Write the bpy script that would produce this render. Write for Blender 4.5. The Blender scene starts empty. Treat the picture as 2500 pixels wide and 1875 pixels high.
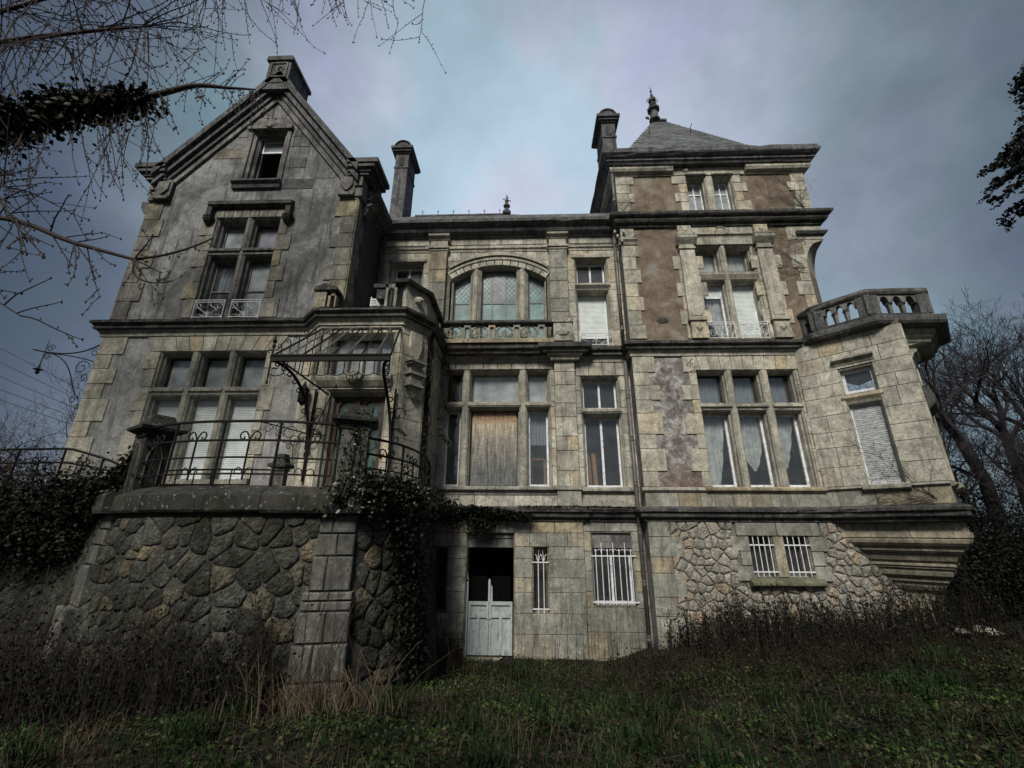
import bpy, math, random
from mathutils import Vector, Matrix
import numpy as np
R=math.radians; PI=math.pi
rnd=random.Random(7)
S=bpy.context.scene; COL=S.collection
# ------------------------------------------------------------------ camera
H=2.63
p_=R(19.05); yw=R(1.96); ro=R(0.28)
fw=Vector((-math.sin(yw)*math.cos(p_),math.cos(yw)*math.cos(p_),math.sin(p_)))
rt=Vector((math.cos(yw),math.sin(yw),0)); up=rt.cross(fw)
rt2=rt*math.cos(ro)+up*math.sin(ro); up2=up*math.cos(ro)-rt*math.sin(ro)
cam=bpy.data.cameras.new('camera'); camo=bpy.data.objects.new('camera',cam); COL.objects.link(camo)
cam.lens=0.42*36; cam.sensor_width=36; cam.clip_end=3000; cam.clip_start=.05
camo.matrix_world=Matrix(((rt2.x,up2.x,-fw.x,0),(rt2.y,up2.y,-fw.y,0),(rt2.z,up2.z,-fw.z,H),(0,0,0,1)))
S.camera=camo
# ------------------------------------------------------------------ light
SUN_EL,SUN_AZ=44,-168     # azimuth of the sun measured from +Y clockwise
sd=Vector((math.sin(R(SUN_AZ))*math.cos(R(SUN_EL)),math.cos(R(SUN_AZ))*math.cos(R(SUN_EL)),math.sin(R(SUN_EL))))
sl=bpy.data.lights.new('sun','SUN'); sl.energy=1.5; sl.angle=R(16); sl.color=(1,.95,.86)
so=bpy.data.objects.new('sun',sl); COL.objects.link(so); so.rotation_euler=(-sd).to_track_quat('-Z','Y').to_euler(); so.location=(0,-20,40)
S.view_settings.view_transform='Standard'; S.view_settings.look='None'; S.view_settings.exposure=1.42; S.view_settings.gamma=1
W=bpy.data.worlds.new('World'); S.world=W; W.use_nodes=True
nt=W.node_tree; nt.nodes.clear()
def N(t,typ,**k):
    n=t.nodes.new(typ)
    for a,b in k.items():
        if a in n.inputs.keys() if hasattr(n,'inputs') else False: n.inputs[a].default_value=b
        else: setattr(n,a,b)
    return n
def ramp(t,src,stops,interp='LINEAR'):
    r=t.nodes.new('ShaderNodeValToRGB'); r.color_ramp.interpolation=interp
    e=r.color_ramp.elements
    while len(e)<len(stops): e.new(.5)
    for i,(p,c) in enumerate(stops):
        e[i].position=p; e[i].color=(c,c,c,1) if not hasattr(c,'__len__') else (*c,1)
    t.links.new(src,r.inputs[0]); return r.outputs[0]
def mix(t,f,a,b,mode='MIX'):
    m=t.nodes.new('ShaderNodeMix'); m.data_type='RGBA'; m.blend_type=mode
    for ix,v in ((0,f),(6,a),(7,b)):
        inp=m.inputs[ix]
        if isinstance(v,bpy.types.NodeSocket): t.links.new(v,inp)
        elif ix==0: inp.default_value=float(v)
        elif hasattr(v,'__len__'): inp.default_value=(*v,1)[:4]
        else: inp.default_value=(v,v,v,1)
    return m.outputs[2]
sky=N(nt,'ShaderNodeTexSky',sky_type='NISHITA',sun_disc=False,sun_elevation=R(SUN_EL),sun_rotation=R(SUN_AZ),dust_density=3)
tc=N(nt,'ShaderNodeTexCoord')
n1=N(nt,'ShaderNodeTexNoise',Scale=2.6,Detail=8.,Roughness=.6); nt.links.new(tc.outputs['Generated'],n1.inputs['Vector'])
mp=N(nt,'ShaderNodeMapping'); mp.inputs['Location'].default_value=(3.1,1.7,.4); nt.links.new(tc.outputs['Generated'],mp.inputs[0])
n2=N(nt,'ShaderNodeTexNoise',Scale=3.2,Detail=3.,Roughness=.5); nt.links.new(mp.outputs[0],n2.inputs['Vector'])
# broad thin spot in the cloud cover above the roofs
dt=nt.nodes.new('ShaderNodeVectorMath'); dt.operation='DOT_PRODUCT'; nm=nt.nodes.new('ShaderNodeVectorMath'); nm.operation='NORMALIZE'; nt.links.new(tc.outputs['Generated'],nm.inputs[0]); nt.links.new(nm.outputs[0],dt.inputs[0]); dt.inputs[1].default_value=Vector((.03,.84,.54)).normalized()
dd_=N(nt,'ShaderNodeMath',operation='MULTIPLY_ADD'); dd_.inputs[1].default_value=.30; nt.links.new(n1.outputs[0],dd_.inputs[0]); nt.links.new(dt.outputs['Value'],dd_.inputs[2])
sz_=nt.nodes.new('ShaderNodeSeparateXYZ'); nt.links.new(nm.outputs[0],sz_.inputs[0]); hz_=N(nt,'ShaderNodeMapRange'); hz_.inputs[1].default_value=.42; hz_.inputs[2].default_value=.0; hz_.inputs[3].default_value=0; hz_.inputs[4].default_value=.14; nt.links.new(sz_.outputs[2],hz_.inputs[0])
d2_=N(nt,'ShaderNodeMath',operation='ADD'); nt.links.new(dd_.outputs[0],d2_.inputs[0]); nt.links.new(hz_.outputs[0],d2_.inputs[1])
mr_=N(nt,'ShaderNodeMapRange'); mr_.inputs[1].default_value=.74; mr_.inputs[2].default_value=1.19; nt.links.new(d2_.outputs[0],mr_.inputs[0])
clouds=ramp(nt,mr_.outputs[0],[(.0,(.016,.024,.034)),(.25,(.042,.057,.070)),(.5,(.102,.124,.148)),(.75,(.200,.222,.272)),(1.,(.285,.303,.365))],'B_SPLINE')
tint=ramp(nt,n2.outputs[0],[(.36,(1.0,.93,1.07)),(.5,(1,1,1)),(.64,(.86,1.05,1.03))])
cl=mix(nt,1.,clouds,tint,'MULTIPLY')
skys=mix(nt,1.,sky.outputs[0],(.05,.05,.05),'MULTIPLY')
cc=mix(nt,.88,skys,cl)
bg=N(nt,'ShaderNodeBackground'); bg.inputs[1].default_value=1.0
# the sky node's share is scaled to 0.07, the cloud layer is painted over it
nt.links.new(cc,bg.inputs[0]); ow=N(nt,'ShaderNodeOutputWorld'); nt.links.new(bg.outputs[0],ow.inputs[0])
# ------------------------------------------------------------------ materials
MATS={}
def newmat(name):
    m=bpy.data.materials.new(name); m.use_nodes=True; t=m.node_tree
    b=t.nodes['Principled BSDF']; b.inputs['Roughness'].default_value=.85; b.inputs['Specular IOR Level'].default_value=.25
    MATS[name]=m; return m,t,b
def noise(t,scale,detail=4,rough=.6,vec=None,stretch=None,dist=0):
    g=t.nodes.new('ShaderNodeNewGeometry') if vec is None else None
    v=g.outputs['Position'] if vec is None else vec
    if stretch:
        mm=t.nodes.new('ShaderNodeMapping'); mm.inputs['Scale'].default_value=stretch; t.links.new(v,mm.inputs[0]); v=mm.outputs[0]
    n=N(t,'ShaderNodeTexNoise',Scale=scale,Detail=float(detail),Roughness=rough,Distortion=float(dist)); t.links.new(v,n.inputs['Vector']); return n.outputs[0]
def stone(name,col,var=.25,grime=.6,dark=(.045,.045,.045),warm=None,moss=0,bump=.35,fine=22,lichen=0,streak=True,gscale=.9,rock=0):
    m,t,b=newmat(name)
    oi=t.nodes.new('ShaderNodeObjectInfo')
    lo=tuple(c*(1-var) for c in col); hi=tuple(min(1,c*(1+var)) for c in col)
    c=ramp(t,oi.outputs['Random'],[(0,lo),(.4,col),(.72,hi),(.9,warm or hi),(1,hi)])
    f=noise(t,fine,6,.75); c=mix(t,.75,c,ramp(t,f,[(.28,.32),(.5,1.),(.72,1.55)]),'MULTIPLY')
    m2=noise(t,4.2,7,.72,dist=.8); c=mix(t,.8,c,ramp(t,m2,[(.30,.36),(.5,1.),(.68,1.4)]),'MULTIPLY')
    g=noise(t,gscale,9,.70,dist=.7); gm=ramp(t,g,[(.44,0.),(.54,grime*.55),(.66,grime)]); c=mix(t,gm,c,dark)
    if streak:
        s=noise(t,2.4,7,.72,stretch=(2.8,2.8,.30)); sm=ramp(t,s,[(.50,0.),(.62,grime*.9)]); c=mix(t,sm,c,dark)
    if moss:
        q=noise(t,1.7,7,.75); c=mix(t,ramp(t,q,[(.5,0.),(.66,moss)]),c,(.05,.055,.018))
    if lichen:
        q=noise(t,11,6,.7); c=mix(t,ramp(t,q,[(.60,0.),(.66,lichen)]),c,(.36,.37,.34))
    t.links.new(c,b.inputs['Base Color'])
    bp=N(t,'ShaderNodeBump',Strength=bump,Distance=.03); q=noise(t,fine*1.3,8,.8); t.links.new(q,bp.inputs['Height']); t.links.new(bp.outputs[0],b.inputs['Normal'])
    if rock:
        b2=N(t,'ShaderNodeBump',Strength=1.,Distance=rock); v=N(t,'ShaderNodeTexVoronoi',Scale=16.); v.feature='F1'; g2=t.nodes.new('ShaderNodeNewGeometry'); ds=noise(t,6,4,.6); ad=t.nodes.new('ShaderNodeVectorMath'); ad.operation='ADD'; t.links.new(g2.outputs['Position'],ad.inputs[0]); sc_=t.nodes.new('ShaderNodeVectorMath'); sc_.operation='SCALE'; sc_.inputs['Scale'].default_value=.25; t.links.new(ds,sc_.inputs[0]); t.links.new(sc_.outputs[0],ad.inputs[1]); t.links.new(ad.outputs[0],v.inputs['Vector']); t.links.new(v.outputs['Distance'],b2.inputs['Height']); t.links.new(b2.outputs[0],bp.inputs['Normal'])
    return m
M=MATS
stone('ashlar',(.425,.41,.345),.17,.5,(.085,.085,.078),warm=(.43,.37,.26))
stone('quoin',(.415,.398,.33),.18,.45,(.08,.08,.072),warm=(.45,.385,.26))
stone('quoin_grey',(.215,.21,.180),.2,.75,(.045,.045,.045),warm=(.29,.26,.17),gscale=1.2)
stone('ashlar_low',(.29,.288,.25),.15,.6,(.065,.068,.06),warm=(.35,.29,.19),moss=.2)
stone('moulding',(.36,.348,.29),.10,.6,(.075,.075,.07))
stone('moulding_grey',(.18,.178,.168),.12,.85,(.032,.032,.034),gscale=1.3)
stone('cornice_dark',(.075,.074,.072),.1,.85,(.012,.012,.013),lichen=.4,gscale=1.6)
stone('roof_cornice',(.115,.117,.122),.1,.8,(.022,.023,.026),lichen=.4,gscale=1.3)
stone('render_grey',(.235,.242,.243),.03,.85,(.045,.046,.050),fine=30,bump=.3,gscale=.75)
stone('gable_stone',(.185,.188,.185),.16,.85,(.035,.036,.04),fine=24,bump=.4,gscale=1.1,warm=(.22,.20,.16))
stone('render_light',(.33,.335,.325),.03,.7,(.12,.122,.125),fine=24,bump=.35,gscale=.9)
stone('rubble',(.30,.285,.25),.2,.45,(.06,.06,.055),warm=(.38,.29,.20),bump=.8,fine=14,streak=False,rock=.02)
stone('rubble_mossy_shaded',(.078,.080,.071),.45,.95,(.006,.007,.005),warm=(.20,.165,.11),moss=.45,bump=1.,fine=11,streak=False,lichen=.2,gscale=.8,rock=.07)  # mossy stone, its tone lowered further to stand in for shade
stone('coping_dark',(.038,.038,.035),.15,.8,(.010,.010,.010),lichen=.6,moss=.3)
stone('pier_stone',(.105,.105,.097),.2,.7,(.03,.03,.027),moss=.35,lichen=.3)
stone('mortar',(.06,.058,.05),.0,.5,(.02,.02,.02),bump=.5)
stone('mortar_light',(.17,.165,.14),.0,.5,(.04,.04,.038),bump=.4)
stone('interior',(.07,.068,.065),.0,.3,(.03,.03,.03))
stone('slate',(.145,.155,.165),.45,.5,(.05,.055,.05),lichen=.85,fine=34,streak=False,bump=.8)
stone('carved',(.34,.33,.28),.05,.3,(.08,.08,.07))
stone('sill_moss',(.13,.135,.09),.05,.6,(.05,.05,.03),moss=.7)
def mottled():
    m,t,b=newmat('render_mottled')
    a=noise(t,4.6,9,.78,dist=.5); z=noise(t,1.6,4,.6)
    z2=noise(t,1.1,7,.75); c=ramp(t,a,[(.38,(.07,.062,.058)),(.5,(.21,.20,.19)),(.60,(.44,.44,.42))]); c=mix(t,ramp(t,z2,[(.46,0.),(.62,.6)]),c,(.12,.11,.11))
    g=t.nodes.new('ShaderNodeNewGeometry'); s=t.nodes.new('ShaderNodeSeparateXYZ'); t.links.new(g.outputs['Position'],s.inputs[0])
    mr=N(t,'ShaderNodeMapRange'); mr.inputs[1].default_value=3.6; mr.inputs[2].default_value=5.2; t.links.new(s.outputs[2],mr.inputs[0])
    ad=t.nodes.new('ShaderNodeMath'); ad.operation='ADD'; t.links.new(mr.outputs[0],ad.inputs[0]); t.links.new(z,ad.inputs[1])
    c=mix(t,ramp(t,ad.outputs[0],[(.6,.85),(1.1,0.)]),c,(.11,.065,.05))
    t.links.new(c,b.inputs['Base Color']); bp=N(t,'ShaderNodeBump',Strength=.5,Distance=.04); t.links.new(a,bp.inputs['Height']); t.links.new(bp.outputs[0],b.inputs['Normal'])
mottled()
def brown():
    m,t,b=newmat('render_brown')
    a=noise(t,2.2,10,.72,dist=.4); z=noise(t,26,6,.8); w=noise(t,5,8,.8)
    c=ramp(t,a,[(.34,(.085,.068,.052)),(.46,(.145,.115,.085)),(.55,(.190,.150,.110)),(.64,(.235,.225,.205))])
    c=mix(t,.7,c,ramp(t,z,[(.3,.45),(.5,1.),(.72,1.6)]),'MULTIPLY'); c=mix(t,ramp(t,w,[(.56,0.),(.64,.5)]),c,(.06,.052,.045))
    t.links.new(c,b.inputs['Base Color']); bp=N(t,'ShaderNodeBump',Strength=.6,Distance=.03); t.links.new(z,bp.inputs['Height']); t.links.new(bp.outputs[0],b.inputs['Normal'])
brown()
def simple(name,col,rough=.7,metal=0,vs=8,vary=.5,dirt=None,spec=.3,stretch=None):
    m,t,b=newmat(name)
    n=noise(t,vs,5,.65,stretch=stretch); c=mix(t,vary,col,ramp(t,n,[(.3,.35),(.7,1.35)]),'MULTIPLY')
    if dirt: c=mix(t,ramp(t,noise(t,vs*2.2,5,.7),[(.55,0.),(.68,.9)]),c,dirt)
    t.links.new(c,b.inputs['Base Color']); b.inputs['Roughness'].default_value=rough; b.inputs['Metallic'].default_value=metal; b.inputs['Specular IOR Level'].default_value=spec
    return m
simple('white_paint',(.70,.72,.76),.55,dirt=(.16,.15,.13),vs=6)
simple('white_iron',(.66,.67,.70),.45,vs=14,dirt=(.22,.18,.15))
simple('shutter',(.66,.72,.72),.5,vs=3,vary=.3,spec=.4)
simple('shutter_worn',(.46,.48,.49),.6,vs=7,vary=1.,dirt=(.07,.07,.075),stretch=(1,1,6))
simple('black_iron',(.009,.0085,.009),.7,vs=20,spec=.2)
simple('rusty_iron',(.022,.017,.015),.6,vs=20,dirt=(.07,.05,.035))
simple('zinc_pipe',(.10,.095,.09),.5,vs=5,dirt=(.04,.035,.03),spec=.5)
simple('dark_wood',(.055,.032,.022),.5,vs=9,stretch=(5,5,.6))
simple('blue_door',(.33,.375,.38),.65,vs=5,dirt=(.10,.12,.12),stretch=(3,3,.6))
simple('orange_wood',(.38,.20,.09),.6,vs=10)
simple('bark',(.035,.028,.027),.9,vs=16)
simple('bark_far',(.030,.026,.030),.9,vs=6)
simple('bark_mossy',(.04,.04,.02),.9,vs=5)
simple('twig_red',(.035,.021,.016),.85,vs=10)
simple('straw',(.07,.052,.032),.85,vs=5)
simple('straw_pale',(.11,.082,.052),.85,vs=5)
simple('stalk_dark',(.017,.013,.011),.9,vs=5)
simple('creeper_bark',(.10,.09,.07),.9,vs=8)
simple('curtain',(.70,.72,.68),.9,vs=3,vary=.35)
simple('lace',(.62,.66,.66),.9,vs=6,vary=.6)
simple('backing_skygrey',(.30,.34,.38),.9,vs=1.4,vary=.4)  # sheet colour behind panes, standing in for sky reflected in the glass
simple('cable',(.03,.03,.035),.7)
simple('ceramic',(.6,.6,.6),.35)
simple('snag_wall',(.4,.4,.37),.8)
def ply():
    m,t,b=newmat('plywood')
    g=t.nodes.new('ShaderNodeNewGeometry'); s=t.nodes.new('ShaderNodeSeparateXYZ'); t.links.new(g.outputs['Position'],s.inputs[0])
    st=noise(t,9,6,.7,stretch=(3,1,.25)); hz=noise(t,7,4,.6,stretch=(1,1,5))
    mr=N(t,'ShaderNodeMapRange'); mr.inputs[1].default_value=3.8; mr.inputs[2].default_value=5.9; t.links.new(s.outputs[2],mr.inputs[0])
    ad=t.nodes.new('ShaderNodeMath'); ad.operation='MULTIPLY_ADD'; ad.inputs[1].default_value=.35; t.links.new(st,ad.inputs[0]); t.links.new(mr.outputs[0],ad.inputs[2])
    c=ramp(t,ad.outputs[0],[(.35,(.12,.125,.125)),(.75,(.26,.245,.21)),(1.0,(.42,.36,.26)),(1.18,(.30,.20,.13))])
    c=mix(t,.9,c,ramp(t,st,[(.33,.35),(.62,1.35)]),'MULTIPLY'); c=mix(t,.5,c,ramp(t,hz,[(.35,.55),(.6,1.2)]),'MULTIPLY')
    t.links.new(c,b.inputs['Base Color'])
ply()
def glass(name,tint,mx,rough=.04):
    m,t,b=newmat(name)
    b.inputs['Base Color'].default_value=(*tint,1); b.inputs['Roughness'].default_value=.6
    n=noise(t,2.5,5,.6); c=mix(t,.8,tint,ramp(t,n,[(.3,.4),(.7,1.5)]),'MULTIPLY'); t.links.new(c,b.inputs['Base Color'])
    tr=t.nodes.new('ShaderNodeBsdfTransparent'); tr.inputs[0].default_value=(.94,.95,.95,1); gl=t.nodes.new('ShaderNodeBsdfGlossy'); gl.inputs['Roughness'].default_value=rough
    l0=t.nodes.new('ShaderNodeLayerWeight'); l0.inputs[0].default_value=.5; pw=N(t,'ShaderNodeMath',operation='POWER'); pw.inputs[1].default_value=3.5; t.links.new(l0.outputs['Facing'],pw.inputs[0]); lw=N(t,'ShaderNodeMath',operation='MULTIPLY_ADD'); lw.inputs[1].default_value=.7; lw.inputs[2].default_value=.09; t.links.new(pw.outputs[0],lw.inputs[0])
    bp=N(t,'ShaderNodeBump',Strength=.12,Distance=.02); t.links.new(noise(t,4,2),bp.inputs['Height']); t.links.new(bp.outputs[0],gl.inputs['Normal'])
    m1=t.nodes.new('ShaderNodeMixShader'); m1.inputs[0].default_value=mx; t.links.new(tr.outputs[0],m1.inputs[1]); t.links.new(b.outputs[0],m1.inputs[2])
    m2=t.nodes.new('ShaderNodeMixShader'); t.links.new(lw.outputs[0],m2.inputs[0]); t.links.new(m1.outputs[0],m2.inputs[1]); t.links.new(gl.outputs[0],m2.inputs[2])
    t.links.new(m2.outputs[0],t.nodes['Material Output'].inputs[0])
glass('pane_clear',(.20,.22,.24),.10); glass('pane_skypale',(.34,.385,.40),.62); glass('pane_teal',(.20,.32,.33),.8,.15); glass('pane_violet',(.21,.22,.27),.8,.15)  # blue-grey film of the pale panes stands in for reflected sky
glass('pane_green',(.05,.10,.08),.75,.15); glass('pane_canopy',(.16,.18,.18),.10,.1)
def leafmat(name,a,b_,c_,sc=30,rough=.55):
    m,t,b=newmat(name)
    g=t.nodes.new('ShaderNodeNewGeometry')
    v=N(t,'ShaderNodeTexWhiteNoise'); sn=t.nodes.new('ShaderNodeVectorMath'); sn.operation='SNAP'; sn.inputs[1].default_value=(.05,.05,.05); t.links.new(g.outputs['Position'],sn.inputs[0]); t.links.new(sn.outputs[0],v.inputs['Vector'])
    big=noise(t,.8,3,.6)
    c=ramp(t,v.outputs[0],[(0,a),(.55,b_),(1,c_)]); c=mix(t,.9,c,ramp(t,big,[(.38,.25),(.62,1.6)]),'MULTIPLY')
    t.links.new(c,b.inputs['Base Color']); b.inputs['Roughness'].default_value=rough; b.inputs['Specular IOR Level'].default_value=(.35 if name=='ivy_leaf' else .12)
leafmat('ivy_leaf',(.006,.009,.005),(.013,.018,.009),(.045,.055,.032),rough=.4)
leafmat('ivy_dark',(.004,.005,.004),(.007,.009,.006),(.015,.018,.011))
leafmat('leaf_green',(.005,.011,.003),(.012,.026,.005),(.042,.062,.016))
leafmat('grass_blade',(.004,.010,.003),(.010,.027,.007),(.030,.055,.016))
leafmat('dead_leaf',(.014,.010,.006),(.026,.018,.011),(.055,.043,.026))
leafmat('needle',(.006,.008,.007),(.010,.014,.010),(.018,.024,.015))
leafmat('bush_brown',(.02,.014,.010),(.035,.02,.014),(.05,.03,.02))
stone('soil',(.010,.010,.006),.0,.6,(.008,.008,.005),moss=.6,streak=False,bump=.8)
# ------------------------------------------------------------------ object helpers
WL={}
def wl(o): return WL.get(o.name,Vector((0,0,0)))
def thing(name,label,cat,loc=(0,0,0),group=None):
    o=bpy.data.objects.new(name,None); COL.objects.link(o); o.location=loc; o.empty_display_size=.2
    o['label']=label; o['category']=cat; o['kind']='thing'
    if group: o['group']=group
    WL[o.name]=Vector(loc); return o
def place(o,parent,loc):
    COL.objects.link(o); WL[o.name]=Vector(loc)
    if parent is not None: o.parent=parent; o.location=Vector(loc)-wl(parent)
    else: o.location=loc
def tag(o,label=None,cat=None,group=None,kind=None):
    if label:o['label']=label
    if cat:o['category']=cat
    if group:o['group']=group
    if kind:o['kind']=kind
    return o
class MB:
    def __init__(s): s.v=[]; s.f=[]
    def add(s,vs,fs):
        b=len(s.v); s.v+= [tuple(v) for v in vs]; s.f+=[tuple(i+b for i in f) for f in fs]; return s
    def box(s,x0,x1,y0,y1,z0,z1):
        return s.add([(x0,y0,z0),(x1,y0,z0),(x1,y1,z0),(x0,y1,z0),(x0,y0,z1),(x1,y0,z1),(x1,y1,z1),(x0,y1,z1)],
            [(0,3,2,1),(4,5,6,7),(0,1,5,4),(1,2,6,5),(2,3,7,6),(3,0,4,7)])
    def pbox(s,pl,u0,u1,w0,w1,z0,z1):
        P=pl.P
        return s.add([P(u0,w1,z0),P(u1,w1,z0),P(u1,w0,z0),P(u0,w0,z0),P(u0,w1,z1),P(u1,w1,z1),P(u1,w0,z1),P(u0,w0,z1)],
            [(0,3,2,1),(4,5,6,7),(0,1,5,4),(1,2,6,5),(2,3,7,6),(3,0,4,7)])
    def prism(s,pts,fn,a,b):      # pts 2D, fn(p,t)->xyz
        n=len(pts); vs=[fn(p,a) for p in pts]+[fn(p,b) for p in pts]
        return s.add(vs,[tuple(range(n))[::-1],tuple(range(n,2*n))]+[(i,(i+1)%n,n+(i+1)%n,n+i) for i in range(n)])
    def tube(s,pts,r,n=6,r1=None,cap=True):
        pts=[Vector(p) for p in pts]; m=len(pts)
        if m<2: return s
        t0=(pts[1]-pts[0]).normalized(); ref=Vector((0,0,1)) if abs(t0.z)<.9 else Vector((1,0,0))
        vs=[]; nrm=(ref-t0*ref.dot(t0)).normalized()
        for i,p in enumerate(pts):
            t=(pts[min(i+1,m-1)]-pts[max(i-1,0)]); t=t.normalized() if t.length>1e-9 else t0
            nrm=(nrm-t*nrm.dot(t)); nrm=nrm.normalized() if nrm.length>1e-6 else t.orthogonal().normalized()
            bn=t.cross(nrm); rr=r if r1 is None else r+(r1-r)*i/(m-1)
            for k in range(n):
                a=2*PI*k/n; vs.append(p+(nrm*math.cos(a)+bn*math.sin(a))*rr)
        fs=[(i*n+k,i*n+(k+1)%n,(i+1)*n+(k+1)%n,(i+1)*n+k) for i in range(m-1) for k in range(n)]
        if cap: fs+= [tuple(range(n))[::-1],tuple(range((m-1)*n,m*n))]
        return s.add(vs,fs)
    def lathe(s,c,prof,n=10,sq=False):
        c=Vector(c); vs=[]; 
        for r,z in prof:
            for k in range(n):
                a=2*PI*(k+(.5 if sq else 0))/n; vs.append(c+Vector((r*math.cos(a),r*math.sin(a),z)))
        m=len(prof); fs=[(i*n+k,i*n+(k+1)%n,(i+1)*n+(k+1)%n,(i+1)*n+k) for i in range(m-1) for k in range(n)]
        fs+=[tuple(range(n))[::-1],tuple(range((m-1)*n,m*n))]; return s.add(vs,fs)
    def blob(s,c,r,sq=(1,1,1),n=6):
        c=Vector(c); prof=[(math.sin(PI*i/4)*r+1e-4,-math.cos(PI*i/4)*r) for i in range(5)]; b=len(s.v); s.lathe((0,0,0),prof,n)
        for i in range(b,len(s.v)):
            v=s.v[i]; s.v[i]=(c.x+v[0]*sq[0],c.y+v[1]*sq[1],c.z+v[2]*sq[2])
        return s
    def build(s,name,mat,parent=None,smooth=False,origin=None,base=False):
        if not s.v: return None
        a=np.array(s.v,float); c=(a.min(0)+a.max(0))/2
        if base: c[2]=a[:,2].min()
        if origin is not None: c=np.array(origin,float)
        me=bpy.data.meshes.new(name); me.from_pydata((a-c).tolist(),[],s.f); me.materials.append(MATS[mat]); me.validate()
        if smooth: me.shade_smooth()
        o=bpy.data.objects.new(name,me); place(o,parent,c); return o
def fast(name,V,F,mat,parent=None,smooth=False,k=3):
    """numpy verts (n,3), faces (m,k)"""
    V=np.asarray(V,np.float32); F=np.asarray(F,np.int32); c=(V.min(0)+V.max(0))/2; V=V-c
    me=bpy.data.meshes.new(name); me.vertices.add(len(V)); me.vertices.foreach_set('co',V.ravel())
    me.loops.add(F.size); me.loops.foreach_set('vertex_index',F.ravel()); me.polygons.add(len(F))
    me.polygons.foreach_set('loop_start',np.arange(0,F.size,k,dtype=np.int32)); me.polygons.foreach_set('loop_total',np.full(len(F),k,np.int32))
    me.update(calc_edges=True); me.materials.append(MATS[mat])
    if smooth: me.shade_smooth()
    o=bpy.data.objects.new(name,me); place(o,parent,c.tolist()); return o
class Plane:
    def __init__(s,x,y,deg): s.o=(x,y); s.a=R(deg); s.c=math.cos(s.a); s.s=math.sin(s.a)
    def P(s,u,w,z): return (s.o[0]+u*s.c+w*s.s, s.o[1]+u*s.s-w*s.c, z)
    def shift(s,w): q=Plane(0,0,0); q.a=s.a;q.c=s.c;q.s=s.s; q.o=s.P(0,w,0)[:2]; return q
_cache={}
def block(parent,name,pl,u0,u1,z0,z1,proud,mat,ch=.007,label=None,back=0.,j=0):
    u0+=rnd.uniform(-.002,.002); u1+=rnd.uniform(-.002,.002); w=u1-u0; h=z1-z0
    if w<.02 or h<.02: return
    pr=proud+rnd.uniform(-.4,.4)*min(.006,proud*.4)
    key=(name.split('.')[0],round(w,2),round(h,2),round(pr,3),mat,ch,back)
    me=_cache.get(key)
    if me is None:
        a,b=w/2,h/2; c=min(ch,a*.4,b*.4)
        vs=[(-a,back,-b),(a,back,-b),(a,back,b),(-a,back,b),(-a,-pr+c,-b),(a,-pr+c,-b),(a,-pr+c,b),(-a,-pr+c,b),(-a+c,-pr,-b+c),(a-c,-pr,-b+c),(a-c,-pr,b-c),(-a+c,-pr,b-c)]
        fs=[(0,1,5,4),(1,2,6,5),(2,3,7,6),(3,0,4,7),(4,5,9,8),(5,6,10,9),(6,7,11,10),(7,4,8,11),(8,9,10,11)]
        me=bpy.data.meshes.new(name); me.from_pydata(vs,[],fs); me.materials.append(MATS[mat]); _cache[key]=me
    o=bpy.data.objects.new(name,me); place(o,parent,pl.P((u0+u1)/2,0,(z0+z1)/2)); o.rotation_euler=(0,0,pl.a)
    if label: o['label']=label
    return o
def frustum(parent,name,fn,pts,w0,w1,inset,mat,bulge=0,jit=0,soft=False,into=None):
    """stone with polygon outline pts (u,z), from depth w0 to w1"""
    if soft:
        q=[]
        for i in range(len(pts)):
            a,b=pts[i],pts[(i+1)%len(pts)]; l=math.hypot(b[0]-a[0],b[1]-a[1])
            if l<.07: q.append(((a[0]+b[0])/2,(a[1]+b[1])/2))
            else:
                k=min(.3,.032/l*1.2); q+=[(a[0]+(b[0]-a[0])*k,a[1]+(b[1]-a[1])*k),(b[0]+(a[0]-b[0])*k,b[1]+(a[1]-b[1])*k)]
                if l>.22: q.insert(-1,((a[0]+b[0])/2+rnd.uniform(-.012,.012),(a[1]+b[1])/2+rnd.uniform(-.012,.012)))
        pts=q
    cu=sum(p[0] for p in pts)/len(pts); cz=sum(p[1] for p in pts)/len(pts)
    rad=max(.02,sum(math.hypot(p[0]-cu,p[1]-cz) for p in pts)/len(pts)); k=max(.3,1-inset/rad)
    n=len(pts); mb=MB() if into is None else into; j=lambda:rnd.uniform(-jit,jit)
    vs=[fn(u,w0,z) for u,z in pts]+[fn(cu+(u-cu)*k,w1+j(),cz+(z-cz)*k) for u,z in pts]
    if bulge:
        vs+=[fn(cu+(u-cu)*k*.55,w1+bulge+j(),cz+(z-cz)*k*.55) for u,z in pts]
        fs=[(i,(i+1)%n,n+(i+1)%n,n+i) for i in range(n)]+[(n+i,n+(i+1)%n,2*n+(i+1)%n,2*n+i) for i in range(n)]+[tuple(range(2*n,3*n))]
    else: fs=[(i,(i+1)%n,n+(i+1)%n,n+i) for i in range(n)]+[tuple(range(n,2*n))]
    mb.add(vs,fs)
    if into is not None: return
    return mb.build(name,mat,parent,origin=fn(cu,w0,cz),smooth=soft)
def subtract(u0,u1,holes):
    iv=[(u0,u1)]
    for a,b in holes:
        nv=[]
        for s_,e in iv:
            if b<=s_ or a>=e: nv.append((s_,e)); continue
            if a>s_: nv.append((s_,a))
            if b<e: nv.append((b,e))
        iv=nv
    return [i for i in iv if i[1]-i[0]>.03]
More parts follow.
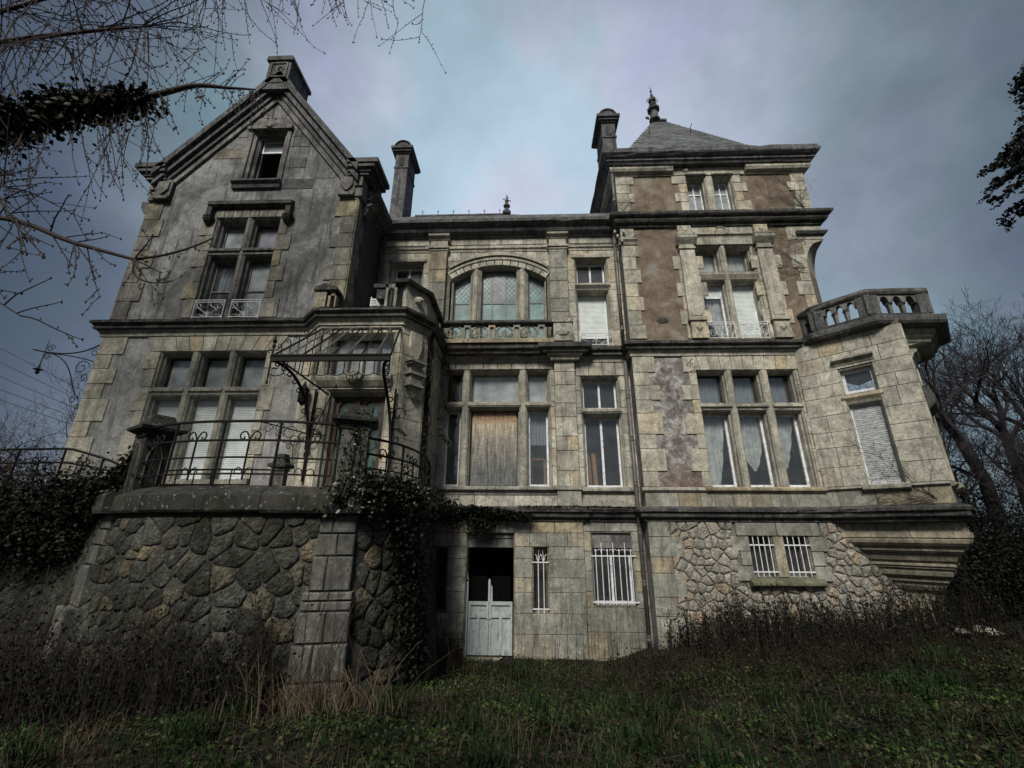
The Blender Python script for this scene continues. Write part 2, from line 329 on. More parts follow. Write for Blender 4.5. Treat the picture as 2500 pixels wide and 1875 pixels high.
def wall(parent,pl,u0,u1,z0,z1,holes,mat,name='wall',back=.46):
    us=sorted({u0,u1}|{min(max(a,u0),u1) for h in holes for a in h[:2]}); zs=sorted({z0,z1}|{min(max(a,z0),z1) for h in holes for a in h[2:]})
    mb=MB()
    for w in (0,-back):
        for i in range(len(us)-1):
            for j in range(len(zs)-1):
                cu=(us[i]+us[i+1])/2; cz=(zs[j]+zs[j+1])/2
                if any(h[0]<cu<h[1] and h[2]<cz<h[3] for h in holes): continue
                q=[pl.P(us[i],w,zs[j]),pl.P(us[i+1],w,zs[j]),pl.P(us[i+1],w,zs[j+1]),pl.P(us[i],w,zs[j+1])]
                mb.add(q,[(0,1,2,3)] if w==0 else [(3,2,1,0)])
    return mb.build(name,mat,parent)
def ashlar(parent,pl,u0,u1,zs,holes,mat='ashlar',proud=.018,L=(.45,.95),gap=.009,name='ashlar_block',seed=1):
    r=random.Random(seed)
    for i in range(len(zs)-1):
        a,b=zs[i],zs[i+1]
        hs=[(h[0]-.004,h[1]+.004) for h in holes if min(b,h[3])-max(a,h[2])>.03]
        for s_,e in subtract(u0,u1,hs):
            n=max(1,round((e-s_)/r.uniform(*L))); cuts=[s_]+[s_+(e-s_)*(k+r.uniform(-.16,.16))/n for k in range(1,n)]+[e]
            for k in range(n): block(parent,name,pl,cuts[k]+gap/2,cuts[k+1]-gap/2,a+gap/2,b-gap/2,proud,mat)
def quoins(parent,pl,u,side,zs,ws,wl_,mat='quoin',proud=.03,gap=.012,name='quoin',first=0):
    for i in range(len(zs)-1):
        w=(wl_ if (i+first)%2 else ws)*rnd.uniform(.93,1.07)
        a,b=(u,u+w) if side>0 else (u-w,u)
        block(parent,name,pl,a,b,zs[i]+gap/2,zs[i+1]-gap/2,proud,mat)
def voussoirs(parent,pl,u0,u1,z0,z1,n,spread,mat='ashlar',proud=.028):
    c=(u0+u1)/2
    for k in range(n):
        a=u0+(u1-u0)*k/n; b=u0+(u1-u0)*(k+1)/n; g=.006
        def top(u): return c+(u-c)*(1+spread)
        z1_=z1
        frustum(parent,'voussoir',pl.P,[(a+g,z0+g),(b-g,z0+g),(top(b)-g,z1_-g),(top(a)+g,z1_-g)],0,proud,.008,mat)
def sweep(parent,name,mat,prof,path,ends=True,closed=False,build=True,mb=None):
    """profile [(w,z)] swept along XY path, outward = right of direction rotated (dy,-dx)"""
    q=[path[0]]
    for a,b in zip(path[:-1],path[1:]):
        l=math.hypot(b[0]-a[0],b[1]-a[1]); k=max(1,int(l/.33))
        for i in range(1,k+1): q.append((a[0]+(b[0]-a[0])*i/k,a[1]+(b[1]-a[1])*i/k))
    path=q; n=len(path); vs=[]; m=len(prof); wm=max(w for w,z in prof)
    for i,p in enumerate(path):
        def nr(a,b):
            d=Vector((b[0]-a[0],b[1]-a[1])).normalized(); return Vector((d.y,-d.x))
        ns=[]
        if i>0 or closed: ns.append(nr(path[i-1],p))
        if i<n-1 or closed: ns.append(nr(p,path[(i+1)%n]))
        nn=ns[0] if len(ns)==1 else (ns[0]+ns[1])/(1+ns[0].dot(ns[1]))
        for w,z in prof:
            if w>0: w+=rnd.uniform(-.004,.004); z+=rnd.uniform(-.005,.005)
            if w>wm*.85 and rnd.random()<.05: w-=.03; z-=.012
            vs.append((p[0]+nn.x*w,p[1]+nn.y*w,z))
    fs=[]
    for i in range(n if closed else n-1):
        j=(i+1)%n
        for k in range(m-1): fs.append((i*m+k,j*m+k,j*m+k+1,i*m+k+1))
    if ends and not closed: fs+=[tuple(range(m)),tuple(range((n-1)*m,n*m))[::-1]]
    q=mb or MB(); q.add(vs,fs)
    return q.build(name,mat,parent) if build else q
def ringset(mb,pl,rect,rings,bottom=False):
    """rings [(inset,depth)] quads lining an opening"""
    u0,u1,z0,z1=rect; L=[]
    for ins,d in rings:
        zb=z0+(ins if bottom else 0); L.append([pl.P(u0+ins,-d,zb),pl.P(u1-ins,-d,zb),pl.P(u1-ins,-d,z1-ins),pl.P(u0+ins,-d,z1-ins)])
    for a,b in zip(L[:-1],L[1:]):
        mb.add(a+b,[(i,4+i,4+(i+1)%4,(i+1)%4) for i in range(4)])
RING=[(0,0),(.03,.03),(.03,.09),(.065,.13),(.065,.46)]
def frame_bars(mb,pl,u0,u1,z0,z1,w,t=.05,d=.05,mull=0,bars=()):
    mb.pbox(pl,u0,u0+t,w-d,w,z0,z1); mb.pbox(pl,u1-t,u1,w-d,w,z0,z1)
    mb.pbox(pl,u0+t,u1-t,w-d,w,z0,z0+t*1.2); mb.pbox(pl,u0+t,u1-t,w-d,w,z1-t,z1)
    for k in range(1,mull+1):
        u=u0+(u1-u0)*k/(mull+1); mb.pbox(pl,u-t*.6,u+t*.6,w-d+.003,w+.01,z0+t*1.2,z1-t)
    for z in bars: mb.pbox(pl,u0+t,u1-t,w-d+.002,w-.004,z-.018,z+.018)
def light(B,pl,u0,u1,z0,z1,rings=RING,mull=0,bars=(),pane='pane_clear',back=None,shut=None,frame='white_paint',ft=.045,ringmat='moulding',label=None,nopane=False,shutmat='shutter',dep=.30):
    mb=MB(); ringset(mb,pl,(u0,u1,z0,z1),rings); wn=mb.build('window',ringmat,B)
    if label: wn['label']=label
    i=rings[-1][0]; a,b,c,d=u0+i,u1-i,z0+.0,z1-i
    q=MB(); q.pbox(pl,a,b,-.42,-.18,c-.03,c+.012); q.build('sill',ringmat,wn)
    fb=MB(); frame_bars(fb,pl,a+.002,b-.002,c+.014,d-.002,-dep+.03,ft,.05,mull,bars); fb.build('frame',frame,wn)
    if not nopane:
        g=MB(); g.pbox(pl,a+ft*.6,b-ft*.6,-dep-.004,-dep,c+.03,d-.03); g.build('pane',pane,wn)
    if back:
        kind,mt=back; m2=MB(); n=40 if kind!='sky_backing' else 2
        z0c=c+.02
        pts=[]
        for k in range(n+1):
            f=k/n; u=a+(b-a)*f; pts.append((u,.018*math.sin(f*38)+.01*math.sin(f*17+1)))
        for k in range(n):
            H_=d-z0c; lo=lambda f: z0c
            if kind=='drapeL': lo=lambda f: z0c+H_*(.95*max(0,(f-.15)/.85)**1.3)
            if kind=='drapeR': lo=lambda f: z0c+H_*(.95*max(0,(.85-f)/.85)**1.3)
            if kind=='swag': lo=lambda f: z0c+H_*(.22+.62*abs(f-.5)**1.6*2.2)
            if kind=='swL': lo=lambda f: z0c+H_*(.03 if f<.45 else min(.8,.03+.9*((f-.45)/.5)**1.5))
            if kind=='swR': lo=lambda f: z0c+H_*min(.85,.25+.9*abs(f-.3)**1.5*1.5)
            if kind=='half': lo=lambda f: z0c+H_*.55
            z_a,z_b=lo(k/n),lo((k+1)/n)
            if kind!='sky_backing': z_a=max(z0c,z_a);z_b=max(z0c,z_b)
            (ua,wa),(ub,wb)=pts[k],pts[k+1]
            m2.add([pl.P(ua,-.40+wa,z_a),pl.P(ub,-.40+wb,z_b),pl.P(ub,-.40+wb,d-.01),pl.P(ua,-.40+wa,d-.01)],[(0,1,2,3)])
        m2.build('sky_backing' if kind=='sky_backing' else 'curtain',mt,wn,smooth=kind!='sky_backing')  # flat sheet is added behind the pane for the paleness of reflected sky
    if shut is not None:
        sz0=shut if shut>0 else c+.05; m3=MB(); pitch=.042; k=0; z=d-.004; prev=None; vs=[];
        zz=[]
        while z-pitch>sz0: zz+=[(z,-.0),(z-pitch*.25,.009),(z-pitch*.8,.009),(z-pitch*.97,-.004)]; z-=pitch
        for z_,w_ in zz: vs+=[pl.P(a+ft*.9,-dep+.045+w_-.03,z_),pl.P(b-ft*.9,-dep+.045+w_-.03,z_)]
        m3.add(vs,[(2*i_,2*i_+2,2*i_+3,2*i_+1) for i_ in range(len(zz)-1)]); m3.build('roller_shutter',shutmat,wn)
        m4=MB(); m4.pbox(pl,a+ft*.9,b-ft*.9,-dep-.01,-dep+.03,z-.03,z); m4.build('shutter_rail','white_paint',wn)
    return wn
def transom(B,pl,u0,u1,zt,zb,mat='moulding',proud=.05):
    prof=[(-.30,zt),(-.06,zt),(proud,zt-.05),(proud,zt-.11),(.0,zb+.05),(-.03,zb),(-.30,zb)]
    mb=MB(); mb.prism(prof,lambda p,t:pl.P(t,p[0],p[1]),u0,u1); return mb.build('transom',mat,B)
def mullion(B,pl,u0,u1,z0,z1,mat='moulding',proud=.02):
    prof=[(u0,-.02),(u0,proud-.012),(u0+.015,proud),(u1-.015,proud),(u1,proud-.012),(u1,-.02)]
    mb=MB(); mb.prism(prof,lambda p,t:pl.P(p[0],p[1],t),z0,z1); return mb.build('mullion',mat,B)
def spiral(c,r0,r1,a0,turns,n=18):
    return [(c[0]+(r0+(r1-r0)*i/n)*math.cos(a0+2*PI*turns*i/n),c[1]+(r0+(r1-r0)*i/n)*math.sin(a0+2*PI*turns*i/n)) for i in range(n+1)]
def bez(p0,p1,p2,p3,n=10):
    return [tuple((1-t)**3*a+3*(1-t)**2*t*b+3*(1-t)*t*t*c+t**3*d for a,b,c,d in zip(p0,p1,p2,p3)) for t in [i/n for i in range(n+1)]]
def railing_small(B,pl,u0,u1,z0,z1,w,style=0,mat='white_iron',label=None):
    mb=MB(); T=.015
    for z in (z0+.02,z1-.06,z1): mb.pbox(pl,u0,u1,w-.008,w+.008,z-.009,z+.009)
    for u in (u0+.01,u1-.01): mb.pbox(pl,u-.008,u+.008,w-.007,w+.007,z0-.02,z1)
    o=mb.build('window_railing',mat,B)
    if label:o['label']=label
    s=MB(); h=z1-.06-z0-.02; W_=u1-u0; c=(u0+u1)/2; zb=z0+.02
    for sg in (-1,1):
        def Q(pts,r=T*.62): s.tube([pl.P(c+sg*x*W_,w,zb+y*h) for x,y in pts],r,4)
        if style==0:
            Q(bez((.0,.02),(.12,.55),(.30,.30),(.44,.95))); Q([(.36+.085*math.cos(a),.74+.16*math.sin(a)) for a in [2*PI*k/12*.9 for k in range(13)]])
            Q(bez((.03,.9),(.05,.6),(.2,.75),(.27,.45))); Q([(.08+.05*math.cos(a),.22+.13*math.sin(a)) for a in [2*PI*k/10 for k in range(11)]])
            Q(bez((.1,.0),(.2,.22),(.4,.22),(.47,.02)))
        elif style==1:
            Q([(.33+ (.15-.11*k/20)*math.cos(k*.5),.33+(.30-.22*k/20)*math.sin(k*.5)) for k in range(21)])
            Q([(.13+(.09-.06*k/16)*math.cos(2+k*.5),.72+(.19-.13*k/16)*math.sin(2+k*.5)) for k in range(17)])
            Q(bez((.47,.95),(.3,.9),(.22,.7),(.17,.4))); Q(bez((.17,.4),(.14,.1),(.05,.1),(.0,.3)))
        else:
            Q(bez((.0,.95),(.0,.4),(.06,.3),(.22,.02))); Q([(.36+(.1-.05*k/18)*math.cos(k*.5),.7+(.2-.1*k/18)*math.sin(k*.5)) for k in range(19)])
            Q(bez((.46,.8),(.45,.4),(.3,.35),(.17,.2))); Q(bez((.12,.0),(.2,.2),(.4,.2),(.47,.05)))
    s.tube([pl.P(c,w,zb),pl.P(c,w,zb+h*(.9 if style==2 else .45))],T*.7,4)
    s.build('scrollwork',mat,o); return o
# polygons for rubble
def clip(poly,nx,ny,d):      # keep nx*x+ny*y<=d
    out=[]; n=len(poly)
    for i in range(n):
        a,b=poly[i],poly[(i+1)%n]; fa=nx*a[0]+ny*a[1]-d; fb=nx*b[0]+ny*b[1]-d
        if fa<=0: out.append(a)
        if fa*fb<0:
            t=fa/(fa-fb); out.append((a[0]+(b[0]-a[0])*t,a[1]+(b[1]-a[1])*t))
    return out
def voronoi(x0,x1,y0,y1,size,seed,gap=.02,aspect=1.0,inside=None,drop=0):
    r=random.Random(seed); nx=max(1,int((x1-x0)/(size*aspect))); ny=max(1,int((y1-y0)/size)); pts=[]
    for j in range(ny):
        for i in range(nx):
            pts.append((x0+(i+.5+(.25 if j%2 else -.25)+r.uniform(-.42,.42))*(x1-x0)/nx,y0+(j+.5+r.uniform(-.42,.42))*(y1-y0)/ny))
    if drop: pts=[p for p in pts if r.random()>drop]
    out=[]
    for i,p in enumerate(pts):
        if inside and not inside(*p): continue
        poly=[(x0,y0),(x1,y0),(x1,y1),(x0,y1)]
        for j,q in enumerate(pts):
            if i==j or abs(q[0]-p[0])>size*3*aspect or abs(q[1]-p[1])>size*3: continue
            dx,dy=q[0]-p[0],q[1]-p[1]; L=math.hypot(dx,dy); mx,my=(p[0]+q[0])/2,(p[1]+q[1])/2
            poly=clip(poly,dx/L,dy/L,(mx*dx+my*dy)/L-gap/2)
            if len(poly)<3: break
        if len(poly)>=3:
            # drop near-duplicate vertices
            pp=[poly[0]]
            for v in poly[1:]:
                if math.hypot(v[0]-pp[-1][0],v[1]-pp[-1][1])>.012: pp.append(v)
            if len(pp)>=3: out.append(pp)
    return out
# ================================================================== THE MANSION
B=thing('mansion','abandoned stone mansion with gabled wing, arched window bay and square corner tower','house',(0,11.4,0))
L=Plane(0,9.45,0); C=Plane(0,11.4,0); T=Plane(0,11.0,0)
LX0,LX1=-10.57,-4.60; TX0,TX1=2.90,8.87; BK=19.
# ---------- hidden sides, backs, floors (real rooms behind the windows)
mb=MB()
for x0,x1,y0,zt in ((LX0,LX1,9.45,11.9),(LX1,TX0,11.4,11.9),(TX0,TX1,11.0,14.0)):
    mb.add([(x0,BK,0),(x1,BK,0),(x1,BK,zt),(x0,BK,zt)],[(0,1,2,3)])
mb.add([(LX0,9.45,-.5),(LX0,BK,-.5),(LX0,BK,11.9),(LX0,9.45,11.9)],[(0,1,2,3)])
mb.add([(TX1,11.7,-.5),(TX1,BK,-.5),(TX1,BK,14.),(TX1,11.7,14.)],[(3,2,1,0)])
mb.build('back_wall','render_grey',B)
mb=MB()
for x0,x1,y0 in ((LX0+.05,LX1-.02,9.93),(LX1+.02,TX0-.02,11.88),(TX0+.02,TX1-.75,11.48)):
    for z in (3.0,7.3,11.75): mb.box(x0,x1,y0,BK-.1,z,z+.2)
    mb.box(x0,x1,y0+3.6,y0+3.75,-.5,11.7)
mb.box(LX1-.02,LX1+.02,9.93,BK-.1,-.5,11.7); mb.box(TX0-.02,TX0+.02,11.5,BK-.1,-.5,14.)
mb.box(TX0+.02,TX1-.75,15,15.15,11.9,14.); mb.box(TX0+.1,TX1-.1,11.1,BK,14.05,14.12)
for x in (-7.0,-2.9,1.42): mb.box(x-.04,x+.04,9.95 if x<-5 else 11.9,BK-.1,-.4,11.7)
mb.build('interior_wall','interior',B)
# ================= LEFT WING
LU=[(-8.94,-8.13),(-7.99,-7.20),(-7.08,-6.28)]
LHOLES=[(a,b,5.87,6.78) for a,b in LU]+[(a,b,3.71,5.68) for a,b in LU]
LHOLES+=[(-8.45,-7.60,9.80,10.77),(-7.50,-6.67,9.80,10.77),(-8.45,-7.60,7.70,9.60),(-7.50,-6.67,7.70,9.60)]
wall(B,L,LX0,LX1,-.3,7.3,LHOLES,'render_light'); wall(B,L,LX0,LX1,7.3,12.0,LHOLES,'render_grey')
# gable triangle with its own opening
GH=(-8.05,-7.03,12.02,13.93)
ax=-7.55
def gz(x): return 12.0+(2.98-abs(x-ax))*1.29
mb=MB()
for w in (0,-.4):
    xs=[LX0,-9.3,GH[0],-7.55,GH[1],-5.8,LX1]
    for i in range(6):
        a,b=xs[i],xs[i+1]; inh=GH[0]<=(a+b)/2<=GH[1]
        zl=13.93 if inh else 12.0
        q=[L.P(a,w,zl),L.P(b,w,zl),L.P(b,w,max(12.0,gz(b))),L.P(a,w,max(12.0,gz(a)))]
        if inh: mb.add([L.P(a,w,12),L.P(b,w,12),L.P(b,w,12.02),L.P(a,w,12.02)],[(0,1,2,3)])
        mb.add(q,[(0,1,2,3)] if w==0 else [(3,2,1,0)])
mb.build('gable_wall','render_grey',B)
# side wall of the left wing towards the middle
LS=Plane(LX1,9.45,90)
wall(B,LS,0,2.0,-.3,12.0,[],'render_grey',back=.3)
# quoins
zq=[3.1,3.65,4.09,4.66,5.03,5.59,5.96,6.35,6.72,7.22]
quoins(B,L,LX0+.02,1,zq,.42,.66,'quoin',first=1)
zq2=[7.68,8.2,8.75,9.2,9.75,10.2,10.75,11.3]
quoins(B,L,LX0+.02,1,zq2,.42,.62,'quoin_grey'); quoins(B,L,LX1,-1,zq2+[11.75],.42,.62,'quoin_grey',first=1)
quoins(B,LS,0.0,1,zq2+[11.75],.34,.50,'quoin_grey')
# main floor window surround
zs=[3.71,4.2,4.75,5.2,5.68,5.87,6.35,6.78]
zs1=[3.71,4.25,4.8,5.28,5.87,6.33,6.78]
for i in range(6):
    w1=.34 if i%2 else .20
    block(B,'quoin',L,-8.94-w1,-8.94-.004,zs1[i]+.006,zs1[i+1]-.006,.03,'quoin')
    block(B,'quoin',L,-6.28+.004,-6.28+(.34 if i%2 else .20),zs1[i]+.006,zs1[i+1]-.006,.03,'quoin')
voussoirs(B,L,-9.15,-6.05,6.785,7.21,10,.16,'quoin')
for k,(a,b) in enumerate(LU):
    light(B,L,a,b,5.87,6.78,pane='pane_skypale',back=('sky_backing','lace'),frame='rusty_iron' if k<3 else 'white_paint')
    light(B,L,a,b,3.71,5.68,shut=-1,pane='pane_skypale'); transom(B,L,a-.02,b+.02,5.87,5.68)
for a,b in ((-8.13,-7.99),(-7.20,-7.08)): mullion(B,L,a,b,3.71,6.78)
mb=MB(); mb.pbox(L,-9.1,-6.1,-.1,.10,3.60,3.70); mb.build('window_ledge','moulding',B)
# upper window
for k,(a,b) in enumerate(((-8.45,-7.60),(-7.50,-6.67))):
    light(B,L,a,b,9.80,10.77,ringmat='moulding_grey',pane='pane_skypale' if k==0 else 'pane_violet',back=None if k==0 else ('sky_backing','curtain'),frame='dark_wood' if k else 'moulding_grey',rings=[(0,0),(.05,.05),(.05,.13),(.09,.17),(.09,.46)])
    light(B,L,a,b,7.70,9.60,ringmat='moulding_grey',bars=(8.62,) ,pane='pane_skypale' if k else 'pane_clear',back=('half','backing_skygrey') if k==0 else ('sky_backing','backing_skygrey'),frame='moulding_grey',nopane=False,rings=[(0,0),(.05,.05),(.05,.13),(.09,.17),(.09,.46)])
    transom(B,L,a-.02,b+.02,9.80,9.60,'moulding_grey')
    railing_small(B,L,a+.03,b-.03,7.70,8.20,.03,0,label='white iron window railing with fleur scrolls in the gabled wing')
mullion(B,L,-7.60,-7.50,7.70,10.77,'moulding_grey')
mb=MB(); mb.add([L.P(-7.80,-.30,7.75),L.P(-7.66,-.36,7.75),L.P(-7.70,-.36,8.5),L.P(-7.82,-.30,8.35)],[(0,1,2,3)]); mb.build('broken_shutter_piece','white_paint',B)
quoins(B,L,-8.45,-1,[7.70,8.25,8.75,9.2,9.7,10.2,10.75],.22,.40,'quoin_grey'); quoins(B,L,-6.67,1,[7.70,8.25,8.75,9.2,9.7,10.2,10.75],.22,.40,'quoin_grey',first=1)
voussoirs(B,L,-8.5,-6.6,10.775,11.04,8,.04,'quoin_grey')
# hood mould
prof=[(0,11.30),(.16,11.24),(.17,11.12),(.07,11.06),(0,11.05)]
mb=MB(); mb.prism(prof,lambda p,t:L.P(t,p[0],p[1]),-8.72,-6.38)
for u in (-8.72,-6.52): mb.pbox(L,u,u+.14,0,.15,10.75,11.06)
mb.build('hood_mould','cornice_dark',B)
for u in (-8.65,-6.45):
    mb=MB(); mb.lathe(L.P(u,.07,10.52),[(.02,0),(.10,.07),(.15,.14),(.16,.17),(.12,.18),(.15,.22),(.15,.24)],8); mb.build('corbel','cornice_dark',B)
# gable window
light(B,L,*GH,rings=[(0,0),(.08,.04),(.08,.1),(.15,.16),(.15,.46)],ringmat='moulding_grey',frame='moulding_grey',nopane=True,label='attic window open to a dark room with only its top pane left')
mb=MB(); frame_bars(mb,L,-7.88,-7.20,13.35,13.80,-.25,.04,.04); mb.build('frame','white_paint',B)
mb=MB(); mb.pbox(L,-7.85,-7.23,-.29,-.28,13.38,13.78); mb.build('pane','pane_skypale',B)
mb=MB(); mb.prism([(-.1,12.02),(.16,12.00),(.18,11.93),(.10,11.86),(.08,11.76),(0,11.74),(-.1,11.74)],lambda p,t:L.P(t,p[0],p[1]),-8.26,-6.88); mb.build('window_ledge','roof_cornice',B)
for u0,u1 in ((-8.20,-8.05),(-7.03,-6.90)): mullion(B,L,u0,u1,12.03,13.93,'moulding_grey',.05)
mb=MB(); pts=[(-8.22,13.93),(-6.88,13.93),(-6.88,14.05)]+[(-7.55+x,14.06+.16*math.exp(-(x*5)**2)) for x in [.5-.1*k for k in range(11)]]+[(-8.22,14.05)]
mb.prism(pts,lambda p,t:L.P(p[0],t,p[1]),-.02,.12); mb.build('window_head','moulding_grey',B)
mb=MB(); mb.blob(L.P(-7.55,.13,14.02),.1,(1.3,.5,.8)); mb.build('carved_ornament','moulding_grey',B)
# stones of the gable
zz=[11.35,11.74,12.1,12.5,12.9,13.3,13.7,14.05,14.45,14.85,15.2]
r=random.Random(4)
for i in range(len(zz)-1):
    half=(2.98-(zz[i+1]-12.0)/1.29)-.42 if zz[i+1]>12.0 else 2.7
    if i<1: continue
    holes=[(-8.22,-6.88)] if zz[i]<14.0 else []
    if zz[i]<12: holes=[(-8.3,-6.85)]
    for s_,e in subtract(ax-half,ax+half,holes):
        n=max(1,round((e-s_)/r.uniform(.45,.8))); cuts=[s_+(e-s_)*k/n for k in range(n+1)]
        for k in range(n):
            if i<4 and (cuts[k]<ax-2.0 or cuts[k]>ax+1.9 or r.random()<.35): continue
            if r.random()<.25: continue
            block(B,'gable_stone',L,cuts[k]+.006,cuts[k+1]-.006,zz[i]+.004,zz[i+1]-.004,.012,'gable_stone')
# raked coping, three steps
def rake(name,mat,off0,off1,p0,p1,side,u_end=None):
    """band parallel to the rake between perpendicular offsets; proud from p0 to p1"""
    sl=math.atan(1.29); nx,nz=math.sin(sl),math.cos(sl)
    base=(2.98,12.0); top=(0.,12.0+2.98*1.29)
    def pt(x,o): # x horizontal distance from axis
        return (ax+side*(x+nx*o if False else x), 12.0+(2.98-x)*1.29+o/nz)
    a=pt(2.98 if u_end is None else u_end,off0); b=pt(0,off0); c=pt(0,off1); d=pt(2.98 if u_end is None else u_end,off1)
    mb=MB(); mb.prism([a,b,c,d],lambda p,t:L.P(p[0],t,p[1]),p0,p1); return mb.build(name,mat,B)
for sd_ in (-1,1):
    rake('rake_moulding','moulding_grey',-.46,-.30,0,.07,sd_,2.62)
    rake('rake_moulding','roof_cornice',-.30,-.16,0,.13,sd_,2.80)
    rake('raked_coping','roof_cornice',-.16,.0,-.35,.22,sd_,2.93)
    rake('raked_coping','roof_cornice',.0,.16,-.5,.32,sd_,2.93)
# apex block with relief
mb=MB(); mb.prism([(-7.90,15.55),(-7.20,15.55),(-7.20,16.45),(-7.90,16.45)],lambda p,t:L.P(p[0],t,p[1]),-.75,.32); 
mb.prism([(-7.97,16.45),(-7.13,16.45),(-7.16,16.62),(-7.94,16.62)],lambda p,t:L.P(p[0],t,p[1]),-.8,.38); mb.prism([(-8.2,15.3),(-6.9,15.3),(-7.18,15.72),(-7.92,15.72)],lambda p,t:L.P(p[0],t,p[1]),-.75,.30)
apx=mb.build('apex_block','roof_cornice',B)
mb=MB()
for a,b,c,d in ((-7.82,-7.77,15.75,16.38),(-7.33,-7.28,15.75,16.38),(-7.77,-7.33,16.33,16.38),(-7.77,-7.33,15.75,15.80)): mb.pbox(L,a,b,.31,.35,c,d)
mb.tube([L.P(x,.33,z) for x,z in bez((-7.72,15.85),(-7.4,15.95),(-7.75,16.1),(-7.55,16.25),8)],.03,5); mb.tube([L.P(-7.5+.1*math.cos(a),.33,16.08+.12*math.sin(a)) for a in [k*.6 for k in range(10)]],.025,5)
mb.build('carved_relief','moulding_grey',apx)
# kneelers
for sd_ in (-1,1):
    k0=ax+sd_*2.62; k1=ax+sd_*3.12; ke=ax+sd_*3.42
    lo,hi=min(k0,k1),max(k0,k1)
    mb=MB()
    yb=-.5 if sd_<0 else -.75
    for z0,z1,pj,ext in ((12.05,12.14,.16,.08),(12.14,12.24,.20,.14),(12.24,12.36,.28,.26),(12.36,12.50,.32,.36)):
        a,b=(lo-ext,hi+.02) if sd_<0 else (lo-.02,hi+ext)
        mb.pbox(L,a,b,yb,pj,z0,z1)
    mb.build('kneeler','roof_cornice',B)
    mb=MB(); a,b=(ax-3.02-.02,ax-2.45) if sd_<0 else (ax+2.45,ax+3.04)
    mb.pbox(L,a,b,-.45,.12,11.72,12.05); mb.pbox(L,a+(0 if sd_>0 else .0),b,-.4,.07,11.40,11.72); mb.build('kneeler_block','moulding_grey',B)
    sx=(a+b)/2+(-.12*sd_)
    mb=MB(); mb.pbox(L,sx-.22,sx+.22,.07,.11,11.5,12.02); mb.pbox(L,sx-.22,sx+.22,.05,.16,11.38,11.47)
    sh=[(sx-.16,11.96),(sx-.16,11.72),(sx-.08,11.60),(sx,11.53),(sx+.08,11.60),(sx+.16,11.72),(sx+.16,11.96)]
    mb.prism(sh,lambda p,t:L.P(p[0],t,p[1]),.11,.16); mb.build('shield_relief','moulding_grey',B)
mb=MB(); mb.prism([(0,11.4),(0,11.0),(.08,11.02),(.2,11.2),(.22,11.4)],lambda p,t:(LX0-p[0],t,p[1]),9.45,10.0); mb.build('corbel','moulding_grey',B)
# first cornice of left wing (main) with return on the left
P1=[(0,7.20),(.05,7.20),(.05,7.27),(.09,7.33),(.09,7.37)]
P2=[(0,7.37),(.17,7.37),(.18,7.42),(.14,7.43),(.21,7.49),(.23,7.50),(.24,7.57),(0,7.68)]
pL=[(LX0,12.),(LX0,9.45),(-5.32,9.45),(-4.83,8.97),(-2.87,8.97),(-2.43,9.60),(-2.43,11.4)]
sweep(B,'frieze_moulding','moulding',P1,pL); sweep(B,'cornice','cornice_dark',P2,pL)
# eaves cornice along the inner side
PE=[(0,11.45),(.08,11.5),(.08,11.56),(.22,11.62),(.24,11.68),(.38,11.75),(.42,11.90),(.40,11.93),(0,11.93)]
sweep(B,'eaves_cornice','roof_cornice',PE,[(LX1,9.75),(LX1,11.4)])
mb=MB(); mb.prism([(0,11.05),(.12,11.05),(.2,11.2),(.14,11.3),(.3,11.42),(0,11.42)],lambda p,t:(LX1+p[0],t,p[1]),9.72,10.0); mb.build('corbel','moulding_grey',B)
# roof of left wing
def slates(parent,mat,a,b,c,d,rows,per,th=.018,name='roof',seed=1,tri=False):
    """quad a(bottom-left) b(bottom-right) c(top-right) d(top-left) covered in overlapping slates (one mesh)"""
    r=random.Random(seed); a,b,c,d=map(Vector,(a,b,c,d)); n=(b-a).cross(d-a).normalized(); mb=MB()
    mb.add([a,b,c,d] if (c-d).length>.01 else [a,b,c],[(0,1,2,3)] if (c-d).length>.01 else [(0,1,2)])
    o=mb.build(name,mat,parent); s=MB()
    for i in range(rows):
        f0=i/rows; f1=min(1,(i+1.25)/rows); l0=a+(d-a)*f0; r0=b+(c-b)*f0; l1=a+(d-a)*f1; r1=b+(c-b)*f1
        m=max(1,int((r0-l0).length/per))
        for k in range(m):
            g=.004/max(.1,(r0-l0).length)
            t0=max(0,(k+(.5 if i%2 else 0))/m+g); t1=min(1,(k+1+(.5 if i%2 else 0))/m-g)
            if t1<=t0: continue
            h=n*(th+r.uniform(0,.012)); q=[l0+(r0-l0)*t0+h,l0+(r0-l0)*t1+h,l1+(r1-l1)*t1+n*.004,l1+(r1-l1)*t0+n*.004]
            s.add(q+[q[0]-h,q[1]-h],[(0,1,2,3),(4,5,1,0)])
    x=s.build('slates',mat,o); x['kind']='stuff'; return o
zr=12.0+2.98*1.29
slates(B,'slate',(LX1+.25,9.8,11.9),(LX1+.25,BK,11.9),(ax,BK,zr),(ax,9.8,zr),20,.28,seed=2)
slates(B,'slate',(LX0-.25,BK,11.9),(LX0-.25,9.8,11.9),(ax,9.8,zr),(ax,BK,zr),12,.5,seed=3)
